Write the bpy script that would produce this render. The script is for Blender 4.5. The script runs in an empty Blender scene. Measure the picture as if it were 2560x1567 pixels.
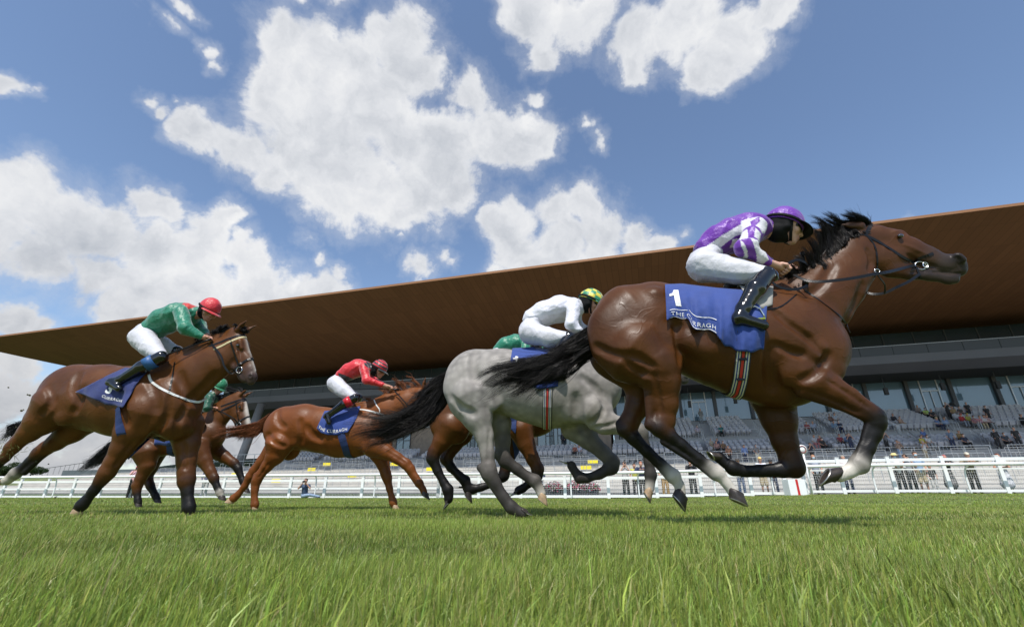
import bpy, bmesh, math, random
import numpy as np
from mathutils import Vector
M = {}
random.seed(7)
S = bpy.context.scene
COL = S.collection
# ---------------------------------------------------------------- camera
F = 1127.0                      # focal length in pixels of the 2560 px wide photograph
TH = math.radians(21.83)        # upward pitch
CAM = np.array((0.0, 0.0, 0.20))
cd = bpy.data.cameras.new("camera"); cam = bpy.data.objects.new("camera", cd); COL.objects.link(cam)
cd.sensor_width = 36; cd.lens = 36 * F / 2560; cd.clip_start = 0.05; cd.clip_end = 6000
cd.dof.use_dof = True; cd.dof.focus_distance = 3.6; cd.dof.aperture_fstop = 6.3
cam.location = CAM; cam.rotation_euler = (math.radians(90) + TH, 0, 0)
S.camera = cam
# ---------------------------------------------------------------- light
SUN = np.array((-0.15, -0.60, 1.0)); SUN /= np.linalg.norm(SUN)
sl = bpy.data.lights.new("sun", 'SUN'); sl.energy = 3.9; sl.angle = math.radians(0.5); sl.color = (1, 0.955, 0.89)
so = bpy.data.objects.new("sun", sl); COL.objects.link(so)
so.rotation_euler = Vector(-SUN).to_track_quat('-Z', 'Y').to_euler()
S.view_settings.view_transform = 'Standard'; S.view_settings.look = 'None'
S.view_settings.exposure = 0.35; S.view_settings.gamma = 1
S.render.engine = 'CYCLES'
S.cycles.max_bounces = 6; S.cycles.diffuse_bounces = 3; S.cycles.glossy_bounces = 3
S.cycles.transparent_max_bounces = 8
def raydir(x, y):
    u = (x - 1280) / F; v = (783.5 - y) / F
    return np.array((u, math.cos(TH) - v * math.sin(TH), math.sin(TH) + v * math.cos(TH)))
# ---------------------------------------------------------------- sky with clouds (world)
W = bpy.data.worlds.new("World"); S.world = W; W.use_nodes = True
nt = W.node_tree; nt.nodes.clear(); N = nt.nodes.new; LK = nt.links.new
def setin(n, i, v):
    if v is None: return
    if hasattr(v, 'is_output') or isinstance(v, bpy.types.NodeSocket): n.id_data.links.new(v, n.inputs[i])
    else: n.inputs[i].default_value = v
def mth(t, op, a, b=None, c=None, clamp=False):
    n = t.nodes.new('ShaderNodeMath'); n.operation = op; n.use_clamp = clamp
    for i, v in enumerate((a, b, c)): setin(n, i, v)
    return n.outputs[0]
def build_world():
    sky = N('ShaderNodeTexSky'); sky.sky_type = 'NISHITA'; sky.sun_disc = False
    sky.sun_elevation = math.asin(SUN[2]); sky.sun_rotation = math.atan2(SUN[0], SUN[1])
    sky.altitude = 100; sky.air_density = 1.0; sky.dust_density = 0.6; sky.ozone_density = 2.2
    tc = N('ShaderNodeTexCoord'); d = tc.outputs['Generated']
    def noise(sc, det, rough, vec, out='Fac', dist=0):
        n = N('ShaderNodeTexNoise'); n.inputs['Scale'].default_value = sc; n.inputs['Detail'].default_value = det
        n.inputs['Roughness'].default_value = rough; n.inputs['Distortion'].default_value = dist; LK(vec, n.inputs['Vector'])
        return n.outputs[out]
    # wobble the direction, so that round cells break into billows
    nc = noise(7, 5, 0.6, d, 'Color')
    sub = N('ShaderNodeVectorMath'); sub.operation = 'SUBTRACT'; LK(nc, sub.inputs[0]); sub.inputs[1].default_value = (.5, .5, .5)
    scl = N('ShaderNodeVectorMath'); scl.operation = 'SCALE'; LK(sub.outputs[0], scl.inputs[0]); scl.inputs['Scale'].default_value = 0.13
    add = N('ShaderNodeVectorMath'); add.operation = 'ADD'; LK(d, add.inputs[0]); LK(scl.outputs[0], add.inputs[1])
    dw = add.outputs[0]
    cells = [  # x, y, r in the 2464 px view of the cloud's middle, turned into directions
     (690,110,95),(640,200,80),(770,110,85),(860,150,90),(960,80,95),(1010,170,85),(900,250,130),(760,270,115),(700,350,120),
     (570,360,75),(480,320,65),(430,310,40),(800,400,130),(960,340,110),(1080,340,105),(1180,330,90),(1260,340,80),(1310,340,50),(1120,250,75),
     (900,460,110),(1000,470,100),(1060,400,90),(650,410,75),(960,520,60),(1090,460,70),
     (1290,30,80),(1400,40,90),(1520,90,95),(1660,40,110),(1780,100,90),(1730,160,65),(1880,20,60),(1310,120,50),(1520,160,50),(1690,190,40),
     (40,470,100),(-60,560,150),(130,530,100),(240,560,95),(370,500,65),(360,590,110),(480,590,90),(540,530,55),(90,620,100),(230,660,90),(360,680,100),
     (490,680,100),(600,680,90),(700,690,75),(780,700,60),(820,700,35),(590,620,60),(290,750,60),(400,770,70),(520,760,70),
     (1230,540,70),(1330,520,75),(1400,500,65),(1440,560,85),(1350,600,90),(1520,570,60),(1590,590,45),(1240,600,60),(1180,520,35),(1300,640,60),(1450,640,70),(1200,660,40),(1640,560,25),
     (375,60,38),(455,110,40),(480,145,28),(355,230,32),(385,265,30),(425,250,20),(25,215,42),(75,225,25),(1300,222,26),(1410,310,25),(1440,350,22),
     (740,580,32),(775,620,26),(820,660,24),(1010,640,36),(1060,615,28),(955,580,18),(2165,533,26),(420,2,40),(720,8,40),(800,-20,60),(300,-10,30),
     (30,770,65),(110,790,50),(60,880,60),(10,960,90),(100,960,60),(150,1030,70),(60,1100,110),(240,1010,80),(330,1060,80),(200,1110,90),(450,1090,90),(600,1060,80),(560,1000,60),
     (2700,700,150),(2900,400,200),(-500,300,200),(-700,800,250)]
    acc = None
    for (x, y, r) in cells:
        k = 2560 / 2464
        c = raydir(x * k, y * k); c /= np.linalg.norm(c)
        e1 = raydir((x + r) * k, y * k); e1 /= np.linalg.norm(e1)
        e2 = raydir(x * k, (y + r) * k); e2 /= np.linalg.norm(e2)
        rr = 1.23 * 0.5 * (np.linalg.norm(e1 - c) + np.linalg.norm(e2 - c))
        n = N('ShaderNodeVectorMath'); n.operation = 'DISTANCE'; LK(dw, n.inputs[0]); n.inputs[1].default_value = c
        f = mth(nt, 'MULTIPLY_ADD', n.outputs['Value'], -1 / rr, 1.0)
        f = mth(nt, 'MULTIPLY', f, min(1.0, r / 75 + .25))
        if acc is None: acc = f
        else:
            acc = mth(nt, 'SMOOTH_MAX', acc, f, 0.12)
    fb = noise(7, 12, 0.66, d, dist=.25)
    fb2 = noise(3.2, 5, 0.55, dw)
    dens = mth(nt, 'ADD', acc, mth(nt, 'MULTIPLY', mth(nt, 'SUBTRACT', fb, 0.5), 1.5))
    dens = mth(nt, 'ADD', dens, mth(nt, 'MULTIPLY', mth(nt, 'SUBTRACT', fb2, 0.5), 0.5))
    mr = N('ShaderNodeMapRange'); mr.interpolation_type = 'SMOOTHSTEP'; LK(dens, mr.inputs[0])
    mr.inputs[1].default_value = 0.10; mr.inputs[2].default_value = 0.48
    veil = N('ShaderNodeMapRange'); veil.interpolation_type = 'SMOOTHSTEP'; LK(mth(nt, 'ADD', dens, mth(nt, 'MULTIPLY', mth(nt, 'SUBTRACT', noise(24, 6, .7, dw), .5), .5)), veil.inputs[0])
    veil.inputs[1].default_value = -.22; veil.inputs[2].default_value = .40; veil.inputs[4].default_value = .26
    mask = mth(nt, 'MAXIMUM', mr.outputs[0], veil.outputs[0])
    # cloud tone: thicker middles are greyer, rims bright
    mp = N('ShaderNodeMapping'); LK(dw, mp.inputs[0]); mp.inputs['Location'].default_value = (0.02, 0.03, 0.05)
    n3 = noise(5.5, 6, 0.55, mp.outputs[0])
    # self-shading: where more cloud lies towards the sun the tone falls off
    def shade(off):
        a2 = N('ShaderNodeVectorMath'); a2.operation = 'ADD'; LK(dw, a2.inputs[0]); a2.inputs[1].default_value = off
        return noise(6.5, 7, 0.6, a2.outputs[0])
    rel = mth(nt, 'SUBTRACT', shade(tuple(SUN * .035)), shade((0, 0, 0)))
    t = mth(nt, 'ADD', mth(nt, 'MULTIPLY', mth(nt, 'SMOOTH_MIN', dens, .9, .3), 0.50), mth(nt, 'ADD', mth(nt, 'MULTIPLY', n3, .9), mth(nt, 'MULTIPLY', rel, 1.6)))
    cr = N('ShaderNodeValToRGB'); LK(mth(nt, 'MULTIPLY', t, .5), cr.inputs[0]); e = cr.color_ramp.elements
    e[0].position = 0.12; e[0].color = (.75, .75, .75, 1); e[1].position = .70; e[1].color = (.34, .37, .42, 1)
    q_ = e.new(.37); q_.color = (.585, .60, .63, 1)
    bg1 = N('ShaderNodeBackground'); bg1.inputs[1].default_value = SKYS
    hs = N('ShaderNodeHueSaturation'); LK(sky.outputs[0], hs.inputs['Color']); hs.inputs['Saturation'].default_value = SKYSAT; hs.inputs['Hue'].default_value = SKYHUE
    LK(hs.outputs[0], bg1.inputs[0])
    sz = N('ShaderNodeSeparateXYZ'); LK(d, sz.inputs[0]); lo = N('ShaderNodeMapRange'); LK(sz.outputs[2], lo.inputs[0]); lo.inputs[1].default_value = .02; lo.inputs[2].default_value = .36; lo.inputs[3].default_value = .70; lo.inputs[4].default_value = 1.0
    tint = N('ShaderNodeVectorMath'); tint.operation = 'SCALE'; LK(cr.outputs[0], tint.inputs[0]); LK(lo.outputs[0], tint.inputs['Scale'])
    bg2 = N('ShaderNodeBackground'); LK(tint.outputs[0], bg2.inputs[0]); bg2.inputs[1].default_value = 1.0
    mx = N('ShaderNodeMixShader'); LK(mask, mx.inputs[0]); LK(bg1.outputs[0], mx.inputs[1]); LK(bg2.outputs[0], mx.inputs[2])
    out = N('ShaderNodeOutputWorld'); LK(mx.outputs[0], out.inputs[0])
SKYS, SKYSAT, SKYHUE = 0.138, 0.98, 0.5
build_world()
W.cycles.sampling_method = 'MANUAL'; W.cycles.sample_map_resolution = 512

# ---------------------------------------------------------------- helpers
def mat(name, col, rough=.6, metal=0, spec=.5, coat=0, noise=None, bump=None, sheen=0, attr=None, trans=None, coatrough=.2, bdist=.004):
    """procedural principled material; noise=(scale, amount) varies the colour, bump=(scale, strength), attr=colour attribute name"""
    m = bpy.data.materials.new(name); m.use_nodes = True; t = m.node_tree; b = t.nodes['Principled BSDF']
    b.inputs['Base Color'].default_value = (*col, 1); b.inputs['Roughness'].default_value = rough
    b.inputs['Metallic'].default_value = metal; b.inputs['Specular IOR Level'].default_value = spec
    b.inputs['Coat Weight'].default_value = coat; b.inputs['Coat Roughness'].default_value = coatrough
    b.inputs['Sheen Weight'].default_value = sheen
    src = None
    if attr:
        a = t.nodes.new('ShaderNodeAttribute'); a.attribute_name = attr; src = a.outputs['Color']
    tc = t.nodes.new('ShaderNodeTexCoord')
    if noise:
        n = t.nodes.new('ShaderNodeTexNoise'); n.inputs['Scale'].default_value = noise[0]; n.inputs['Detail'].default_value = 6
        t.links.new(tc.outputs['Object'], n.inputs['Vector'])
        r = t.nodes.new('ShaderNodeMapRange'); t.links.new(n.outputs['Fac'], r.inputs[0])
        r.inputs[1].default_value = .3; r.inputs[2].default_value = .7; r.inputs[3].default_value = 1 - noise[1]; r.inputs[4].default_value = 1 + noise[1]
        mx = t.nodes.new('ShaderNodeVectorMath'); mx.operation = 'SCALE'
        if src: t.links.new(src, mx.inputs[0])
        else: mx.inputs[0].default_value = col
        t.links.new(r.outputs[0], mx.inputs['Scale']); src = mx.outputs[0]
    if src: t.links.new(src, b.inputs['Base Color'])
    if bump:
        n = t.nodes.new('ShaderNodeTexNoise'); n.inputs['Scale'].default_value = bump[0]; n.inputs['Detail'].default_value = 5
        t.links.new(tc.outputs['Object'], n.inputs['Vector'])
        bp = t.nodes.new('ShaderNodeBump'); bp.inputs['Strength'].default_value = bump[1]; bp.inputs['Distance'].default_value = bdist
        t.links.new(n.outputs['Fac'], bp.inputs['Height']); t.links.new(bp.outputs[0], b.inputs['Normal'])
    if trans:
        tr = t.nodes.new('ShaderNodeBsdfTranslucent'); tr.inputs[0].default_value = (*trans[1], 1)
        if src: t.links.new(src, tr.inputs[0])
        ms = t.nodes.new('ShaderNodeMixShader'); ms.inputs[0].default_value = trans[0]
        t.links.new(b.outputs[0], ms.inputs[1]); t.links.new(tr.outputs[0], ms.inputs[2])
        t.links.new(ms.outputs[0], t.nodes['Material Output'].inputs[0])
    return m
def link(name, me, m=None, parent=None, smooth=False, loc=None, label=None, cat=None, group=None, kind=None):
    if m is not None:
        me.materials.clear()
        for q in (m if isinstance(m, (list, tuple)) else [m]): me.materials.append(q)
    if smooth: me.polygons.foreach_set('use_smooth', np.ones(len(me.polygons), bool))
    o = bpy.data.objects.new(name, me); COL.objects.link(o)
    if parent: o.parent = parent
    if loc is not None: o.location = loc
    return props(o, label, cat, group, kind)
def props(o, label=None, cat=None, group=None, kind=None):
    for k, v in (('label', label), ('category', cat), ('group', group), ('kind', kind)):
        if v: o[k] = v
    return o
def empty(name, loc=(0, 0, 0), rz=0, **k):
    o = bpy.data.objects.new(name, None); COL.objects.link(o); o.location = loc; o.rotation_euler = (0, 0, rz); o.empty_display_size = .1
    return props(o, **k)
def pymesh(name, v, f):
    me = bpy.data.meshes.new(name); me.from_pydata([tuple(map(float, p)) for p in v], [], [tuple(int(i) for i in q) for q in f]); me.update()
    return me
class MB:
    """collects boxes, bars and tubes into one mesh"""
    def __init__(s): s.v = []; s.f = []; s.mi = []
    def add(s, v, f, mi=0):
        n = len(s.v); s.v += [tuple(p) for p in v]; s.f += [tuple(i + n for i in q) for q in f]; s.mi += [mi] * len(f); return s
    def box(s, c, d, R=None, mi=0):
        c = np.array(c, float); hx, hy, hz = [q / 2 for q in d]
        P = np.array([(x, y, z) for x in (-hx, hx) for y in (-hy, hy) for z in (-hz, hz)])
        if R is not None: P = P @ np.array(R).T
        return s.add(P + c, [(0, 1, 3, 2), (4, 6, 7, 5), (0, 4, 5, 1), (2, 3, 7, 6), (0, 2, 6, 4), (1, 5, 7, 3)], mi)
    def tube(s, pts, r, n=8, mi=0, cap=True, flat=1.0, up=None):
        pts = [np.array(p, float) for p in pts]; m = len(pts)
        rr = r if isinstance(r, (list, tuple, np.ndarray)) else [r] * m
        rings = []; prev = None
        for i in range(m):
            t = pts[min(i + 1, m - 1)] - pts[max(i - 1, 0)]; L = np.linalg.norm(t); t = t / L if L > 1e-9 else np.array((0, 0, 1.))
            a = prev if prev is not None else (np.array(up, float) if up is not None else (np.array((0, 0, 1.)) if abs(t[2]) < .9 else np.array((1., 0, 0))))
            a = a - t * a.dot(t); a /= max(np.linalg.norm(a), 1e-9); b = np.cross(t, a); prev = a
            rings.append([pts[i] + rr[i] * (math.cos(2 * math.pi * k / n) * a * flat + math.sin(2 * math.pi * k / n) * b) for k in range(n)])
        v = [p for R in rings for p in R]; f = []
        for i in range(m - 1):
            for k in range(n):
                k2 = (k + 1) % n; f.append((i * n + k, i * n + k2, (i + 1) * n + k2, (i + 1) * n + k))
        if cap: f.append(tuple(range(n - 1, -1, -1))); f.append(tuple((m - 1) * n + k for k in range(n)))
        return s.add(v, f, mi)
    def strap(s, pts, nrm, w, th, mi=0):
        """flat band along pts, width w across, standing th off along nrm (per point)"""
        pts = [np.array(p, float) for p in pts]; m = len(pts); v = []; f = []
        for i in range(m):
            t = pts[min(i + 1, m - 1)] - pts[max(i - 1, 0)]; t /= max(np.linalg.norm(t), 1e-9)
            n_ = np.array(nrm[i] if not np.isscalar(nrm[0]) else nrm, float); b = np.cross(t, n_); b /= max(np.linalg.norm(b), 1e-9)
            n_ = np.cross(b, t)
            ww = w[i] if isinstance(w, (list, tuple)) else w
            v += [pts[i] - b * ww / 2 - n_ * th / 2, pts[i] + b * ww / 2 - n_ * th / 2, pts[i] + b * ww / 2 + n_ * th / 2, pts[i] - b * ww / 2 + n_ * th / 2]
        for i in range(m - 1):
            for k in range(4):
                k2 = (k + 1) % 4; f.append((i * 4 + k, i * 4 + k2, i * 4 + 4 + k2, i * 4 + 4 + k))
        f += [(3, 2, 1, 0), tuple((m - 1) * 4 + k for k in range(4))]
        return s.add(v, f, mi)
    def build(s, name, m=None, parent=None, smooth=False, bevel=0, **k):
        me = pymesh(name, s.v, s.f)
        if isinstance(m, (list, tuple)): me.polygons.foreach_set('material_index', np.array(s.mi, np.int32))
        o = link(name, me, m, parent, smooth, **k)
        if isinstance(m, (list, tuple)): me.polygons.foreach_set('material_index', np.array(s.mi, np.int32))
        if bevel:
            b = o.modifiers.new('bevel', 'BEVEL'); b.width = bevel; b.segments = 2
        return o
def catmull(P, n=6):
    P = [np.array(p, float) for p in P]; out = []
    for i in range(len(P) - 1):
        p0, p1, p2, p3 = P[max(i - 1, 0)], P[i], P[i + 1], P[min(i + 2, len(P) - 1)]
        for k in range(n):
            t = k / n; out.append(.5 * (2 * p1 + (p2 - p0) * t + (2 * p0 - 5 * p1 + 4 * p2 - p3) * t * t + (3 * p1 - p0 - 3 * p2 + p3) * t ** 3))
    out.append(P[-1]); return out
# ---------------------------------------------------------------- implicit bodies: rounded, tapered masses melted into one skin
FR = {'A': (1660, 480, 3.01625), 'B': (1360, 680, 2.32), 'C': (860, 700, 2.39375), 'D': (0, 700, 2.39306),
      'E': (480, 860, 3.3514), 'F': (1960, 780, 3.01667), 'S': (0, 0, 1.0)}
class Frame:
    """a figure's own upright frame: x along its heading, y to its left, z up; O on the ground"""
    def __init__(s, O, m):
        s.O = np.array((O[0], O[1], 0.)); a = math.atan(m); s.a = a
        s.R = np.array(((math.cos(a), -math.sin(a), 0), (math.sin(a), math.cos(a), 0), (0, 0, 1.)))
        s.co = (np.asarray(CAM) - s.O) @ s.R
    def at(s, c, x, y, ly):
        """point at lateral offset ly that stands where the sight line through (x, y) meets it, and its metres per crop pixel"""
        X0, Y0, k = FR[c]
        d = raydir(X0 + x / k, Y0 + y / k); dl = d @ s.R
        t = (ly - s.co[1]) / dl[1]
        return s.co + t * dl, t / F / k
    def world(s, p): return np.asarray(p) @ s.R.T + s.O
class Body:
    def __init__(s, fr): s.fr = fr; s.P = []; s.gcol = (-1, 0, 0)
    def raw(s, a, b, ra, rb, k, sq=1., col=(1, 1, 1), op=1, rim=None):
        s.P.append((np.array(a, float), np.array(b, float), float(ra), float(rb), k, sq, np.array(col, float), op, rim if rim is None else np.array(rim, float)))
    def cap(s, c, pts, ly=0., k=.05, sq=1., col=(1, 1, 1), op=1, mir=False, grow=0.):
        """chain of (x, y, r[, ly[, col]]) in crop pixels; a chain of one is a ball"""
        Q = []; cc = col
        for p in pts:
            l = p[3] if len(p) > 3 and p[3] is not None else ly
            q, mpp = s.fr.at(c, p[0], p[1], l); Q.append((q, p[2] * mpp + grow, p[4] if len(p) > 4 else None))
        if len(Q) == 1: Q.append((Q[0][0] + (1e-4, 0, 0), Q[0][1], Q[0][2]))
        for i in range(len(Q) - 1):
            if Q[i][2] is not None: cc = Q[i][2]
            s.raw(Q[i][0], Q[i + 1][0], Q[i][1], Q[i + 1][1], k, sq, cc, op)
            if mir:
                M = np.array((1, -1, 1)); s.raw(Q[i][0] * M, Q[i + 1][0] * M, Q[i][1], Q[i + 1][1], k, sq, cc, op)
        return [q[0] for q in Q]
    def groove(s, c, pts, r=.02, depth=.008, k=.02, ridge=False, n=5, taper=True):
        """a furrow (or a raised muscle) drawn on the skin through crop pixels"""
        Q = catmull([np.array((p[0], p[1], 0)) for p in pts], n); C = []; m = len(Q)
        for i, q in enumerate(Q):
            x = s.hit(c, q[0], q[1]); g = s.grad(x, .02); w = math.sin(math.pi * (i + .6) / (m + .2)) ** .6 if taper else 1
            C.append((x + g * (r - depth * w) * (-1 if ridge else 1), r))
        for i in range(m - 1): s.raw(C[i][0], C[i + 1][0], r, r, k, 1, (-1, 0, 0) if not ridge else s.gcol, 1 if ridge else -1)
    @staticmethod
    def dist(pr, X):
        a, b, ra, rb, k, sq, col, op, rim = pr
        p = X - a; ab = b - a
        if rim is None: sc = np.array((1, 1 / sq, 1.)); p = p * sc; ab = ab * sc
        else: p = p + (p @ rim)[..., None] * rim * (1 / sq - 1); ab = ab + rim * (ab @ rim) * (1 / sq - 1)
        L2 = max(ab @ ab, 1e-12)
        t = np.clip((p @ ab) / L2, 0, 1)
        d = p - t[..., None] * ab
        return np.sqrt((d * d).sum(-1)) - (ra + (rb - ra) * t)
    def evl(s, X):
        """field along a straight line of points, skipping masses far from the line"""
        a = X[0]; u = X[-1] - a; u = u / np.linalg.norm(u)
        if getattr(s, '_n', 0) != len(s.P):
            s._n = len(s.P); s._c = np.array([(p[0] + p[1]) / 2 for p in s.P]); s._r = np.array([np.linalg.norm(p[0] - p[1]) / 2 + max(p[2], p[3]) + p[4] for p in s.P])
        w = s._c - a; w = w - np.outer(w @ u, u); m = np.linalg.norm(w, axis=1) < s._r + .06
        if not m.any(): return s.ev(X)
        t = Body(s.fr); t.P = [s.P[i] for i in np.nonzero(m)[0]]; return t.ev(X)
    def ev(s, X, colors=False):
        X = np.asarray(X, float); D = np.full(X.shape[:-1], 9.)
        if colors: Cc = np.zeros(X.shape[:-1] + (3,)); Wt = np.zeros(X.shape[:-1])
        for pr in s.P:
            d = s.dist(pr, X); k = pr[4]
            if pr[7] == 1:
                h = np.clip(.5 + .5 * (d - D) / k, 0, 1); D = d * (1 - h) + D * h - k * h * (1 - h)
                if colors and pr[6][0] >= 0: w = np.exp(-np.clip(d, -.01, 1) / .010) + 1e-12; Cc += w[..., None] * pr[6]; Wt += w
            else:
                h = np.clip(.5 - .5 * (-d - D) / k, 0, 1); h = np.clip(.5 + .5 * (-d - D) / k, 0, 1)
                D = D * (1 - h) + (-d) * h + k * h * (1 - h)
                if colors and pr[6][0] >= 0: w = 3 * np.exp(-np.clip(np.abs(d), 0, 1) / .006); Cc += w[..., None] * pr[6]; Wt += w
        return (D, Cc / np.maximum(Wt, 1e-9)[..., None]) if colors else D
    def mesh(s, name, h=.012, disp=None, attr='coat'):
        lo = np.min([np.minimum(p[0], p[1]) - max(p[2], p[3]) * 1.0 for p in s.P if p[7] == 1], axis=0) - 3 * h
        hi = np.max([np.maximum(p[0], p[1]) + max(p[2], p[3]) * 1.0 for p in s.P if p[7] == 1], axis=0) + 3 * h
        n = np.ceil((hi - lo) / h).astype(int) + 1
        ax = [lo[i] + h * np.arange(n[i]) for i in range(3)]
        D = np.full(n, .5, np.float32)
        for pr in s.P:
            a, b, ra, rb, k = pr[:5]; m = max(ra, rb) + k + 2 * h
            l = np.clip(np.floor((np.minimum(a, b) - m - lo) / h).astype(int), 0, n); u = np.clip(np.ceil((np.maximum(a, b) + m - lo) / h).astype(int) + 1, 0, n)
            if (u <= l).any(): continue
            X = np.stack(np.meshgrid(ax[0][l[0]:u[0]], ax[1][l[1]:u[1]], ax[2][l[2]:u[2]], indexing='ij'), -1)
            d = s.dist(pr, X).astype(np.float32); V = D[l[0]:u[0], l[1]:u[1], l[2]:u[2]]
            if pr[7] == 1:
                q = np.clip(.5 + .5 * (d - V) / k, 0, 1); V[...] = d * (1 - q) + V * q - k * q * (1 - q)
            else:
                q = np.clip(.5 + .5 * (-d - V) / k, 0, 1); V[...] = V * (1 - q) - d * q + k * q * (1 - q)
        if disp is not None:
            X = np.stack(np.meshgrid(*ax, indexing='ij'), -1); near = np.abs(D) < 4 * h
            D[near] += disp(X[near]).astype(np.float32)
        v, f = nets(D, lo, h)
        me = bpy.data.meshes.new(name)
        me.vertices.add(len(v)); me.vertices.foreach_set('co', v.astype(np.float32).ravel())
        me.loops.add(f.size); me.loops.foreach_set('vertex_index', f.astype(np.int32).ravel())
        me.polygons.add(len(f)); me.polygons.foreach_set('loop_start', np.arange(0, f.size, 4, dtype=np.int32))
        me.update(calc_edges=True)
        if attr:
            _, C = s.ev(v, True)
            at = me.attributes.new(attr, 'FLOAT_COLOR', 'POINT'); c4 = np.ones((len(v), 4), np.float32); c4[:, :3] = C
            at.data.foreach_set('color', c4.ravel())
        return me
    def hit(s, c, x, y, off=0., ly0=None):
        """the point of the skin (plus off) seen through crop pixel (x, y); past the outline, the nearest point of passage"""
        X0, Y0, kk = FR[c]; d = raydir(X0 + x / kk, Y0 + y / kk) @ s.fr.R; d = d / np.linalg.norm(d)
        t0 = (-.6 - s.fr.co[1]) / d[1]; t1 = (.55 - s.fr.co[1]) / d[1]
        T = np.linspace(t0, t1, 260); X = s.fr.co + T[:, None] * d
        D = s.evl(X) - off; i = np.argmax(D < 0) if (D < 0).any() else int(np.argmin(D))
        return X[i]
    def near(s, lx, lz, off=0., side=-1, far=.7):
        Y = side * np.linspace(far, 0, 240); X = np.stack([np.full_like(Y, lx), Y, np.full_like(Y, lz)], -1)
        D = s.evl(X) - off; i = np.argmax(D < 0) if (D < 0).any() else len(Y) - 1
        return X[i]
    def grad(s, p, e=.006):
        p = np.asarray(p, float); E = np.eye(3) * e
        q = Body(s.fr); q.P = [z for z in s.P if np.linalg.norm((z[0] + z[1]) / 2 - p) < np.linalg.norm(z[0] - z[1]) / 2 + max(z[2], z[3]) + z[4] + .08] or s.P
        v = q.ev(np.concatenate([p + E, p - E])); g = v[:3] - v[3:]; return g / max(np.linalg.norm(g), 1e-9)
def nets(D, lo, h):
    I = D < 0; n = D.shape
    s8 = [I[i:n[0] - 1 + i, j:n[1] - 1 + j, k:n[2] - 1 + k] for i in (0, 1) for j in (0, 1) for k in (0, 1)]
    cnt = sum(x.astype(np.int8) for x in s8); act = (cnt > 0) & (cnt < 8)
    ci = np.argwhere(act); idx = -np.ones(act.shape, np.int64); idx[act] = np.arange(len(ci))
    acc = np.zeros((len(ci), 3)); w = np.zeros(len(ci))
    cor = [(0, 0, 0), (0, 0, 1), (0, 1, 0), (0, 1, 1), (1, 0, 0), (1, 0, 1), (1, 1, 0), (1, 1, 1)]
    val = [D[ci[:, 0] + a, ci[:, 1] + b, ci[:, 2] + c] for a, b, c in cor]
    for p in range(8):
        for ax in range(3):
            if cor[p][ax]: continue
            q = list(cor[p]); q[ax] = 1; qi = cor.index(tuple(q)); a, b = val[p], val[qi]; m = (a < 0) != (b < 0)
            t = np.where(m, a / np.where(a == b, 1, a - b), 0); pt = np.array(cor[p], float)[None] + t[:, None] * np.eye(3)[ax]
            acc[m] += pt[m]; w[m] += 1
    v = lo + h * (ci + acc / w[:, None])
    F_ = []
    for ax in range(3):
        b, c = [(1, 2), (2, 0), (0, 1)][ax]
        sl0 = [slice(None)] * 3; sl1 = [slice(None)] * 3; sl0[ax] = slice(0, n[ax] - 1); sl1[ax] = slice(1, n[ax])
        m = I[tuple(sl0)] != I[tuple(sl1)]
        e = np.argwhere(m); e = e[(e[:, b] > 0) & (e[:, c] > 0) & (e[:, b] < n[b] - 1) & (e[:, c] < n[c] - 1)]
        ins = I[tuple(e.T)]
        ob = np.zeros(3, int); ob[b] = 1; oc = np.zeros(3, int); oc[c] = 1
        g = [idx[tuple((e - o).T)] for o in (ob + oc, oc, 0 * ob, ob)]
        q = np.stack(g, -1); q[~ins] = q[~ins][:, ::-1]; F_.append(q)
    return v, np.concatenate(F_)
# ---------------------------------------------------------------- ground
def sstep(t): t = np.clip(t, 0, 1); return t * t * (3 - 2 * t)
def zg(X, Y): return 0.21 * sstep((np.asarray(Y) - 7) / 13.) * sstep((np.asarray(X) - 4) / 13.)
xs = np.concatenate([np.linspace(-900, -60, 8), np.linspace(-50, 50, 61), np.linspace(60, 900, 8)]); ys = np.concatenate([np.linspace(-60, 0, 4), np.linspace(1, 60, 60), np.array((90, 160, 400, 1500))])
XX, YY = np.meshgrid(xs, ys); V = np.stack([XX, YY, zg(XX, YY)], -1).reshape(-1, 3); nx = len(xs)
Fc = [(j * nx + i, j * nx + i + 1, (j + 1) * nx + i + 1, (j + 1) * nx + i) for j in range(len(ys) - 1) for i in range(nx - 1)]
gm = mat('turf_soil', (.12, .16, .035), .9, noise=(2.2, .3), bump=(30, .6))
link('ground', pymesh('ground', V, Fc), gm, None, True, kind='structure')
# stand frame: s along the stand (to the right), q away from the track, z up
MG = -.28; AG = math.atan(MG); E1 = np.array((math.cos(AG), math.sin(AG), 0)); E2 = np.array((-math.sin(AG), math.cos(AG), 0))
def G3(s, q, z): return s * E1 + q * E2 + np.array((0, 0, z))
RG = np.stack([E1, E2, np.array((0, 0, 1.))], 1)
def px_q(x, y, q):
    d = raydir(x, y); t = q / (d @ E2); p = CAM + d * t; return float(p @ E1), float(p[2])
def sbox(mb, s0, s1, q0, q1, z0, z1, mi=0): mb.box(G3((s0 + s1) / 2, (q0 + q1) / 2, (z0 + z1) / 2), (abs(s1 - s0), abs(q1 - q0), abs(z1 - z0)), RG, mi)
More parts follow.
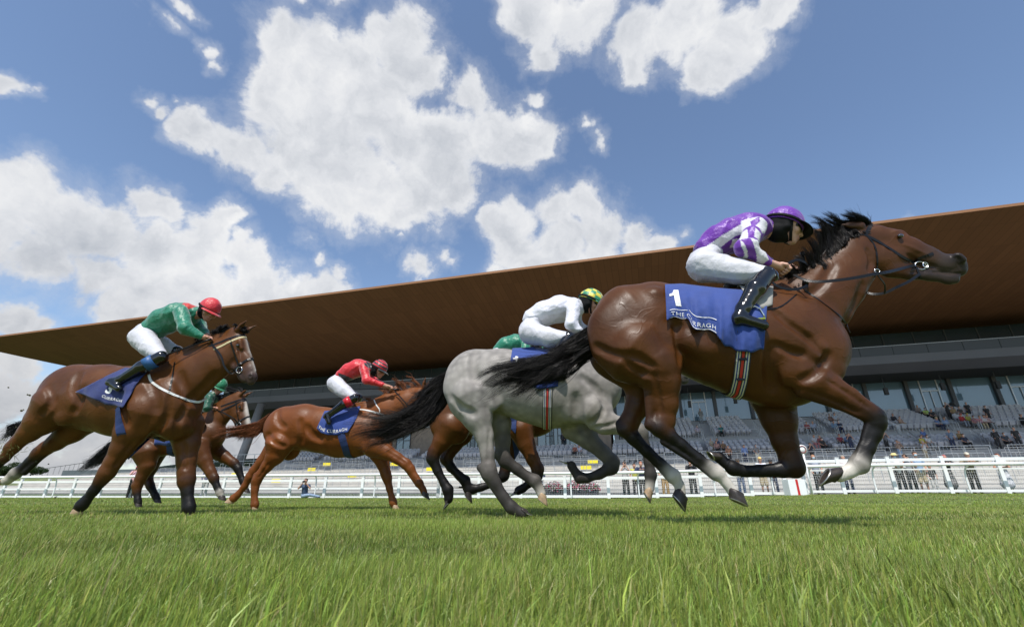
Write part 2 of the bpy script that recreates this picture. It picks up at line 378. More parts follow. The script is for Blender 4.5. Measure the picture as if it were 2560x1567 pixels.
# ---------------------------------------------------------------- grass blades
def grass():
    g = np.random.default_rng(3); Vs = []; Fs = []; Cs = []; base = 0
    zones = [(.45, 1.6, 3200, .0024, .0038, .045, .085), (.42, 1.5, 120000, .0010, .0024, .032, .072), (1.5, 3.6, 170000, .0015, .0028, .028, .058), (3.6, 9, 150000, .0035, .006, .026, .052), (9, 26, 130000, .007, .013, .03, .055)]
    for (y0, y1, n, w0, w1, h0, h1) in zones:
        Y = np.sqrt(g.random(n) * (y1 ** 2 - y0 ** 2) + y0 ** 2); X = (g.random(n) * 2 - 1) * (1.30 * Y + .6)
        # fields: growth patches, tufts, straw
        def fld(sc, k): return sum(np.sin(X * sc * math.cos(a) + Y * sc * math.sin(a) * 1.3 + p) for a, p in zip(np.arange(k) * 2.4, g.random(k) * 6)) / k
        p1 = fld(1.7, 5); p2 = fld(6.5, 5); p3 = fld(.6, 4)
        m = (Y < 24.2 - .175 * X)
        H = (h0 + (h1 - h0) * g.random(n) ** 1.4) * (1 + .34 * p1 + .30 * p2); tall = g.random(n) < .012; H = np.where(tall, H * 1.65, H)
        Wd = w0 + (w1 - w0) * g.random(n)
        az = g.random(n) * 6.283; lean = .12 + .75 * g.random(n) ** 1.6
        dx = np.cos(az) * .75 + .22; dy = np.sin(az) * .75
        t1 = np.stack([dx * H * lean * .32, dy * H * lean * .32, H * (.58 - .08 * lean)], -1); t2 = np.stack([dx * H * lean, dy * H * lean, H * (1.0 - .30 * lean)], -1)
        side = np.stack([-np.sin(az + g.normal(0, .5, n)), np.cos(az + g.normal(0, .5, n)), np.zeros(n)], -1) * Wd[:, None] * .5
        side[:, 0] = np.where(np.abs(side[:, 0]) < .35 * Wd * .5, np.sign(side[:, 0] + 1e-9) * .35 * Wd * .5, side[:, 0])
        b = np.stack([X, Y, zg(X, Y) - .004], -1)
        P = np.stack([b - side, b + side, b + t1 - side * .8, b + t1 + side * .8, b + t2], 1)[m]
        k = len(P); I = base + 5 * np.arange(k)[:, None]
        Fs.append((I[:, :, None] + np.array([[0, 1, 3], [0, 3, 2], [2, 3, 4]])[None]).reshape(-1, 3)); Vs.append(P.reshape(-1, 3)); base += 5 * k
        dry = g.random(n) < (.16 + .14 * np.clip(p3 + p2, -1, 1)); col = np.stack([.232 + .08 * g.random(n), .305 + .09 * g.random(n), .052 + .03 * g.random(n)], -1) * (.90 + .42 * p1 + .26 * g.normal(0, 1, n))[:, None].clip(.35, 1.8)
        col[:, 0] *= 1.0; col = np.where(dry[:, None], np.stack([.38 + .12 * g.random(n), .37 + .1 * g.random(n), .13 + .06 * g.random(n)], -1), col)[m].clip(.01, 1)
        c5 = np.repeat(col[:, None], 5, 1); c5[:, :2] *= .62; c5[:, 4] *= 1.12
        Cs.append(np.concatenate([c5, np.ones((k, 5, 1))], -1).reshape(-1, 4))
    V = np.concatenate(Vs); Fa = np.concatenate(Fs); C = np.concatenate(Cs)
    me = bpy.data.meshes.new('grass'); me.vertices.add(len(V)); me.vertices.foreach_set('co', V.astype(np.float32).ravel())
    me.loops.add(Fa.size); me.loops.foreach_set('vertex_index', Fa.astype(np.int32).ravel()); me.polygons.add(len(Fa)); me.polygons.foreach_set('loop_start', np.arange(0, Fa.size, 3, dtype=np.int32)); me.update(calc_edges=True)
    at = me.attributes.new('coat', 'FLOAT_COLOR', 'POINT'); at.data.foreach_set('color', C.astype(np.float32).ravel())
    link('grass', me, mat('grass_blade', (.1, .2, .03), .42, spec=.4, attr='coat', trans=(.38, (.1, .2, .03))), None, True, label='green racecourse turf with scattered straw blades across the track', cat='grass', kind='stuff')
grass()
# ---------------------------------------------------------------- apron, terrace, bank behind the rails
M['concrete'] = mat('pale_concrete', (.46, .44, .40), .85, noise=(1.2, .10), bump=(14, .2))
M['concrete_d'] = mat('grey_concrete', (.34, .335, .33), .85, noise=(.8, .08), bump=(14, .2))
M['tarmac'] = mat('tarmac', (.14, .138, .135), .9, noise=(2, .12), bump=(60, .4))
M['white_pl'] = mat('white_rail_plastic', (.76, .77, .77), .4, spec=.5, noise=(3, .04))
M['galv'] = mat('galvanised_steel', (.42, .43, .44), .4, .6)
M['dark_steel'] = mat('dark_steel', (.05, .052, .055), .5, .3)
mb = MB(); sbox(mb, -110, 70, 31, 34.0, .02, .30); mb.build('path', M['tarmac'], kind='structure')
mb = MB(); a = [G3(-110, 25.2, .016), G3(70, 25.2, .24), G3(70, 31, .31), G3(-110, 31, .05)]; mb.add(a, [(0, 1, 2, 3)]); mb.build('apron', M['tarmac'], kind='structure')
mb = MB(); sbox(mb, -76, -3, 27.2, 30.4, -.05, .20); mb.build('grass_verge', mat('verge_grass', (.10, .16, .035), .9, noise=(3, .25), bump=(40, .8)), kind='structure')
ter = MB(); NT = 9
for i in range(NT): sbox(ter, -72 + (.6 * i if i else 0), 68, 34 + 1.45 * i, 34 + 1.45 * (i + 1) + (1.2 if i == NT - 1 else .0), -.2, .30 + (2.75 - .3) * (i + 1) / NT)
tero = ter.build('viewing_terrace', M['concrete'], label='wide pale concrete terrace of broad shallow steps in front of the grandstand', cat='terrace')
M['step_shade'] = mat('step_shadow_tone', (.30, .29, .27), .9)  # darker strips below the tread edges paint in the shadow line of each step
for i in range(NT):
    e = MB(); z = .30 + (2.75 - .3) * (i + 1) / NT; sbox(e, -72, 68, 34 + 1.45 * i - .012, 34 + 1.45 * i, z - .075, z - .035); e.build('step_shadow_strip', M['step_shade'], tero)
# grass bank and hedge at the left
def bank(name, P0, P1, top, m, **k):
    """low earth bank: top = list of (s, q0, z0, q1, z1)"""
    V = []; n = len(top)
    for (s, q0, z0, q1, z1) in top: V += [G3(s, q0, z0), G3(s, (q0 * .6 + q1 * .4), z0 + (z1 - z0) * .7), G3(s, q1, z1), G3(s, q1 + 14, z1 * .8), G3(s, q1 + 30, -.5)]
    f = [(i * 5 + j, (i + 1) * 5 + j, (i + 1) * 5 + j + 1, i * 5 + j + 1) for i in range(n - 1) for j in range(4)]
    return link(name, pymesh(name, V, f), m, None, True, **k)
gb = mat('bank_grass', (.12, .155, .045), .95, noise=(.5, .3), bump=(12, .8))
bank('grass_bank', 0, 0, [(-140, 44, -.2, 60, 2.0), (-110, 44, 0, 60, 2.8), (-90, 40, 0, 56, 3.0), (-78, 38, 0, 52, 2.8), (-70, 38, 0, 50, 2.6), (-60, 50, 1.5, 56, 3.0)], gb, kind='structure')
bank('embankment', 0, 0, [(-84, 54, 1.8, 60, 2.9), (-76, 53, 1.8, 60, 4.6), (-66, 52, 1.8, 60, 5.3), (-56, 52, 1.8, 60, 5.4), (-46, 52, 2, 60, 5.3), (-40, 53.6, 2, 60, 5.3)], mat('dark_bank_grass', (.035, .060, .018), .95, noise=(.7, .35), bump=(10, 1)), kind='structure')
# ---------------------------------------------------------------- grandstand
gs = empty('grandstand', G3(0, 48, 0), label='large grandstand with tiered seats, dark glass front and balcony under the copper roof', cat='grandstand')
OFF = G3(0, 48, 0)
def part(mb, name, m, parent=gs, **k):
    mb.v = [tuple(np.array(p) - OFF) for p in mb.v]; return mb.build(name, m, parent, **k)
M['copper'] = mat('copper_roof', (.128, .062, .029), .75, spec=.12, noise=(.12, .04))
def copper():
    m = M['copper']; t = m.node_tree; b = t.nodes['Principled BSDF']; tc = t.nodes.new('ShaderNodeTexCoord'); mp = t.nodes.new('ShaderNodeMapping'); mp.inputs['Rotation'].default_value = (0, 0, -AG)
    t.links.new(tc.outputs['Object'], mp.inputs[0])
    sp = t.nodes.new('ShaderNodeSeparateXYZ'); t.links.new(mp.outputs[0], sp.inputs[0])
    fx = mth(t, 'FRACT', mth(t, 'MULTIPLY', sp.outputs[0], 1 / .6)); a = mth(t, 'LESS_THAN', fx, .07)
    fy = mth(t, 'FRACT', mth(t, 'MULTIPLY', sp.outputs[1], 1 / 3.0)); c = mth(t, 'LESS_THAN', fy, .012); j = mth(t, 'MAXIMUM', a, c)
    wn = t.nodes.new('ShaderNodeTexWhiteNoise'); wn.noise_dimensions = '2D'; cb = t.nodes.new('ShaderNodeCombineXYZ')
    t.links.new(mth(t, 'FLOOR', mth(t, 'MULTIPLY', sp.outputs[0], 1 / .6)), cb.inputs[0]); t.links.new(mth(t, 'FLOOR', mth(t, 'MULTIPLY', sp.outputs[1], 1 / 3.0)), cb.inputs[1]); t.links.new(cb.outputs[0], wn.inputs['Vector'])
    old = b.inputs['Base Color'].links[0].from_socket
    k = mth(t, 'MULTIPLY', mth(t, 'SUBTRACT', 1.0, mth(t, 'MULTIPLY', j, .28)), mth(t, 'ADD', .92, mth(t, 'MULTIPLY', wn.outputs['Value'], .16)))
    s = t.nodes.new('ShaderNodeVectorMath'); s.operation = 'SCALE'; t.links.new(old, s.inputs[0]); t.links.new(k, s.inputs['Scale']); t.links.new(s.outputs[0], b.inputs['Base Color'])
copper()
FLs, FLz = px_q(-109, 856, 37.0); FRs, FRz = px_q(2560, 512, 37.0); BLs, BLz = px_q(465, 970, 59.5); BRs, BRz = px_q(2560, 805, 59.5)
zf = (FLz + FRz) / 2; zb = (BLz + BRz) / 2; SR = 75
# underside as a slightly bellied sheet, top as a low hipped wedge
mb = MB(); n = 30; rows = []
for j in range(9):
    w = j / 8; s0 = FLs + (BLs - FLs) * w; q = 37 + 22.5 * w; z = zf + (zb - zf) * w - .35 * math.sin(math.pi * w)
    rows.append([G3(s0 + (SR - s0) * i / n, q, z) for i in range(n + 1)])
V = [p for r in rows for p in r]; f = [(j * (n + 1) + i, (j + 1) * (n + 1) + i, (j + 1) * (n + 1) + i + 1, j * (n + 1) + i + 1) for j in range(8) for i in range(n)]
mb.add(V, f); o1 = part(mb, 'roof', M['copper'], smooth=True)
mb = MB(); t_ = .22
A_, B_, C_, D_ = G3(FLs, 36.98, zf + t_), G3(SR, 36.98, zf + t_), G3(SR, 64, zf + 1.8), G3(BLs + 6, 64, zf + 1.8)
mb.add([A_, B_, C_, D_], [(0, 1, 2, 3)]); mb.add([G3(FLs, 36.98, zf - .01), G3(SR, 36.98, zf - .01), B_, A_], [(0, 1, 2, 3)]); mb.add([G3(FLs, 36.98, zf - .01), A_, D_, G3(BLs, 59.5, zb)], [(0, 1, 2, 3)]); mb.add([G3(BLs, 59.5, zb), D_, C_, G3(SR, 59.5, zb)], [(0, 1, 2, 3)])
part(mb, 'roof_edge', mat('copper_fascia', (.26, .12, .05), .6, .1), o1)
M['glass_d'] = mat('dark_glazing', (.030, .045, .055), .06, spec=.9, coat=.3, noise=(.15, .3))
M['glass_b'] = mat('blue_glazing', (.075, .13, .17), .05, spec=1.0, coat=.6, noise=(.12, .25))
M['glass_p'] = mat('tinted_balustrade', (.06, .066, .075), .35, spec=.3)
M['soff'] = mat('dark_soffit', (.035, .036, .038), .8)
M['balc'] = mat('balcony_cladding', (.105, .11, .13), .55, noise=(.3, .06))
M['brown'] = mat('brown_stone', (.26, .205, .16), .9, noise=(2.5, .14), bump=(9, .6))
sS = -3.0    # where the upper seating begins
mb = MB(); sbox(mb, -47, SR, 48.5, 49.0, 2.4, 3.70); part(mb, 'front_wall', M['concrete_d'])
mb = MB(); sbox(mb, -80, -47, 48.2, 48.8, 1.6, 3.35); part(mb, 'low_wall', M['concrete_d'])
mb = MB()
for i in range(3): sbox(mb, -47 if i < 9 else 0, SR, 49.0 + .85 * i, 49.0 + .85 * (i + 1) + (2.0 if i == 2 else 0), 2.4, 3.70 + .36 * i)
part(mb, 'lower_tier', M['concrete_d'])
mb = MB(); sbox(mb, sS, SR, 52.3, 52.6, 4.5, 5.75); part(mb, 'divider_wall', M['concrete_d'])
mb = MB()
for i in range(8): sbox(mb, sS, SR, 52.6 + .85 * i, 52.6 + .85 * (i + 1) + (.6 if i == 7 else 0), 4.2, 5.70 + .36 * i)
part(mb, 'upper_tier', M['concrete_d'])
mb = MB(); sbox(mb, -46.5, sS - .4, 53.6, 59, 2.0, 8.0); part(mb, 'stone_wall', M['brown'])
mb = MB(); sbox(mb, -47, sS - .4, 53.4, 61, 8.0, 8.25); part(mb, 'terrace_slab', M['concrete_d'])
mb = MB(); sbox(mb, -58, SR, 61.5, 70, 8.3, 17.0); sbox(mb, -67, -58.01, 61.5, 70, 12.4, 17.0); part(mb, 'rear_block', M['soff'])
mb = MB(); sbox(mb, sS - .4, SR, 60.3, 61.4, 2, 8.9); part(mb, 'rear_wall', M['concrete_d'])
# balcony
mb = MB(); z0, z1 = 12.25, 13.55
V = [G3(-66, 53.8, z0 + .45), G3(SR, 53.8, z0 + .45), G3(SR, 53.8, z1), G3(-66, 53.8, z1), G3(-66, 55.4, z0 - .25), G3(SR, 55.4, z0 - .25), G3(-66, 61.5, z0 - .25), G3(SR, 61.5, z0 - .25), G3(-66, 61.5, z1), G3(SR, 61.5, z1)]
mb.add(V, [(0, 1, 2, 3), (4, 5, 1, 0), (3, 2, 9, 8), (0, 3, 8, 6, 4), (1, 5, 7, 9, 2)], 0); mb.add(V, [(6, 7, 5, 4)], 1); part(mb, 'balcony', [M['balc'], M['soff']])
s = -58.
while s < SR - 1.5:
    mb = MB(); sbox(mb, s + .03, s + 2.97, 53.9, 53.93, z1 + .02, z1 + 1.0); part(mb, 'glass_panel', M['glass_p'])
    s += 3.0
mb = MB(); sbox(mb, -66, SR, 53.86, 53.95, z1 + 1.0, z1 + 1.05); part(mb, 'handrail', M['galv'])
# upper glazing behind the balcony, and its mullions
mb = MB(); sbox(mb, -67, SR, 59.44, 59.6, z1, zb + .05); part(mb, 'upper_glazing', M['glass_d'])
for k in range(44):
    s = -56 + 3.0 * k; mb = MB(); sbox(mb, s - .05, s + .05, 59.36, 59.44, z1, zb); part(mb, 'mullion', M['dark_steel'])
# main glazing with fins, doors
mb = MB(); sbox(mb, sS, SR, 60.15, 60.25, 8.55, 12.1); part(mb, 'glazing', M['glass_b'])
for k in range(20):
    s = sS + 4.0 * k; mb = MB(); sbox(mb, s - .17, s + .17, 59.75, 60.12, 8.5, 12.1); part(mb, 'fin', M['dark_steel'])
    if k % 2 == 0:
        d = MB(); sbox(d, s + 1.3, s + 1.4, 60.02, 60.13, 8.55, 12.0); sbox(d, s + 2.9, s + 3.0, 60.02, 60.13, 8.55, 12.0); sbox(d, s + 1.4, s + 2.9, 60.02, 60.13, 10.75, 10.86); sbox(d, s + 2.12, s + 2.18, 60.02, 60.13, 8.55, 10.75); part(d, 'door_frame', M['galv'])
mb = MB(); sbox(mb, -46, sS - .4, 60.15, 60.25, 8.3, 12.1); part(mb, 'shaded_glazing', M['glass_d'])  # dark glass colour paints in the shade of the recess above the stone wall
for x in (950, 1010, 1170, 1195, 1365, 1395, 1425):
    s, z = px_q(x, 1098, 53.6); d = MB(); sbox(d, s - .95, s + .95, 53.50, 53.58, 5.1, 7.35, 0); do = part(d, 'door', M['glass_b'])
    d = MB()
    for (a, b_, c, e) in ((-1.0, -.92, 5.1, 7.4), (.92, 1.0, 5.1, 7.4), (-1.0, 1.0, 7.35, 7.43), (-.04, .04, 5.1, 7.35), (.04, .95, 6.5, 6.58)): sbox(d, s + a, s + b_, 53.44, 53.5, c, e)
    part(d, 'door_frame', M['dark_steel'], gs)
for s in (-52, ):
    mb = MB(); mb.tube([G3(s, 50.5, 1.5), G3(s + .2, 52.5, 12.1)], .55, n=16); part(mb, 'column', mat('grey_column', (.25, .25, .26), .7), smooth=True)
mb = MB()
for z in (4.2, 5.0):
    sbox(mb, -60, -47, 50.0, 50.05, z, z + .06)
for k in range(9): sbox(mb, -60 + 1.6 * k, -60 + 1.6 * k + .06, 50, 50.05, 3.3, 5.0)
part(mb, 'side_railing', M['galv'])
# loudspeakers under the balcony
for x, y in ((2215, 978), (2357, 966), (2495, 962), (1724, 1010), (1838, 1000)):
    s, z = px_q(x, y, 57.0); mb = MB(); mb.box(G3(s, 57, z), (.35, .3, .75), RG); mb.box(G3(s, 57, (z + 12.0) / 2 + .2), (.06, .06, 12.0 - z), RG); part(mb, 'loudspeaker', M['soff'])
# lettering on the front wall
cu = bpy.data.curves.new('wall_lettering', 'FONT'); cu.body = 'CHAMPIONS'; cu.size = .62; cu.extrude = .012; cu.space_character = 1.1; cu.align_x = 'LEFT'
s, z = px_q(1560, 1157, 48.45); tmp = bpy.data.objects.new('tmp', cu); COL.objects.link(tmp); wl = bpy.data.meshes.new_from_object(tmp.evaluated_get(bpy.context.evaluated_depsgraph_get())); bpy.data.objects.remove(tmp)
o = link('wall_lettering', wl, M['soff'], gs); o.location = G3(s, 48.47, z) - OFF; o.rotation_euler = (math.radians(90), 0, AG)
# seats
M['seat'] = mat('grey_seat', (.46, .45, .47), .5, noise=(.6, .12))
def seatmesh():
    mb = MB(); V = []; n = 7
    for j, z in enumerate((.38, .55, .72, .86, .90)):
        w = (.20, .235, .235, .21, .15)[j]
        for i in range(n):
            a = (i / (n - 1) - .5) * 2; V.append((a * w, .12 + .05 * j * .5 - .07 * (1 - a * a) + .05, z - (.03 * a * a if j > 2 else 0)))
    k = len(V); V2 = [(x, y + .035, z) for x, y, z in V]
    f = [(j * n + i, j * n + i + 1, (j + 1) * n + i + 1, (j + 1) * n + i) for j in range(4) for i in range(n - 1)]
    mb.add(V + V2, f + [tuple(q + k for q in reversed(t)) for t in f] + [(4 * n + i, 4 * n + i + 1, k + 4 * n + i + 1, k + 4 * n + i) for i in range(n - 1)])
    mb.box((0, .02, .60), (.40, .06, .36), [[1, 0, 0], [0, .97, -.25], [0, .25, .97]]); mb.box((-.12, .12, .2), (.04, .06, .42)); mb.box((.12, .12, .2), (.04, .06, .42))
    return mb
sm = seatmesh(); SV = np.array(sm.v); seat_me = pymesh('seat', sm.v, sm.f); seat_me.polygons.foreach_set('use_smooth', np.ones(len(seat_me.polygons), bool))
spots = []
ax_up = []
for (xa, xb) in ((1590, 1748), (1782, 1888), (1965, 2045), (2082, 2225), (2232, 2372), (2432, 2700)):
    a = px_q(xa, 1066, 53.4)[0]; b_ = px_q(xb, 1066, 53.4)[0]; ax_up.append((a, b_))
    for r in range(7):
        n_ = int((b_ - a) / .52); spots += [(a + .52 * i + .26, 52.95 + .85 * r + .1, 5.70 + .36 * r) for i in range(n_)]
for (xa, xb) in ((735, 800), (820, 1040), (1060, 1235), (1290, 1470), (1530, 1600), (1620, 1760), (1768, 2025), (2078, 2230), (2232, 2440), (2490, 2700)):
    a = px_q(xa, 1120, 49.9)[0]; b_ = px_q(xb, 1120, 49.9)[0]
    for r in range(3):
        n_ = int((b_ - a) / .52); spots += [(a + .52 * i + .26, 49.2 + .85 * r + .1, 3.70 + .36 * r) for i in range(n_)]
spots.sort(key=lambda t: np.linalg.norm(G3(*t)))
front = [t for t in spots if 5 < t[0] < 38]; top100 = front[:100]; rest = [t for t in spots if t not in set(top100)]
for t in top100:
    o = bpy.data.objects.new('seat', seat_me); COL.objects.link(o); o.parent = gs; o.location = G3(*t) - OFF; o.rotation_euler = (0, 0, AG)
seat_me.materials.append(M['seat'])
R_ = np.array([G3(*t) for t in rest]) - OFF; lv = SV @ RG.T; V = (R_[:, None] + lv[None]).reshape(-1, 3); n0 = len(SV)
ft = [q for q in sm.f]; f = [tuple(i + n0 * k for i in q) for k in range(len(rest)) for q in ft]
o = link('seat_rows', pymesh('seat_rows', V, f), M['seat'], gs); o['kind'] = 'stuff'
# aisle railings
def railing(P0, P1, n, h, name, m, w=.045, parent=gs, mids=1):
    mb = MB(); P0 = np.array(P0); P1 = np.array(P1); up = np.array((0, 0, h)); mb.tube([P0 + up, P1 + up], w / 2, n=6)
    for i in range(n + 1): p = P0 + (P1 - P0) * i / n; mb.tube([p, p + up], w / 2, n=5)
    for k in range(mids): u = up * (k + 1) / (mids + 1); mb.tube([P0 + u, P1 + u], w / 3, n=5)
    return mb
for (a, b_) in ax_up:
    for s in (a - .15, b_ + .15):
        for q0, z0_, q1, z1_ in ((48.2, 2.8, 50.9, 4.7), (52.2, 5.4, 54.4, 6.6)): part(railing(G3(s, q0, z0_), G3(s, q1, z1_), 3, 1.0, '', None), 'aisle_railing', M['galv'])
for xa, xb in ((1660, 1955), (1960, 2160), (2170, 2485), (2530, 2700)):
    a = px_q(xa, 1120, 47.9)[0]; b_ = px_q(xb, 1120, 47.9)[0]; part(railing(G3(a, 48.3, 2.75), G3(b_, 48.3, 2.75), max(3, int((b_ - a) / 1.5)), 1.25, '', None), 'front_railing', M['white_pl'])
for (a, b_) in ax_up: part(railing(G3(a, 52.2, 5.0), G3(b_, 52.2, 5.0), max(2, int((b_ - a) / 1.6)), 1.4, '', None, .035), 'tier_railing', M['galv'])
for xa, xb in ((740, 1040), (1060, 1260), (1290, 1500)):
    a = px_q(xa, 1150, 47.9)[0]; b_ = px_q(xb, 1150, 47.9)[0]; part(railing(G3(a, 48.3, 2.75), G3(b_, 48.3, 2.75), max(3, int((b_ - a) / 1.5)), 1.2, '', None), 'front_railing', M['galv'])
# crush barriers on the terrace steps
cbp = MB()
cb = empty('crush_barrier', G3(0, 0, 0), label='thin steel crush barrier standing in a row on the terrace steps', cat='barrier', group='crush barriers on the terrace')
mb = railing((0, 0, 0), (2.4, 0, 0), 3, 1.05, '', None, .035, mids=1); mb.build('frame', M['galv'], cb)
spb = [(s, i) for i in (1, 3, 5, 7) for s in np.arange(-62 + i, 30, 3.4) if not (i == 1 and s < -30)]
for k, (s, i) in enumerate(spb):
    z = .30 + (2.75 - .3) * (i + 1) / NT; p = G3(s, 34 + 1.45 * i + .5, z)
    if k == 0: cb.location = p; cb.rotation_euler = (0, 0, AG)
    else:
        o = cb.copy(); COL.objects.link(o); o.location = p; ch = cb.children[0].copy(); COL.objects.link(ch); ch.parent = o
yel = mat('yellow_notice', (.75, .62, .03), .6)
for j, (x, y, q) in enumerate(((817, 1160, 45.3), (779, 1173, 42.5), (986, 1160, 45.3), (1077, 1172, 42.5), (1482, 1153, 45.3), (1465, 1168, 42.5), (690, 1201, 36.5), (588, 1186, 39.5), (880, 1188, 39.5))):
    s, z = px_q(x, y, q); mb = MB(); mb.box((0, 0, 0), (.95, .03, .32)); o = mb.build('notice', yel, bevel=.004); o.location = G3(s, q, z); o.rotation_euler = (0, 0, AG)
    props(o, ['yellow notice on the top barrier left of the red jockey\'s horse', 'yellow notice on a barrier below and left of another one under the chestnut', 'yellow notice on the barrier by the chestnut\'s forelegs', 'yellow notice between the bay\'s hind legs behind the grey', 'higher of two yellow notices under the grey horse\'s belly', 'lower of two yellow notices under the grey horse\'s belly', 'low yellow notice on the steps behind the chestnut\'s tail', 'leftmost yellow notice near the white-faced bay', 'yellow notice under the chestnut horse\'s belly'][j], 'notice', 'yellow notices on the terrace')
# ---------------------------------------------------------------- rails along the track
def fl(x, off=0.):
    """point of the rail line (24.5 - .175 X, shifted off behind) seen at photograph column x near the ground"""
    r = (x - 1280) / 1214.; Y = (24.5 + off) / (1 + .175 * r); return np.array((r * Y, Y, float(zg(r * Y, Y))))
def seg(P, Q): d = Q - P; L = np.linalg.norm(d[:2]); a = math.atan2(d[1], d[0]); return L, np.array(((math.cos(a), -math.sin(a), 0), (math.sin(a), math.cos(a), 0), (0, 0, 1.))), a
rr = empty('running_rail', (0, 0, 0), label='white tubular running rail on curved posts along the far side of the track', cat='rail')
rr2 = empty('running_rail', (0, 0, 0), label='white running rail at the right, starting beside the red and white marker box', cat='rail')
for root, xs_ in ((rr, list(range(-60, 1985, 60))), (rr2, list(range(1998, 2640, 60)))):
    P = [fl(x, -.55) + (0, 0, 1.16 + (0 if root is rr else .04)) for x in xs_]; mb = MB(); mb.tube(P, .065, n=12); mb.build('top_rail', M['white_pl'], root, True)
for x in (127, 370, 600, 784, 933, 1100, 1245, 1429, 1600, 1793, 1940, 2037, 2200, 2437):
    b = fl(x, -.40); mb = MB(); Q = [b + (0, .12, 0), b + (0, .14, .5), b + (0, .10, .85), b + (0, .0, 1.05), b + (0, -.13, 1.12)]; mb.tube(catmull(Q, 4), .035, n=8); mb.build('curved_post', M['white_pl'], rr if x < 1990 else rr2, True)
fa = empty('boundary_fence', (0, 0, 0), label='white post and board fence with wire mesh behind the running rail', cat='fence')
fb = empty('boundary_fence', (0, 0, 0), label='taller white fence with mesh panels at the right where people lean', cat='fence')
def fence(root, xs_, H, boards, mesh, ph):
    for x in xs_:
        b = fl(x); mb = MB(); mb.box(b + (0, 0, ph / 2), (.15, .11, ph), seg(fl(x - 20), fl(x + 20))[1]); mb.box(b + (0, 0, ph + .012), (.17, .13, .03), seg(fl(x - 20), fl(x + 20))[1]); mb.build('post', M['white_pl'], root, bevel=.008)
    for a, c in zip(xs_, xs_[1:]):
        P, Q_ = fl(a), fl(c); L, R, an = seg(P, Q_); mid = (P + Q_) / 2
        for (z, hh) in boards:
            mb = MB(); mb.box(mid + (0, 0, z), (L - .152, .045, hh), R); mb.build('board', M['white_pl'], root)
        mb = MB(); z0, z1 = mesh; d = (Q_ - P) / L
        for k in range(1, int(L / .085)): p = P + d * .085 * k; mb.box(p + (0, 0, (z0 + z1) / 2), (.005, .004, z1 - z0), R)
        for z in np.arange(z0 + .1, z1, .1 if z1 > .6 else .09): mb.box(mid + (0, 0, z), (L - .16, .004, .005), R)
        mb.build('mesh_panel', M['white_pl'], root)
fence(fa, [-60, 5, 43, 112, 179, 249, 322, 395, 470, 555, 635, 723, 810, 904, 996, 1095], 1, [(.90, .12), (.50, .09), (.07, .08)], (.10, .47), 1.06)
fence(fa, [1095, 1197, 1302, 1413, 1522, 1643, 1755, 1881, 1968], 1, [(.93, .13), (.10, .12)], (.13, .90), 1.02)
fence(fb, [2018, 2113, 2243, 2382, 2524, 2680], 1, [(1.44, .12), (1.03, .05), (.13, .10)], (.18, 1.0), 1.56)
# marker box, winning post disc
b = fl(1990, -.9); mb = MB(); mb.box(b + (0, 0, .33), (.75, .5, .66)); o = mb.build('marker_box', M['white_pl'], bevel=.01); props(o, 'white box with a red stripe on the turf beside the rail', 'marker box')
mb = MB(); mb.box(b + (0, -.256, .33), (.10, .012, .655)); s_ = mb.build('stripe', mat('red_stripe', (.5, .02, .02), .5), o)
b = fl(2031, -.7); w = empty('finish_post', tuple(b), label='thin white post with a round red ringed disc on top', cat='post')
mb = MB(); mb.tube([(0, 0, 0), (0, 0, 1.75)], .04, n=10); mb.build('pole', M['white_pl'], w, True)
mb = MB(); mb.tube([(0, -.03, 1.93), (0, .03, 1.93)], .21, n=24); mb.build('disc', M['white_pl'], w, True)
mb = MB(); mb.tube([(.15 * math.cos(a), -.036, 1.93 + .15 * math.sin(a)) for a in np.linspace(0, 2 * math.pi, 25)], .022, n=6); mb.build('ring', mat('dark_red_ring', (.18, .015, .015), .5), w, True)
# planters with flowers
def planter(x, n, label):
    g = np.random.default_rng(n); b = fl(x, 2.2); r = empty('planter', tuple(b), label=label, cat='planter', group='flower planters behind the mesh fence')
    mb = MB(); mb.box((0, 0, .22), (1.0, .4, .44)); mb.build('trough', M['soff'], r, bevel=.02)
    for nm, cols, cnt in (('leaves', (.03, .07, .015), 260), ('pink_flowers', (.42, .02, .10), 190), ('white_flowers', (.62, .55, .58), 120)):
        mb = MB()
        for _ in range(cnt):
            a = g.random() * 6.28; rr_ = g.random() ** .5; c = np.array((rr_ * .62 * math.cos(a), rr_ * .3 * math.sin(a), .48 + .36 * (1 - rr_ ** 2) * g.random() + .06 * g.normal())); u = g.normal(0, 1, 3); u /= np.linalg.norm(u); v = np.cross(u, g.normal(0, 1, 3)); v /= np.linalg.norm(v); s = .035 + .025 * g.random()
            mb.add([c - u * s, c + v * s, c + u * s, c - v * s], [(0, 1, 2, 3)])
        mb.build(nm, mat(nm, cols, .7), r, kind='stuff')
planter(1385, 1, 'planter of pink and white flowers, leftmost of three behind the fence'); planter(1436, 2, 'planter of pink and white flowers, middle one of three'); planter(1473, 3, 'planter of pink and white flowers, rightmost of three under the grey')
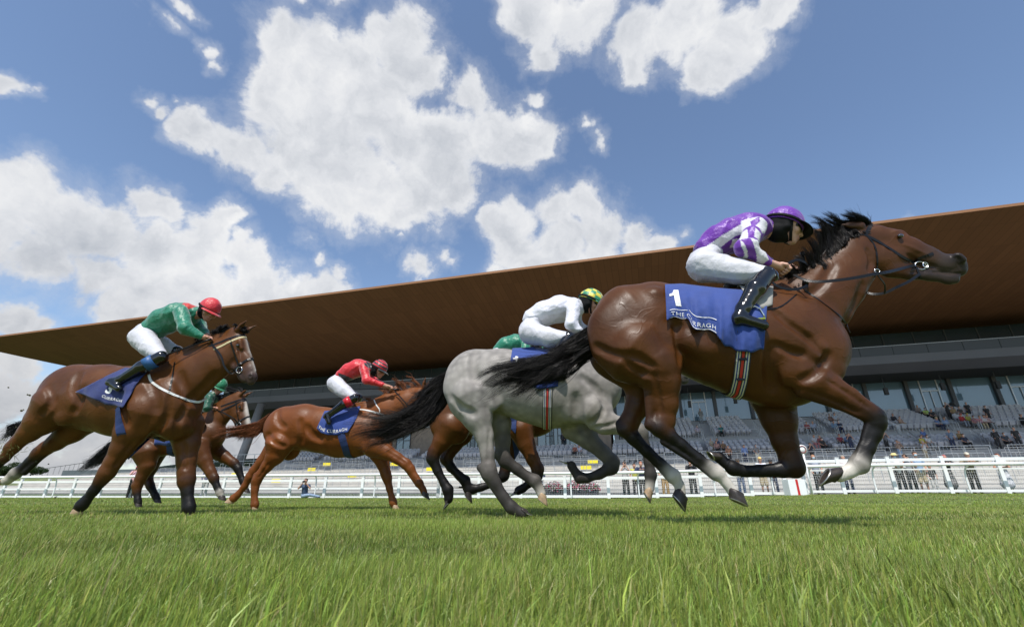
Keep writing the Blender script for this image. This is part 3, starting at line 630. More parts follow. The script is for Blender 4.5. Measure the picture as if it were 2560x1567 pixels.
# far trees at the left, slope railing
def tree(px, py, r, label, seed):
    g = np.random.default_rng(seed); s, z = px_q(px, py, 95.); root = empty('tree', tuple(G3(s, 95, 0)), label=label, cat='tree', group='far trees at the left')
    mb = MB(); mb.tube([(0, 0, 0), (0, 0, z * .5), (.3, 0, z)], [.3, .22, .08], n=8); mb.build('trunk', mat('bark', (.08, .06, .045), .9), root, True)
    mb = MB(); cl = [(g.normal(0, r * .55), g.normal(0, r * .5), z + g.normal(0, r * .22), r * g.uniform(.3, .5)) for _ in range(12)]
    for _ in range(5200):
        c = cl[g.integers(len(cl))]; d = g.normal(0, 1, 3); d /= np.linalg.norm(d); p = np.array(c[:3]) + d * c[3] * g.uniform(.6, 1.05) * (1, 1, .75); u = g.normal(0, 1, 3); u /= np.linalg.norm(u); v = np.cross(u, g.normal(0, 1, 3)); v /= np.linalg.norm(v) + 1e-9; q = .16 * g.uniform(.6, 1.3)
        mb.add([p - u * q, p + v * q * .6, p + u * q, p - v * q * .6], [(0, 1, 2, 3)])
    mb.build('crown', mat('tree_leaves', (.035, .062, .018), .8, noise=(.8, .4), trans=(.25, (.05, .1, .02))), root)
tree(32, 1172, 2.6, 'low bushy tree on the horizon at the far left edge', 1); tree(80, 1174, 2.5, 'bushy tree beside the sloping railing at the far left', 2); tree(5, 1180, 2.3, 'bush cut by the left edge of the picture', 3)
rt = empty('slope_railing', (0, 0, 0), label='dark railing climbing the grass slope beyond the trees at the left', cat='railing')
P = [np.array(G3(*(px_q(x, y, 66.)[0], 66., px_q(x, y, 66.)[1]))) for x, y in ((95, 1180), (150, 1172), (220, 1162), (290, 1148), (330, 1143), (400, 1132), (440, 1128))]
mb = MB(); U = np.array((0, 0, 1.)); mb.tube([p + U * .55 for p in P], .05, n=5); mb.build('handrail', M['dark_steel'], rt)
for i in range(len(P) - 1):
    n = max(2, int(np.linalg.norm(P[i + 1] - P[i]) / 1.2))
    for k in range(n): p = P[i] + (P[i + 1] - P[i]) * k / n; mb = MB(); mb.tube([p - U * .9, p + U * .55], .035, n=4); mb.build('baluster', M['dark_steel'], rt)
# ---------------------------------------------------------------- horse kit

M['hoof'] = mat('hoof_horn', (.030, .022, .017), .45, bump=(60, .5), noise=(25, .35))
M['hoof_pale'] = mat('pale_hoof_horn', (.36, .25, .15), .45, bump=(60, .5), noise=(25, .3))
M['shoe'] = mat('worn_steel', (.45, .43, .40), .35, .9)
M['eye'] = mat('eye_dark', (.012, .008, .006), .06, spec=.8, coat=1, coatrough=.03)
M['leather'] = mat('black_leather', (.005, .0045, .0045), .36, spec=.28, bump=(200, .2))
M['white_strap'] = mat('white_strap', (.62, .62, .60), .55, bump=(200, .2))
M['steel'] = mat('polished_steel', (.62, .61, .6), .22, 1)
M['cloth'] = mat('blue_saddle_cloth', (.011, .042, .22), .75, sheen=.2, noise=(9, .10), bump=(350, .25))
M['pad'] = mat('grey_foam_pad', (.30, .29, .27), .9, bump=(260, .4))
M['print'] = mat('white_print', (.72, .72, .72), .7)
def coatmat(name, rough=.42, coat=.0, amt=.26, nscale=4.0, vein=.16):
    m = mat(name, (.2, .1, .05), rough, spec=.24, coat=coat, noise=(nscale, amt), attr='coat', coatrough=.28)
    t = m.node_tree; b = t.nodes['Principled BSDF']
    tc = t.nodes.new('ShaderNodeTexCoord')
    n1 = t.nodes.new('ShaderNodeTexNoise'); n1.inputs['Scale'].default_value = 11; n1.inputs['Detail'].default_value = 3; n1.inputs['Distortion'].default_value = .6
    t.links.new(tc.outputs['Object'], n1.inputs['Vector'])
    b1 = t.nodes.new('ShaderNodeBump'); b1.inputs['Strength'].default_value = .28; b1.inputs['Distance'].default_value = .012; t.links.new(n1.outputs['Fac'], b1.inputs['Height'])
    # raised veins: thin contour of a distorted noise
    n2 = t.nodes.new('ShaderNodeTexNoise'); n2.inputs['Scale'].default_value = 4.2; n2.inputs['Detail'].default_value = 1.5; n2.inputs['Distortion'].default_value = .9
    t.links.new(tc.outputs['Object'], n2.inputs['Vector'])
    a = mth(t, 'ABSOLUTE', mth(t, 'SUBTRACT', n2.outputs['Fac'], .5)); v = mth(t, 'SUBTRACT', 1.0, mth(t, 'MULTIPLY', a, 28.0), clamp=True)
    b2 = t.nodes.new('ShaderNodeBump'); b2.inputs['Strength'].default_value = vein; b2.inputs['Distance'].default_value = .006
    t.links.new(v, b2.inputs['Height']); t.links.new(b1.outputs[0], b2.inputs['Normal'])
    n3 = t.nodes.new('ShaderNodeTexNoise'); n3.inputs['Scale'].default_value = 240; n3.inputs['Detail'].default_value = 2
    mp = t.nodes.new('ShaderNodeMapping'); mp.inputs['Scale'].default_value = (.35, 1, 1); t.links.new(tc.outputs['Object'], mp.inputs[0]); t.links.new(mp.outputs[0], n3.inputs['Vector'])
    b3 = t.nodes.new('ShaderNodeBump'); b3.inputs['Strength'].default_value = .30; b3.inputs['Distance'].default_value = .002
    t.links.new(n3.outputs['Fac'], b3.inputs['Height']); t.links.new(b2.outputs[0], b3.inputs['Normal']); t.links.new(b3.outputs[0], b.inputs['Normal'])
    t.links.new(b3.outputs[0], b.inputs['Coat Normal'])
    # sweat: uneven gloss
    rr = t.nodes.new('ShaderNodeMapRange'); t.links.new(n1.outputs['Fac'], rr.inputs[0]); rr.inputs[1].default_value = .3; rr.inputs[2].default_value = .7
    rr.inputs[3].default_value = rough - .08; rr.inputs[4].default_value = rough + .12; t.links.new(rr.outputs[0], b.inputs['Roughness'])
    return m
def hairmat(name, col):
    m = mat(name, col, .42, spec=.22, noise=(30, .35)); return m
M['hair_black'] = hairmat('black_horsehair', (.007, .0055, .005))
M['hair_red'] = hairmat('chestnut_horsehair', (.16, .055, .022))

def strands(name, m, parent, paths, n, r, jit, tip=.15, seed=1, curl=.0, seg=11, lenvar=.25, flat=1.0):
    """hair: n thin tapering strands, each a random blend of the guide paths (same point count), as one mesh"""
    g = np.random.default_rng(seed); P = np.array([catmull(p, 5) for p in paths]); K, T, _ = P.shape; nc = max(12, n // 45); CA = g.random(nc) * (K - 1); CO = g.normal(0, 1, (nc, 3)); CE = g.normal(0, 1, (nc, 3)); CL = 1 - lenvar * g.random(nc) ** 1.2; CP = g.random((nc, 3)) * 6.28; CF = 1.0 + 1.6 * g.random(nc)
    V = []; Fc = []; base = 0
    ts = np.linspace(0, 1, seg)
    for i in range(n):
        c_ = g.integers(nc); a = min(max(CA[c_] + g.normal(0, .10), 0), K - 1.001); k0 = int(a); w = a - k0; L = CL[c_] * (1 - .30 * g.random() ** 2)
        q = P[k0] * (1 - w) + P[min(k0 + 1, K - 1)] * w
        x = ts * L * (T - 1); i0 = np.minimum(x.astype(int), T - 2); fx = (x - i0)[:, None]
        c = q[i0] * (1 - fx) + q[i0 + 1] * fx
        o = (CO[c_] * .8 + g.normal(0, .5, 3)) * jit[0]; e = (CE[c_] + g.normal(0, .22, 3)) * jit[1]; z_ = g.normal(0, 1, 3) * jit[1] * (1.6 if g.random() < .04 else .0)
        ph = CP[c_] + g.normal(0, .25, 3); fr = CF[c_]
        c = c + o * (1 - ts[:, None]) + e * (ts[:, None] ** 1.2) + z_ * ts[:, None] ** 1.5 + curl * np.sin(ts[:, None] * fr * 6.28 + ph) * ts[:, None]
        rad = r * (.6 + .8 * g.random()) * (1 - (1 - tip) * ts ** 1.5)
        t = np.gradient(c, axis=0); t /= np.linalg.norm(t, axis=1)[:, None] + 1e-9
        u = np.cross(t, g.normal(0, 1, 3)); u /= np.linalg.norm(u, axis=1)[:, None] + 1e-9; b = np.cross(t, u)
        for s_ in range(3):
            an = 2.0944 * s_; V.append(c + rad[:, None] * (math.cos(an) * u + math.sin(an) * b))
        I = base + np.arange(seg - 1)
        for s_ in range(3):
            s2 = (s_ + 1) % 3; Fc.append(np.stack([I + s_ * seg, I + s2 * seg, I + s2 * seg + 1, I + s_ * seg + 1], -1))
        base += 3 * seg
    V = np.concatenate(V); Fc = np.concatenate(Fc)
    me = bpy.data.meshes.new(name); me.vertices.add(len(V)); me.vertices.foreach_set('co', V.astype(np.float32).ravel())
    me.loops.add(Fc.size); me.loops.foreach_set('vertex_index', Fc.astype(np.int32).ravel()); me.polygons.add(len(Fc))
    me.polygons.foreach_set('loop_start', np.arange(0, Fc.size, 4, dtype=np.int32)); me.update(calc_edges=True)
    return link(name, me, m, parent, True)
def make_hoof(B, root, c, cor, sole, toe, ly, w=.052, pale=False):
    """cor: coronet centre, sole: sole centre, toe: toe tip (crop pixels); near-conical horn with a steel shoe under it"""
    C0 = B.fr.at(c, *cor, ly)[0]; S0 = B.fr.at(c, *sole, ly)[0]; T0 = B.fr.at(c, *toe, ly)[0]
    up = C0 - S0; H = np.linalg.norm(up); fwd = T0 - S0; n = np.cross(fwd, np.array((0, 1., 0))); n /= np.linalg.norm(n)
    if n @ up < 0: n = -n
    fwd = fwd - n * (fwd @ n); Lf = max(np.linalg.norm(fwd), .045); fwd /= np.linalg.norm(fwd); lat = np.cross(n, fwd)
    C0 = C0 if H > .045 else S0 + up / H * .055
    m = 20; v = []; rings = [(C0 + n * .012, .80, .78, 0), (C0, .86, .84, 0), (C0 * .5 + S0 * .5, .93, .94, .04), (S0, 1., 1.0, .10), (S0 - n * .006, .99, .99, .10), (S0 - n * .006, .80, .80, .10), (S0 - n * .002, .74, .74, .10), (S0 + n * .004, .0, .0, .10)]
    for (p, a, b, sh) in rings:
        for k in range(m):
            an = 2 * math.pi * k / m; cx = math.cos(an); fx = (Lf if cx > 0 else .72 * Lf) * a * cx
            v.append(p + fwd * fx + lat * w * b * math.sin(an) * (1 - .15 * max(0, -cx)))
    f = []; mi = []
    for i in range(len(rings) - 1):
        for k in range(m):
            k2 = (k + 1) % m; f.append((i * m + k, i * m + k2, (i + 1) * m + k2, (i + 1) * m + k)); mi.append(1 if i in (3, 4, 5) else 0)
    f.append(tuple(range(m - 1, -1, -1))); mi.append(0)
    me = pymesh('hoof', v, f); o = link('hoof', me, [M['hoof_pale'] if pale else M['hoof'], M['shoe']], root, True)
    me.polygons.foreach_set('material_index', np.array(mi, np.int32)); return o
def numeral_one(G, name, m, parent, u0, w0, ex, ey, size, off=.006):
    P = [(0, .74), (.22, .80), (.34, 1.0), (.66, 1.0), (.66, 0), (.30, 0), (.30, .66), (0, .60)]; bm = bmesh.new(); bm.faces.new([bm.verts.new((x, y, 0)) for x, y in P])
    for _ in range(3): bmesh.ops.subdivide_edges(bm, edges=[e for e in bm.edges if e.calc_length() > .12], cuts=1)
    bmesh.ops.triangulate(bm, faces=bm.faces)
    for v in bm.verts:
        u = u0 + v.co.x * size * ex[0] + v.co.y * size * ey[0]; w = w0 + v.co.x * size * ex[1] + v.co.y * size * ey[1]
        p = on_sheet(G, u, w); n = np.cross(on_sheet(G, u + .02, w) - on_sheet(G, u - .02, w), on_sheet(G, u, w + .02) - on_sheet(G, u, w - .02)); n /= np.linalg.norm(n) + 1e-9; v.co = Vector(p + (n if n[1] < 0 else -n) * off)
    me = bpy.data.meshes.new(name); bm.to_mesh(me); bm.free(); return link(name, me, m, parent)
def ball(name, c, r, m, parent, sc=(1, 1, 1)):
    bm = bmesh.new(); bmesh.ops.create_uvsphere(bm, u_segments=20, v_segments=12, radius=r)
    me = bpy.data.meshes.new(name); bm.to_mesh(me); bm.free(); o = link(name, me, m, parent, True); o.location = c; o.scale = sc; return o
def sheet(B, name, m, parent, c, top, bot, nu=26, nv=14, off=.012, over=5, wav=.0, seed=3, thick=.004, extra=None):
    """cloth lying on the near flank: top and bottom edges as crop-pixel polylines; the top edge is carried over the back and down the far side"""
    g = np.random.default_rng(seed)
    def samp(P, n):
        P = np.array(P, float); L = np.r_[0, np.cumsum(np.linalg.norm(np.diff(P, axis=0), axis=1))]; t = np.linspace(0, L[-1], n)
        return np.stack([np.interp(t, L, P[:, i]) for i in (0, 1)], -1)
    T_, B_ = samp(top, nu), samp(bot, nu); G = np.zeros((nv, nu, 3)); ph = g.random(4) * 6
    for j in range(nv):
        for i in range(nu):
            w = j / (nv - 1); p = T_[i] * (1 - w) + B_[i] * w
            p = p + np.array((0, wav * 200 * w ** 2 * (math.sin(i * .34 + ph[2]) + .5 * math.sin(i * .83 + ph[3])))); o = off + wav * (w ** 1.5) * (math.sin(i * .38 + ph[0] + w * 3) + .6 * math.sin(i * .9 + ph[1] - 2 * w)) * .5 + wav * .5 * w
            G[j, i] = B.hit(c, p[0], p[1], o)
    rows = [G[j] for j in range(nv)]
    for q in range(1, over):
        r0 = G[min(q * 2, nv - 1)].copy(); r0[:, 1] = np.abs(r0[:, 1])
        for i in range(nu): r0[i] = B.near(r0[i, 0], r0[i, 2], off, side=1)
        rows.insert(0, r0)
    R_ = np.array(rows); a, b = R_.shape[:2]; v = R_.reshape(-1, 3)
    f = [(i * b + j, (i + 1) * b + j, (i + 1) * b + j + 1, i * b + j + 1) for i in range(a - 1) for j in range(b - 1)]
    o = link(name, pymesh(name, v, f), m, parent, True)
    so_ = o.modifiers.new('thick', 'SOLIDIFY'); so_.thickness = thick; so_.offset = 0
    return o, G
def on_sheet(G, u, w):
    a, b = G.shape[:2]; x = np.clip(u, 0, 1) * (b - 1); y = np.clip(w, 0, 1) * (a - 1); i = min(int(x), b - 2); j = min(int(y), a - 2); fx, fy = x - i, y - j
    return (G[j, i] * (1 - fx) + G[j, i + 1] * fx) * (1 - fy) + (G[j + 1, i] * (1 - fx) + G[j + 1, i + 1] * fx) * fy
def text_on(G, B, name, txt, m, parent, u0, w0, ex, ey, size, off=.006, bold=0.0, shear=0, ext=None):
    """lettering laid on a sheet: origin (u0, w0), ex/ey = steps in (u, w) per unit of text x / y"""
    cu = bpy.data.curves.new(name, 'FONT'); cu.body = txt; cu.size = 1; cu.offset = bold; cu.resolution_u = 3; cu.shear = shear; cu.space_character = 1.12
    tmp = bpy.data.objects.new('tmp', cu); COL.objects.link(tmp); dg = bpy.context.evaluated_depsgraph_get(); me = bpy.data.meshes.new_from_object(tmp.evaluated_get(dg))
    bpy.data.objects.remove(tmp)
    bm = bmesh.new(); bm.from_mesh(me)
    for _ in range(2): bmesh.ops.subdivide_edges(bm, edges=[e for e in bm.edges if e.calc_length() > .12], cuts=1)
    bmesh.ops.triangulate(bm, faces=bm.faces)
    for v in bm.verts:
        u = u0 + v.co.x * size * ex[0] + v.co.y * size * ey[0]; w = w0 + v.co.x * size * ex[1] + v.co.y * size * ey[1]
        p = on_sheet(G, u, w); du = on_sheet(G, u + .02, w) - on_sheet(G, u - .02, w); dw = on_sheet(G, u, w + .02) - on_sheet(G, u, w - .02)
        n = np.cross(du, dw); n /= np.linalg.norm(n) + 1e-9; n = n if n[1] < 0 else -n; v.co = Vector(p + n * off)
    bm.to_mesh(me); bm.free(); return link(name, me, m, parent)
def belt(B, c, pts, name, m, parent, w=.022, th=.004, off=.004, n=5, far=False):
    """strap lying on the skin through crop pixels"""
    Q = []; Nn = []
    pp = catmull([np.array((p[0], p[1], 0)) for p in pts], n)
    for p in pp:
        x = B.hit(c, p[0], p[1], off); Q.append(x); Nn.append(B.grad(x))
    mb = MB(); mb.strap(Q, Nn, w, th); return mb.build(name, m, parent), Q
def air(B, c, pts, n=5):
    """smooth line through crop pixels at given lateral offsets (x, y, ly)"""
    return catmull([B.fr.at(c, p[0], p[1], p[2])[0] for p in pts], n)
def girth_band(B, root, lx, w, m, zc, tilt=0, z0=None, name='girth', off=.006, n=46, a0=-2.6, a1=2.6, slack=0):
    """strap round the barrel at lx (leaning by tilt), from the saddle on one side under the belly to the other"""
    Q = []; Nn = []
    for i in range(n):
        a = a0 + (a1 - a0) * i / (n - 1)      # 0 = straight down
        d = np.array((0, math.sin(a), -math.cos(a)))
        R_ = np.linspace(.75, .02, 200); X = np.array((lx, 0, zc)) + R_[:, None] * d; X[:, 0] += (X[:, 2] - zc) * tilt
        D = B.evl(X) - off; k = np.argmax(D < 0) if (D < 0).any() else len(R_) - 1; Q.append(X[k]); Nn.append(d)
    mb = MB(); mb.strap(Q, Nn, w, .004); return mb.build(name, m, root), Q
# ---------------------------------------------------------------- the leading bay
BAY = np.array((.070, .0240, .0050)); BAYD = BAY * .62; BLK = np.array((.0065, .0055, .0050)); WHT = np.array((.52, .48, .42)); MUZ = np.array((.030, .020, .015))
M['bay1'] = coatmat('wet_bay_coat')
f1 = Frame((1.6, 3.10), -.12)
def build_h1():
    root = empty('race_horse', f1.O, f1.a, label='dark bay horse in the lead, saddle cloth number 1, under the purple jockey', cat='horse', group='racehorses galloping past')
    B = Body(f1); b = BAY; d = BAYD
    # trunk
    B.cap('B', [(520, 300, 232), (620, 280, 212), (730, 300, 222), (850, 335, 250), (1000, 375, 280), (1150, 400, 308), (1300, 400, 300), (1420, 380, 270)], 0, .06, .80, b)
    B.cap('B', [(1400, 400, 250), (1500, 420, 212), (1560, 450, 180)], 0, .06, .86, b)
    B.cap('B', [(1180, 500, 235), (1340, 560, 225), (1450, 600, 160)], 0, .05, .72, b)
    B.cap('B', [(1260, 170, 90), (1360, 130, 62), (1430, 90, 60)], 0, .08, .7, b)           # withers
    # croup and haunch
    B.cap('B', [(520, 270, 205), (640, 210, 140), (700, 230, 140)], 0, .05, .9, b)
    B.cap('B', [(430, 330, 175), (470, 400, 195), (560, 480, 180)], -.11, .06, .62, b, mir=True)
    B.cap('B', [(600, 300, 170), (660, 400, 145), (690, 500, 100)], -.16, .04, .5, b, mir=True)      # thigh muscle
    B.cap('B', [(640, 150, 60), (640, 200, 50)], -.17, .05, 1, b, mir=True)        # point of hip
    # near hind leg
    nh = -.15
    B.cap('B', [(545, 470, 205, -.13), (640, 540, 150, -.15), (690, 640, 95, -.16), (708, 760, 66, -.15), (705, 860, 50, -.14), (690, 905, 52, -.14)], nh, .035, .82, b)
    B.cap('B', [(700, 850, 42, None, d), (615, 885, 26, None, BLK), (660, 905, 40)], nh, .02, .8, BLK)
    B.cap('B', [(620, 700, 40), (608, 890, 15)], nh, .03, .8, d)                   # tendon to the point of hock
    B.cap('B', [(672, 905, 55, None, BLK), (730, 950, 40), (800, 1000, 31), (900, 1080, 28, None, BLK), (965, 1130, 29, None, WHT), (1005, 1163, 39, None, WHT), (1060, 1225, 27), (1095, 1272, 33)], nh + .01, .02, .85, BLK)
    B.cap('B', [(690, 985, 18, None, BLK), (880, 1110, 14), (985, 1185, 22, None, WHT)], nh + .01, .012, .9, BLK)      # back tendon
    # far hind leg
    fh = .13
    B.cap('B', [(560, 540, 165, .10), (575, 660, 100), (540, 780, 64), (500, 860, 52), (490, 900, 52)], fh, .035, .82, b)
    B.cap('B', [(500, 850, 45, None, BLK), (442, 880, 24), (465, 910, 42), (520, 960, 40), (600, 1040, 31), (680, 1110, 28, None, BLK), (715, 1145, 30, None, WHT), (750, 1180, 40, None, WHT), (785, 1235, 27, None, WHT * .8), (792, 1278, 30)], fh, .02, .85, BLK)
    B.cap('B', [(500, 975, 16, None, BLK), (640, 1105, 14), (735, 1200, 22)], fh, .012, .9, BLK)
    # near fore leg
    nf = -.17
    B.cap('B', [(1500, 330, 150, -.14), (1590, 430, 150, -.16), (1600, 530, 135, -.16)], nf, .045, .5, b)      # shoulder
    B.cap('B', [(1330, 220, 60, -.14), (1450, 330, 85, -.2), (1570, 450, 75, -.24)], nf, .03, .45, b)
    B.cap('B', [(1440, 560, 115, -.19), (1540, 610, 100, -.2)], nf, .04, .6, b)     # triceps
    B.cap('B', [(1570, 640, 108), (1660, 690, 82), (1770, 745, 60, None, d), (1840, 785, 51, None, d * .5), (1880, 808, 50, None, BLK * 1.5), (1915, 840, 56, None, BLK), (1925, 875, 50)], nf, .03, .82, b)
    B.cap('B', [(1500, 690, 45), (1700, 765, 28), (1850, 835, 26)], nf - .01, .02, .8, d)
    B.cap('B', [(1640, 610, 40), (1790, 700, 26), (1900, 790, 24)], nf - .03, .018, .8, b)
    B.cap('B', [(1925, 880, 50, None, BLK), (1915, 940, 38), (1880, 1020, 34), (1850, 1080, 38, None, BLK), (1828, 1115, 50, None, WHT), (1770, 1155, 34, None, WHT), (1712, 1175, 40)], nf, .02, .85, BLK)
    B.cap('B', [(1880, 900, 26, None, BLK), (1845, 1000, 18), (1800, 1095, 26, None, WHT)], nf, .012, .9, BLK)
    # far fore leg
    ff = .15
    B.cap('B', [(1330, 740, 130), (1360, 850, 95), (1395, 980, 68), (1430, 1080, 58), (1445, 1125, 62, None, BLK)], ff, .035, .82, d)
    B.cap('B', [(1448, 1130, 60, None, BLK), (1380, 1146, 42), (1250, 1150, 31), (1150, 1150, 30), (1095, 1135, 40), (1045, 1100, 27), (1018, 1075, 34)], ff, .02, .85, BLK)
    B.cap('B', [(1340, 1172, 16), (1180, 1172, 15), (1100, 1158, 22)], ff, .012, .9, BLK)
    # neck
    B.cap('A', [(1060, 880, 205), (1180, 800, 218), (1300, 690, 190), (1390, 570, 155), (1450, 460, 132), (1500, 380, 118)], 0, .06, .52, b)
    B.cap('A', [(930, 760, 90), (1080, 690, 80), (1200, 580, 70), (1310, 440, 66), (1400, 330, 64)], 0, .04, .45, b)
    B.cap('A', [(1150, 960, 190), (1240, 890, 130), (1370, 740, 85), (1500, 620, 70)], 0, .05, .7, b)
    # head
    B.cap('A', [(1500, 350, 105), (1600, 345, 100), (1700, 370, 100)], 0, .03, .62, b)
    B.cap('A', [(1640, 480, 138), (1720, 470, 120)], 0, .04, .50, b)                 # cheek
    B.cap('A', [(1720, 370, 92, None, b), (1850, 430, 92, None, b * .8), (1980, 490, 86, None, MUZ * 1.6), (2090, 535, 76, None, MUZ)], 0, .035, .60, b)
    B.cap('A', [(2080, 540, 74, None, MUZ), (2190, 545, 74), (2215, 575, 58)], 0, .03, .64, MUZ)
    B.cap('A', [(2225, 600, 34), (2180, 620, 30)], 0, .02, .9, MUZ)
    B.cap('A', [(1700, 575, 80, None, d), (1850, 605, 58, None, MUZ), (2000, 625, 46), (2140, 650, 46), (2185, 655, 38)], 0, .03, .55, d)
    B.cap('A', [(2212, 494, 35), (2238, 512, 32)], -.050, .02, 1., MUZ, mir=True)
    B.cap('A', [(2206, 494, 27), (2238, 512, 22)], -.080, .010, 1., BLK, op=-1, mir=True)   # nostrils
    B.cap('A', [(1782, 328, 17)], -.092, .012, 1., BLK, op=-1, mir=True)
    B.cap('A', [(1480, 255, 36), (1400, 252, 24), (1335, 246, 5)], -.055, .012, .6, d, mir=True)   # ears laid back
    B.cap('A', [(1450, 262, 12), (1375, 252, 8)], -.085, .008, .8, BLK, op=-1)
    B.cap('A', [(900, 668, 10), (960, 640, 12), (1040, 612, 12), (1110, 565, 13), (1170, 500, 13), (1230, 430, 13), (1280, 366, 13), (1320, 306, 13), (1360, 262, 12), (1420, 240, 12), (1500, 232, 10)], 0, .012, 2.2, BLK)
    # muscles drawn on the skin
    G = B.groove
    G('B', [(770, 300), (782, 400), (786, 520)], .03, 0.0135, .03)
    G('B', [(300, 430), (410, 480), (540, 495), (640, 560)], .025, 0.0097, .035)
    G('B', [(470, 520), (560, 580), (650, 600)], .02, 0.0067, .03)
    G('B', [(640, 610), (660, 700), (680, 820)], .016, 0.0053, .02)
    G('B', [(800, 380), (870, 430), (950, 470)], .05, 0.0053, .06, ridge=True)
    G('B', [(1318, 430), (1312, 560), (1330, 680)], .03, 0.0105, .04)
    G('B', [(1340, 230), (1420, 300), (1540, 390), (1630, 480)], .02, 0.0075, .03)
    G('B', [(1350, 420), (1430, 460), (1500, 480)], .02, 0.0053, .03)
    G('B', [(1655, 470), (1620, 530), (1570, 590), (1490, 625)], .022, 0.0075, .03)
    
    G('B', [(1650, 630), (1760, 700), (1880, 785)], .012, 0.0045, .014)
    G('B', [(1540, 690), (1680, 745), (1820, 815)], .012, 0.0045, .014)
    G('A', [(1500, 690), (1440, 850), (1350, 1000)], .025, 0.0090, .03)
    G('A', [(1270, 560), (1190, 700), (1060, 800)], .03, 0.0053, .04)
    G('A', [(1545, 590), (1560, 520), (1530, 430)], .016, 0.0075, .02)
    for zz in ((1740, 300), ): G('A', [(1720, 305), (1790, 296), (1850, 345)], .012, 0.0060, .012, ridge=True)
    G('A', [(1800, 395), (1890, 430), (1990, 480)], .012, 0.0053, .012, ridge=True)
    G('A', [(1850, 605), (1960, 600), (2090, 606), (2180, 612), (2245, 610)], .006, 0.0067, .006)
    G('A', [(1830, 470), (1920, 530), (2040, 560)], .012, 0.0045, .014)
    me = B.mesh('body', .0095); link('body', me, M['bay1'], root, True)
    for y_ in (-.089, .089): ball('eye', B.fr.at('A', 1783, 330, y_ * .86)[0], .018, M['eye'], root, (1.15, .75, .9))
    make_hoof(B, root, 'B', (1105, 1275), (1120, 1328), (1184, 1358), nh, .05)
    make_hoof(B, root, 'B', (792, 1280), (778, 1330), (822, 1388), fh, .05)
    make_hoof(B, root, 'B', (1700, 1165), (1632, 1182), (1598, 1242), nf, .05)
    make_hoof(B, root, 'B', (1015, 1072), (972, 1068), (948, 1035), ff, .05)
    return root, B
h1, B1 = build_h1()
M['girth1'] = mat('striped_girth', (.02, .04, .15), .7)
def stripes(m, cols, axis_attr='band'):
    """lengthwise stripes across a strap: colour follows the attribute band (0..1)"""
    t = m.node_tree; a = t.nodes.new('ShaderNodeAttribute'); a.attribute_name = 'band'
    r = t.nodes.new('ShaderNodeValToRGB'); t.links.new(a.outputs['Fac'], r.inputs[0]); r.color_ramp.interpolation = 'CONSTANT'
    e = r.color_ramp.elements; e[0].position = 0; e[0].color = (*cols[0], 1); e[1].position = 1 / len(cols); e[1].color = (*cols[1], 1)
    for i in range(2, len(cols)): q = e.new(i / len(cols)); q.color = (*cols[i], 1)
    t.links.new(r.outputs[0], t.nodes['Principled BSDF'].inputs['Base Color'])
_b = (.015, .05, .22); _w = (.55, .53, .45); _k = (.02, .02, .03); _r = (.50, .03, .02)
stripes(M['girth1'], [_k, _w, _b, _w, _k, _r, _r, _k, _w, _b, _w, _k])
def banded(name, Q, Nn, w, m, parent, th=.004, nb=12):
    Q = [np.array(q) for q in Q]; V = []; bd = []; f = []; m_ = len(Q)
    for i in range(m_):
        t = Q[min(i + 1, m_ - 1)] - Q[max(i - 1, 0)]; t /= np.linalg.norm(t); n = np.array(Nn[i], float); b = np.cross(t, n); b /= np.linalg.norm(b)
        for k in range(nb + 1): V.append(Q[i] + b * w * (k / nb - .5)); bd.append(min(k / nb, .999))
    for i in range(m_ - 1):
        for k in range(nb): a = i * (nb + 1) + k; f.append((a, a + 1, a + nb + 2, a + nb + 1))
    me = pymesh(name, V, f); at = me.attributes.new('band', 'FLOAT', 'POINT'); at.data.foreach_set('value', np.array(bd, np.float32))
    o = link(name, me, m, parent); s = o.modifiers.new('thick', 'SOLIDIFY'); s.thickness = th; return o
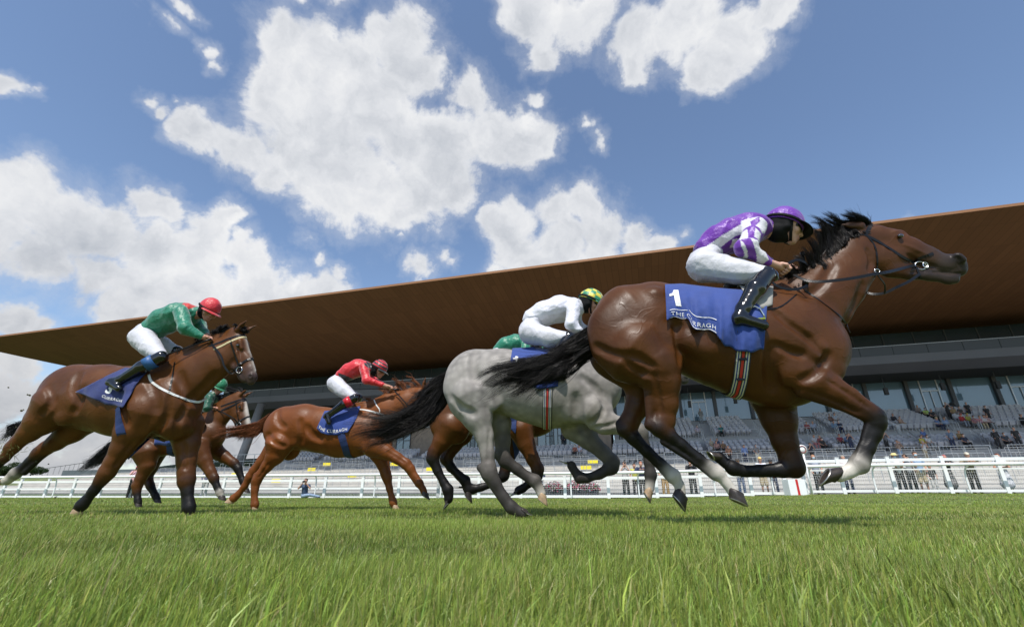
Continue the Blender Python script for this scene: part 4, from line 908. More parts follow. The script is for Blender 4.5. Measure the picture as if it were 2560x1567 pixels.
def build_h1_tack(root, B):
    cl, G = sheet(B, 'saddle_cloth', M['cloth'], root, 'B', [(702, 72), (800, 68), (1000, 92), (1160, 105), (1300, 110)],
                  [(712, 275), (840, 272), (880, 340), (1000, 350), (1050, 430), (1110, 458), (1275, 455)], nu=60, nv=26, off=.014, wav=.042, seed=5)
    numeral_one(G, 'number', M['print'], cl, .045, .64, (.75, .10), (-.08, -2.5), .185)
    text_on(G, B, 'lettering', 'THE', M['print'], cl, .04, .93, (1, .10), (0, -2.6), .062)
    text_on(G, B, 'lettering', 'CURRAGH', M['print'], cl, .185, .93, (1, .02), (0, -2.3), .062)
    mb = MB()
    for (ua, ub, w) in ((.03, .19, .76), (.03, .17, 1.0), (.21, .50, .71), (.21, .50, .985)):
        n = 18
        for i in range(n):
            P = [on_sheet(G, ua + (ub - ua) * (i + q) / n, w - .01) for q in (0, 1)]; P2 = [on_sheet(G, ua + (ub - ua) * (i + q) / n, w + .006) for q in (0, 1)]
            o = np.array((0, -.008, 0)); mb.add([P[0] + o, P[1] + o, P2[1] + o, P2[0] + o], [(0, 1, 2, 3)])
    mb.build('lettering_rule', M['print'], cl)
    # grey pad and saddle
    sheet(B, 'saddle_pad', M['pad'], root, 'B', [(1130, 70), (1330, 80)], [(1180, 150), (1262, 215), (1325, 190)], nu=12, nv=8, off=.022)
    mb = MB()
    a = B.fr.at('B', 1060, 95, 0)[0]; b = B.fr.at('B', 1290, 92, 0)[0]
    P = [a + (b - a) * t + np.array((0, 0, z)) for t, z in ((0, .05), (.2, .03), (.5, .02), (.8, .035), (1, .05))]
    mb.tube(P, [.05, .09, .10, .08, .04], n=14, up=(0, 1, 0)); mb.build('saddle', M['leather'], root, True)
    # striped girth through crop pixels, buckle tab
    pts = [(1170, 240), (1166, 330), (1160, 440), (1150, 540), (1138, 630), (1118, 705)]
    pp = catmull([np.array((p[0], p[1], 0)) for p in pts], 5); Q = [B.hit('B', p[0], p[1], .012) for p in pp]; Nn = [B.grad(q) for q in Q]
    x = Q[-1]; zc = 1.15
    for k in range(1, 14):
        an = k / 13 * 2.4; d = np.array((0, -math.sin(.35 - an), -math.cos(.35 - an))); X = np.array((x[0], 0, zc)) + np.linspace(.7, .02, 200)[:, None] * d
        D = B.evl(X) - .012; i = int(np.argmax(D < 0)); Q.append(X[i]); Nn.append(B.grad(X[i]))
    g = banded('girth', Q, Nn, .092, M['girth1'], root)
    for y in (505, 622): mb = MB(); q = B.hit('B', 1152 - (y - 505) * .08, y, .016); mb.box(q, (.05, .012, .014)); mb.build('buckle', M['leather'], g)
    # bridle
    br = belt(B, 'A', [(1562, 238), (1545, 275), (1520, 325)], 'browband', M['leather'], root, .026)[0]
    Bd = lambda *a, **k: belt(B, 'A', *a, M['leather'], root, **k)
    Bd([(1520, 325), (1600, 365), (1700, 425), (1800, 490), (1880, 530)], 'cheek_strap', w=.020, off=.006)
    Bd([(1530, 330), (1585, 400), (1605, 480), (1608, 570), (1590, 640)], 'throat_latch', w=.012, off=.005)
    Bd([(1520, 325), (1400, 320), (1340, 370), (1290, 430)], 'rein_keeper', w=.008, off=.004)
    Bd([(1880, 540), (1930, 500), (1985, 480), (2030, 462)], 'noseband', w=.018, off=.006)
    Bd([(1900, 560), (1920, 610), (1940, 655)], 'chin_strap', w=.014, off=.006)
    c = B.hit('A', 1935, 555, .012); mb = MB()
    ring = [c + np.array((math.cos(t) * .036, 0, math.sin(t) * .032)) for t in np.linspace(0, 2 * math.pi, 21)]
    mb.tube(ring, .0045, n=6); c2 = c + np.array((.03, .0, .0)); mb.tube([c2 + np.array((math.cos(t) * .016, -.004, math.sin(t) * .024)) for t in np.linspace(0, 2 * math.pi, 15)], .0045, n=6)
    mb.build('bit_ring', M['steel'], root, True)
    mb = MB(); q = B.hit('A', 1600, 600, .014); q[1] -= .0; mb.tube([q + np.array((math.cos(t) * .017, -.01, math.sin(t) * .015)) for t in np.linspace(0, 2 * math.pi, 15)], .0035, n=6); mb.build('martingale_ring', M['steel'], root, True)
    # reins
    cy = c[1] - .012
    Q = air(B, 'A', [(1890, 552, cy), (1700, 600, -.22), (1590, 618, -.25), (1480, 640, -.26), (1350, 660, -.26), (1200, 675, -.24), (1100, 672, -.20), (1030, 650, -.16), (980, 625, -.12)])
    mb = MB(); mb.strap(Q, (0, -1, 0), .021, .004); r1 = mb.build('rein', M['leather'], root)
    Q = air(B, 'A', [(980, 520, -.10), (930, 540, -.14), (1000, 512, -.12), (1060, 530, -.1), (1090, 560, -.06)]); mb = MB(); mb.strap(Q, (0, -1, 0), .018, .004)
    Q = air(B, 'A', [(800, 530, -.16), (772, 570, -.18), (790, 640, -.2), (840, 700, -.21), (920, 730, -.21), (1000, 732, -.2), (1060, 715, -.18), (1080, 700, -.17)]); mb.strap(Q, (0, -1, 0), .018, .004)
    mb.build('rein_loop', M['leather'], root)
    Q = air(B, 'A', [(1500, 740, -.02), (1560, 768, -.04), (1660, 762, -.08), (1760, 715, -.1), (1850, 672, -.09), (1930, 615, -.06)]); mb = MB(); mb.strap(Q, (0, -1, 0), .018, .004)
    Q = air(B, 'A', [(1600, 612, -.2), (1630, 650, -.18), (1665, 700, -.14), (1665, 765, -.09)]); mb.strap(Q, (0, -1, 0), .010, .004); mb.build('martingale_strap', M['leather'], root)
    belt(B, 'A', [(1060, 740), (1150, 800), (1260, 880), (1350, 960), (1405, 1060)], 'breast_strap', M['leather'], root, .012)
    belt(B, 'A', [(740, 890), (860, 870), (930, 830), (1000, 770)], 'neck_strap', M['leather'], root, .008)
    mb = MB(); q = B.hit('A', 1065, 700, .02); mb.tube([q, q + np.array((.0, -.02, .03))], [.022, .02], n=10); mb.build('rein_stop', M['leather'], root, True)
    # stirrup iron below the boot
    hp = B.fr.at('A', 700, 940, -.335)[0]; mb = MB()
    mb.tube([hp + np.array(p) for p in ((-.06, .0, -.012), (-.055, 0, .02), (-.03, 0, .06), (0, 0, .075), (.03, 0, .055), (.045, 0, .015), (.045, 0, -.012))], .006, n=8)
    si = mb.build('stirrup_iron', M['steel'], root, True)
    mb = MB(); mb.box(hp + np.array((-.01, .02, -.016)), (.12, .055, .012)); mb.build('tread', mat('lime_tread', (.22, .27, .03), .7), si, bevel=.003)
    # mane and tail
    A = lambda x, y, l: B.fr.at('A', x, y, l)[0]; P = []
    for (x, y, dx, dy) in ((870, 700, -40, -60), (960, 670, -40, -90), (1040, 640, -50, -130), (1110, 600, -60, -160), (1170, 530, -60, -170), (1230, 460, -70, -200), (1280, 400, -90, -215), (1320, 340, -150, -140), (1360, 290, -200, -100), (1420, 265, -110, -75), (1500, 245, -140, -35), (1550, 245, -210, -50)):
        g = random.uniform(.85, 1.2); P.append([A(x + 12, y + 34, -.022), A(x, y + 6, -.01), A(x + dx * .3 * g, y + dy * .45 * g, -.02), A(x + dx * .75 * g, y + dy * .8 * g, -.03), A(x + dx * 1.25 * g, y + dy * 1.02 * g, -.02)])
    strands('mane', M['hair_black'], root, P, 5200, .0019, (.016, .026), seed=4, curl=.005, lenvar=.6)
    strands('mane_roots', M['hair_black'], root, [[A(x + 16, y + 74, -.055), A(x + 4, y + 40, -.045), A(x - 14, y + 6, -.03), A(x - 40, y - 30, -.02)] for (x, y) in ((900, 680), (980, 655), (1050, 625), (1120, 580), (1180, 520), (1240, 450), (1290, 385), (1330, 325), (1370, 280), (1440, 255), (1500, 240))], 2600, .0020, (.012, .014), seed=44, curl=.003, lenvar=.3)
    T = lambda x, y, l: B.fr.at('C', x, y, l)[0]
    P = [[T(1475, 300, 0), T(1340, 375, .0), T(1200, 458, -.02), T(1040, 505, -.05), T(900, 530, -.04), T(830, 580, 0)],
         [T(1470, 340, 0), T(1340, 420, .0), T(1210, 490, -.03), T(1060, 540, -.06), T(920, 575, -.04), T(830, 620, 0)],
         [T(1470, 380, 0), T(1350, 450, .0), T(1230, 520, -.04), T(1100, 570, -.06), T(970, 620, -.02), T(850, 670, 0)],
         [T(1475, 420, 0), T(1360, 480, .0), T(1250, 550, -.04), T(1140, 610, -.05), T(1020, 670, -.02), T(910, 700, 0)],
         [T(1480, 450, 0), T(1400, 500, .0), T(1310, 555, -.04), T(1210, 600, -.05), T(1120, 640, -.02), T(1030, 700, 0)]]
    strands('tail', M['hair_black'], root, P, 3400, .0018, (.020, .042), seed=8, curl=.028, seg=16, lenvar=.68)
build_h1_tack(h1, B1)
# ---------------------------------------------------------------- the other horses
GREY = np.array((.262, .243, .222)); GREYD = np.array((.036, .032, .029)); CHES = np.array((.150, .046, .0095)); CHED = CHES * .6
M['coat_grey'] = coatmat('grey_coat', rough=.56, coat=.0, amt=.10, nscale=2.5, vein=.10)
def dapple(m):
    t = m.node_tree; b = t.nodes['Principled BSDF']; tc = t.nodes.new('ShaderNodeTexCoord'); v = t.nodes.new('ShaderNodeTexVoronoi'); v.inputs['Scale'].default_value = 17; v.feature = 'SMOOTH_F1'
    t.links.new(tc.outputs['Object'], v.inputs['Vector']); n = t.nodes.new('ShaderNodeTexNoise'); n.inputs['Scale'].default_value = 3.5; t.links.new(tc.outputs['Object'], n.inputs['Vector'])
    k = mth(t, 'SUBTRACT', 1.22, mth(t, 'MULTIPLY', mth(t, 'MULTIPLY', v.outputs['Distance'], 1.25), mth(t, 'MULTIPLY', n.outputs['Fac'], 1.0)))
    s = t.nodes.new('ShaderNodeVectorMath'); s.operation = 'SCALE'; t.links.new(b.inputs['Base Color'].links[0].from_socket, s.inputs[0]); t.links.new(k, s.inputs['Scale']); t.links.new(s.outputs[0], b.inputs['Base Color'])
dapple(M['coat_grey'])
M['coat_bay'] = coatmat('bay_coat'); M['coat_chestnut'] = coatmat('chestnut_coat', amt=.16)
def horse_head(B, P, Q, b, muz, blaze=None, ears=(.0, 0), s=None, width=1.0):
    """P poll, Q nostrils; the head hangs in the vertical plane through them"""
    f = Q - P; L = np.linalg.norm(f); f = f / L; s = s or L / .60; l = np.cross((0, 0, 1.), f); l /= np.linalg.norm(l); u = np.cross(f, l)
    q = lambda x, y, z: P + (f * x + l * y + u * z) * s
    def a(x, z, r, x2=None, z2=None, r2=None, y=0, y2=None, k=.03, sq=1., col=b, op=1):
        B.raw(q(x, y, z), q(x2 if x2 is not None else x + 1e-4, y2 if y2 is not None else y, z2 if z2 is not None else z), r * s, (r2 or r) * s, k * s, sq * width, col, op, l)
    a(.00, -.085, .095, .13, -.080, .098, sq=.66)
    a(.15, -.185, .118, .24, -.175, .105, sq=.50, k=.04)
    a(.20, -.085, .088, .36, -.100, .082, sq=.62); a(.36, -.100, .082, .50, -.112, .070, sq=.58, col=b * .85)
    a(.50, -.112, .070, .60, -.118, .060, sq=.66, col=muz); a(.60, -.118, .056, .635, -.135, .044, sq=.75, col=muz)
    a(.22, -.245, .066, .38, -.215, .046, sq=.6, col=b * .8); a(.38, -.215, .046, .53, -.195, .038, sq=.8, col=muz); a(.53, -.195, .040, .575, -.190, .034, sq=.9, col=muz)
    for y in (-1, 1):
        a(.16, -.030, .030, .25, -.048, .020, y=.058 * y, k=.025)
        a(.26, -.110, .020, .40, -.135, .012, y=.066 * y, y2=.05 * y, k=.02)
        a(.205, -.062, .014, y=.084 * y, op=-1, k=.01, col=BLK)
        a(.600, -.095, .026, .615, -.105, .024, y=.036 * y, k=.012, col=muz)
        a(.605, -.097, .015, .622, -.108, .012, y=.056 * y, op=-1, k=.008, col=BLK)
        a(.44, -.178, .006, .62, -.172, .006, y=.045 * y, y2=.040 * y, op=-1, k=.010, col=muz * .5)
        e0 = q(.0, .050 * y, -.005); ed = (u * (1 - abs(ears[0])) - f * ears[0] * 1.0 + l * y * .22 + np.array((0, 0, ears[1]))); ed /= np.linalg.norm(ed)
        B.raw(e0, e0 + ed * .075 * s, .030 * s, .027 * s, .015, .75, b, 1, l); B.raw(e0 + ed * .075 * s, e0 + ed * .165 * s, .027 * s, .004 * s, .01, .75, b, 1, l)
        en = f * .9 + l * y * .35; B.raw(e0 + ed * .06 * s + en * .020 * s, e0 + ed * .13 * s + en * .014 * s, .014 * s, .008 * s, .006, 1, BLK * 2, -1)
    if blaze:
        for (x0, z0, r0, x1, z1, r1) in blaze: a(x0, z0, r0, x1, z1, r1, k=.004, col=WHT)
    return q, s, (f, l, u)
def steed(name_label, fr, c, Sp, coat, b, d, hairm, h=.012, mat_key='coat_bay', legcol=None, muz=MUZ, blaze=None, ears=(0, 0), grooves=(), eye=True, width=1.0):
    root = empty('race_horse', fr.O, fr.a, label=name_label, cat='horse', group='racehorses galloping past')
    B = Body(fr); lc = BLK if legcol is None else legcol
    B.cap(c, Sp['trunk'], 0, .06, Sp.get('sq', .80), b)
    for e in Sp.get('extra', ()): B.cap(c, e[0], e[1], e[2], e[3], e[4] if len(e) > 4 and e[4] is not None else b, mir=(len(e) > 5))
    B.cap(c, Sp['neck'], 0, .06, .55, b)
    if 'crest' in Sp: B.cap(c, Sp['crest'], 0, .04, .45, b)
    def leg(L, ly):
        # L: list of (x, y, r, zone) zone 0 body colour, 1 dark leg, 2 white
        pts = [(p[0], p[1], p[2], (p[4] if len(p) > 4 else ly), {0: b, 1: lc, 2: WHT, 3: d}[p[3]]) for p in L]
        B.cap(c, pts, ly, .03 if len(pts) > 3 else .02, .84)
    for key, ly in (('hn', -.14), ('hf', .13), ('fn', -.16), ('ff', .15)):
        if key in Sp: leg(Sp[key], ly)
    for key, ly in (('hn2', -.14), ('hf2', .13), ('fn2', -.16), ('ff2', .15)):
        if key in Sp: B.cap(c, [(p[0], p[1], p[2], ly, lc) for p in Sp[key]], ly, .012, .9)
    P = fr.at(c, *Sp['poll'], 0)[0]; Q = fr.at(c, *Sp['nose'], 0)[0]
    q, s, R = horse_head(B, P, Q, b, muz, blaze, ears, Sp.get('hs'), width)
    for g in grooves: B.groove(c, g[0], g[1], g[2], g[3], ridge=len(g) > 4)
    link('body', B.mesh('body', h), M[mat_key], root, True)
    if eye:
        for y in (-1, 1): ball('eye', q(.205, .080 * y, -.062), .019 * s, M['eye'], root)
    for (cor, sole, toe, ly, pale) in Sp['hooves']: make_hoof(B, root, c, cor, sole, toe, ly, .048, pale)
    return root, B, (q, s, R)
def bridle(B, root, hq, browm=None, m=None):
    """headpiece, browband, cheek straps, noseband and bit from the head frame"""
    q, s, (f, l, u) = hq; m = m or M['leather']
    def ring(pts, name, w, mm, off=.006):
        Q = []; Nn = []
        for (x, y, z, cx, cz) in pts:      # cast inward from outside towards the head's middle (cx, cz)
            o = q(x, y * 3.0, z) if abs(y) > .01 else q(x, 0, z + .2 * (1 if z > cz else -1)); t = q(cx, 0, cz); X = o + np.linspace(0, 1, 160)[:, None] * (t - o)
            D = B.evl(X) - off; i = int(np.argmax(D < 0)) if (D < 0).any() else 159; Q.append(X[i]); n = o - t; Nn.append(n / np.linalg.norm(n))
        mb = MB(); mb.strap(Q, Nn, w * s, .005); return mb.build(name, mm, root), Q
    def loop(x0, x1, cz, hz, n=20, a0=0, a1=2 * math.pi):
        out = []
        for a in np.linspace(a0, a1, n):
            y = math.sin(a) * .12; z = cz + math.cos(a) * hz; out.append((x0 + (x1 - x0) * (z - cz + hz) / (2 * hz), y if abs(y) > .011 else .0, z, x0 + (x1 - x0) * .5, cz))
        return out
    def loop2(xt, xb, zt, zb, n, name, w, mm):
        Q = []; Nn = []
        for a in np.linspace(0, 2 * math.pi, n):
            z = (zt + zb) / 2 + math.cos(a) * .25; x = xt + (xb - xt) * (1 - math.cos(a)) / 2; o = q(x, math.sin(a) * .25, z); t = q((xt + xb) / 2, 0, (zt + zb) / 2)
            X = o + np.linspace(0, 1, 200)[:, None] * (t - o); D = B.evl(X) - .005; i = int(np.argmax(D < 0)) if (D < 0).any() else 199
            Q.append(X[i]); n_ = o - t; Nn.append(n_ / np.linalg.norm(n_))
        mb = MB(); mb.strap(Q, Nn, w * s, .006); return mb.build(name, mm, root), Q
    loop2(.10, .02, -.02, -.25, 41, 'headpiece', .020, m)
    bb, Q = loop2(.12, .10, -.02, -.20, 31, 'browband', .022, browm or m)
    nb, _ = loop2(.40, .42, -.06, -.24, 31, 'noseband', .022, m)
    for y in (-1, 1):
        Q = []; Nn = []
        for t in np.linspace(0, 1, 12):
            x = .08 + t * .38; z = -.10 - t * .075; o = q(x, y * .3, z); e = q(x, 0, z); X = o + np.linspace(0, 1, 160)[:, None] * (e - o); D = B.evl(X) - .005; i = int(np.argmax(D < 0)) if (D < 0).any() else 159
            Q.append(X[i]); Nn.append(l * y)
        mb = MB(); mb.strap(Q, Nn, .018 * s, .006); mb.build('cheek_strap', m, root)
        c0 = Q[-1] + l * y * .010; mb = MB(); mb.tube([c0 + (f * math.cos(t) + u * math.sin(t)) * .034 * s for t in np.linspace(0, 2 * math.pi, 17)], .0045, n=6); mb.build('bit_ring', M['steel'], root, True)
        if y == -1: bit = c0
    return bit
# ---- grey
f2 = Frame((.1, 4.55), -.12)
S2 = dict(trunk=[(792, 600, 190), (950, 595, 180), (1100, 632, 204), (1230, 648, 226), (1380, 640, 218), (1480, 640, 178)],
    extra=[([(720, 640, 128), (760, 720, 128), (795, 800, 98)], -.115, .05, .62, None, 1), ([(850, 620, 110), (875, 720, 70)], -.17, .04, .5, None, 1), ([(1420, 720, 150), (1500, 780, 110)], -.15, .05, .5, None, 1),
           ([(1240, 450, 60), (1340, 440, 55)], 0, .08, .7)],
    neck=[(1450, 600, 150), (1580, 500, 125), (1700, 400, 95), (1780, 330, 75)], crest=[(1340, 450, 50), (1560, 400, 50), (1740, 290, 45)],
    hn=[(760, 700, 130, 0), (800, 820, 86, 0), (840, 930, 54, 0), (858, 1040, 40, 3), (864, 1120, 43, 3), (872, 1160, 46, 1), (905, 1215, 33, 1), (960, 1300, 28, 1), (1005, 1360, 34, 1), (1045, 1385, 27, 1), (1075, 1396, 30, 1)],
    hn2=[(812, 1120, 20), (850, 1170, 24), (985, 1370, 20)],
    hf=[(880, 760, 110, 0), (930, 860, 70, 3), (950, 960, 46, 3), (948, 1040, 42, 1), (965, 1080, 40, 1), (1040, 1130, 28, 1), (1110, 1180, 26, 1), (1142, 1200, 36, 3), (1168, 1245, 25, 2), (1180, 1275, 28, 2)],
    hf2=[(910, 1050, 18), (960, 1100, 18), (1110, 1200, 18)],
    fn=[(1480, 780, 110, 0), (1560, 850, 70, 0), (1660, 872, 50, 0), (1745, 885, 42, 0), (1775, 910, 42, 1), (1800, 990, 28, 1), (1825, 1090, 26, 1), (1835, 1165, 34, 1), (1832, 1215, 24, 2), (1828, 1245, 28, 2)],
    ff=[(1380, 880, 85, 0), (1460, 950, 58, 3), (1550, 1030, 42, 3), (1605, 1085, 42, 1), (1600, 1120, 40, 1), (1530, 1160, 27, 1), (1450, 1185, 25, 1), (1410, 1180, 32, 1), (1378, 1140, 22, 1), (1362, 1110, 28, 1)],
    poll=(1800, 280), nose=(2010, 470), hs=1.0,
    hooves=[((1085, 1385), (1100, 1395), (1128, 1405), -.14, False), ((1182, 1278), (1185, 1325), (1220, 1352), .13, True), ((1826, 1250), (1812, 1295), (1835, 1335), -.16, True), ((1358, 1100), (1320, 1090), (1288, 1078), .15, False)])
gr2 = [([(905, 560), (915, 650), (918, 760)], 0.037, 0.0087, 0.042), ([(640, 700), (700, 760), (780, 800)], 0.031, 0.0062, 0.042), ([(790, 430), (770, 520), (800, 600)], 0.037, 0.0050, 0.056),
       ([(870, 900), (865, 1000), (860, 1080)], 0.018, 0.0037, 0.021), ([(1395, 700), (1400, 800), (1440, 900)], 0.037, 0.0074, 0.056), ([(1560, 760), (1530, 820), (1470, 860)], 0.022, 0.0074, 0.028), ([(1640, 850), (1580, 870), (1500, 880)], 0.015, 0.0037, 0.021),
       ([(1420, 580), (1500, 640), (1560, 740)], 0.025, 0.0050, 0.042)]
h2, B2, q2 = steed('pale grey horse behind the leader, saddle cloth number beginning with 1', f2, 'C', S2, None, GREY, GREYD * 3.2, None, .0115, 'coat_grey', GREYD, np.array((.10, .09, .085)), grooves=gr2)
def basic_tack(B, root, c, top, bot, txt, G_txt, girth_px, gm, gw=.09, nu=36, nv=18, wav=.016, seed=2, num=None, cm=None):
    cl, G = sheet(B, 'saddle_cloth', cm or M['cloth'], root, c, top, bot, nu=nu, nv=nv, off=.014, wav=wav, seed=seed)
    if num == '1': numeral_one(G, 'number', M['print'], cl, .05, .80, (1.0, .1), (-.05, -2.6), .17)
    elif num: text_on(G, B, 'number', num[0], M['print'], cl, *num[1:-1], size=num[-1], bold=.04)
    if txt: text_on(G, B, 'lettering', txt, M['print'], cl, *G_txt[:-1], size=G_txt[-1], bold=.01)
    pp = catmull([np.array((p[0], p[1], 0)) for p in girth_px], 5); Q = [B.hit(c, p[0], p[1], .012) for p in pp]
    x = Q[-1]; zc = x[2] + .42
    for k in range(1, 14):
        an = k / 13 * 2.4; d = np.array((0, -math.sin(.35 - an), -math.cos(.35 - an))); X = np.array((x[0], 0, zc)) + np.linspace(.7, .02, 200)[:, None] * d
        D = B.evl(X) - .012; i = int(np.argmax(D < 0)); Q.append(X[i])
    banded('girth', Q, [B.grad(q) for q in Q], gw, gm, root)
    return cl, G
M['girth_plain'] = mat('navy_girth', (.012, .03, .12), .7, bump=(200, .3))
basic_tack(B2, h2, 'C', [(1008, 408), (1150, 400), (1290, 420)], [(990, 520), (1040, 565), (1090, 600), (1150, 650), (1280, 640)], 'THE CURRAGH', (.02, .95, (1, .05), (0, -2.2), .055), [(1215, 560), (1218, 650), (1216, 760), (1214, 885)], M['girth1'], .088,
           num='1')
T = lambda x, y, l: f2.at('C', x, y, l)[0]
P = [[T(605, 570, 0), T(520, 640, .0), T(430, 740, -.03), T(300, 800, -.06), T(130, 815, -.05), T(-20, 840, 0)],
     [T(600, 610, 0), T(530, 690, .0), T(440, 780, -.04), T(310, 840, -.08), T(150, 860, -.05), T(0, 880, 0)],
     [T(600, 650, 0), T(540, 740, .0), T(450, 830, -.05), T(330, 890, -.08), T(180, 930, -.04), T(60, 960, 0)],
     [T(605, 700, 0), T(550, 790, .0), T(470, 870, -.05), T(350, 930, -.06), T(230, 990, -.02), T(130, 1075, 0)]]
strands('tail', M['hair_black'], h2, P, 3300, .0021, (.020, .045), seed=18, curl=.03, seg=16, lenvar=.62)
strands('mane', M['hair_black'], h2, [[T(x, y, 0), T(x - 30, y - 45, 0), T(x - 80, y - 55, 0)] for x, y in ((1400, 420), (1500, 380), (1600, 320), (1700, 260), (1790, 230))], 250, .0032, (.01, .02), seed=19)
bridle(B2, h2, q2)
# ---- bay hidden behind the grey
f3 = Frame((-.9, 5.65), -.12)
S3 = dict(trunk=[(655, 800, 150), (800, 740, 150), (950, 740, 165), (1080, 770, 165), (1150, 800, 130)],
    extra=[([(590, 780, 90), (620, 860, 100), (670, 900, 80)], -.12, .05, .6, None, 1), ([(600, 720, 50), (540, 650, 30), (465, 735, 20)], 0, .03, .8)],
    neck=[(1130, 720, 110), (1250, 640, 90), (1360, 560, 65)],
    hn=[(640, 880, 95, 0), (590, 960, 56, 0), (540, 1030, 38, 1), (530, 1065, 36, 1), (560, 1140, 25, 1), (600, 1215, 24, 1), (622, 1255, 32, 1), (628, 1290, 24, 1), (625, 1310, 27, 1)],
    hf=[(700, 880, 80, 0), (660, 980, 48, 3), (610, 1070, 34, 1), (640, 1120, 26, 1), (690, 1170, 24, 1), (725, 1200, 30, 1), (740, 1235, 22, 1), (742, 1258, 26, 1)],
    fn=[(1060, 900, 75, 0), (1090, 980, 52, 0), (1130, 1070, 38, 0), (1160, 1130, 36, 1), (1155, 1170, 32, 1), (1110, 1215, 22, 1), (1070, 1245, 22, 1), (1045, 1258, 26, 1)],
    ff=[(1010, 930, 70, 3), (990, 1020, 46, 3), (970, 1120, 34, 1), (955, 1170, 32, 1), (900, 1215, 22, 1), (820, 1240, 21, 1), (770, 1250, 26, 1), (730, 1242, 20, 1)],
    poll=(1400, 520), nose=(1530, 660), hs=1.0,
    hooves=[((624, 1312), (612, 1350), (590, 1378), -.14, False), ((742, 1262), (742, 1305), (768, 1335), .13, False), ((1040, 1262), (1020, 1280), (990, 1292), -.16, False), ((722, 1240), (690, 1242), (648, 1240), .15, False)])
h3, B3, q3 = steed('bay horse mostly hidden behind the grey', f3, 'C', S3, None, BAY * 1.3, BAYD * 1.2, None, .014, 'coat_bay')
basic_tack(B3, h3, 'C', [(850, 600), (1060, 605)], [(860, 690), (1060, 740)], None, None, [(1010, 700), (1012, 800), (1010, 900)], M['girth_plain'], .09, 14, 8)
T = lambda x, y, l: f3.at('C', x, y, l)[0]
strands('tail', M['hair_black'], h3, [[T(560, 650, 0), T(480, 700, 0), T(400, 800, .0), T(300, 860, 0), T(200, 900, 0)], [T(580, 690, 0), T(500, 760, 0), T(420, 850, .0), T(330, 900, 0), T(240, 960, 0)]], 700, .004, (.02, .04), seed=21, curl=.02)
bridle(B3, h3, q3)
# ---- chestnut
f4 = Frame((-2.1, 6.5), -.12)
S4 = dict(trunk=[(785, 700, 178), (930, 690, 180), (1080, 715, 178), (1250, 742, 192), (1380, 745, 186), (1480, 745, 160)],
    extra=[([(720, 720, 110), (740, 800, 110), (740, 870, 90)], -.12, .05, .62, None, 1), ([(830, 720, 100), (850, 800, 60)], -.16, .04, .5, None, 1), ([(1440, 780, 110), (1530, 830, 90)], -.14, .05, .5, None, 1), ([(1380, 530, 40), (1440, 520, 40)], 0, .06, .7)],
    neck=[(1480, 650, 125), (1620, 560, 100), (1780, 490, 82), (1890, 430, 64)], crest=[(1420, 540, 40), (1620, 460, 40), (1850, 400, 40)],
    hn=[(730, 850, 120, 0), (700, 930, 78, 0), (630, 1020, 48, 0), (570, 1095, 38, 0), (545, 1140, 38, 0), (528, 1220, 27, 0), (524, 1310, 25, 0), (526, 1345, 31, 0), (524, 1375, 25, 0)],
    hn2=[(530, 1090, 16), (512, 1160, 18), (508, 1330, 15)],
    hf=[(700, 880, 100, 0), (600, 980, 56, 0), (520, 1060, 38, 0), (485, 1110, 36, 0), (440, 1190, 26, 0), (385, 1260, 26, 0), (350, 1290, 31, 0), (322, 1305, 24, 0)],
    fn=[(1520, 850, 95, 0), (1630, 905, 60, 0), (1720, 955, 44, 0), (1795, 1005, 42, 0), (1830, 1045, 36, 0), (1875, 1115, 26, 0), (1905, 1165, 32, 0), (1935, 1215, 24, 0), (1945, 1240, 28, 0)],
    ff=[(1560, 900, 85, 0), (1600, 1000, 52, 0), (1622, 1080, 42, 0), (1635, 1120, 38, 0), (1655, 1210, 26, 0), (1675, 1290, 25, 0), (1686, 1325, 30, 0), (1698, 1360, 25, 0)],
    poll=(1950, 375), nose=(2200, 560), hs=1.0,
    hooves=[((524, 1372), (524, 1392), (545, 1394), -.14, True), ((318, 1312), (305, 1328), (345, 1335), .13, True), ((1948, 1240), (1952, 1275), (1992, 1302), -.16, False), ((1700, 1360), (1708, 1388), (1742, 1392), .15, True)])
S4['fn2'] = [(1800, 1050, 18), (1890, 1180, 18)]
gr4 = [([(905, 640), (920, 730), (915, 830)], 0.037, 0.0099, 0.042), ([(640, 760), (700, 830), (780, 860)], 0.025, 0.0062, 0.042), ([(720, 560), (720, 640), (780, 700)], 0.037, 0.0050, 0.042), ([(640, 1000), (600, 1060), (570, 1110)], 0.015, 0.0037, 0.017), ([(1640, 900), (1720, 950), (1780, 990)], 0.013, 0.0037, 0.017), ([(960, 690), (1010, 760), (1080, 790)], 0.037, 0.0062, 0.056)]
h4, B4, q4 = steed('bright chestnut horse under the red jockey', f4, 'E', S4, None, CHES, CHED, None, .013, 'coat_chestnut', legcol=CHES * .8, muz=CHES * .6, grooves=gr4, ears=(.3, 0))
cl4, G4 = basic_tack(B4, h4, 'E', [(1110, 560), (1250, 545), (1410, 520)], [(1045, 705), (1080, 745), (1200, 765), (1300, 740), (1380, 620)], 'THE CURRAGH', (.03, .90, (1, .03), (0, -2.1), .085), [(1245, 740), (1270, 830), (1300, 930)], M['girth_plain'], .10)
T = lambda x, y, l: f4.at('E', x, y, l)[0]
strands('tail', M['hair_red'], h4, [[T(650, 600, 0), T(570, 650, 0), T(450, 700, .0), T(320, 720, 0), T(190, 755, 0)], [T(640, 630, 0), T(560, 690, 0), T(440, 740, .0), T(320, 760, 0), T(200, 790, 0)], [T(630, 680, 0), T(570, 740, 0), T(470, 790, .0), T(380, 800, 0), T(290, 805, 0)]], 900, .0034, (.015, .035), seed=23, curl=.02, lenvar=.55)
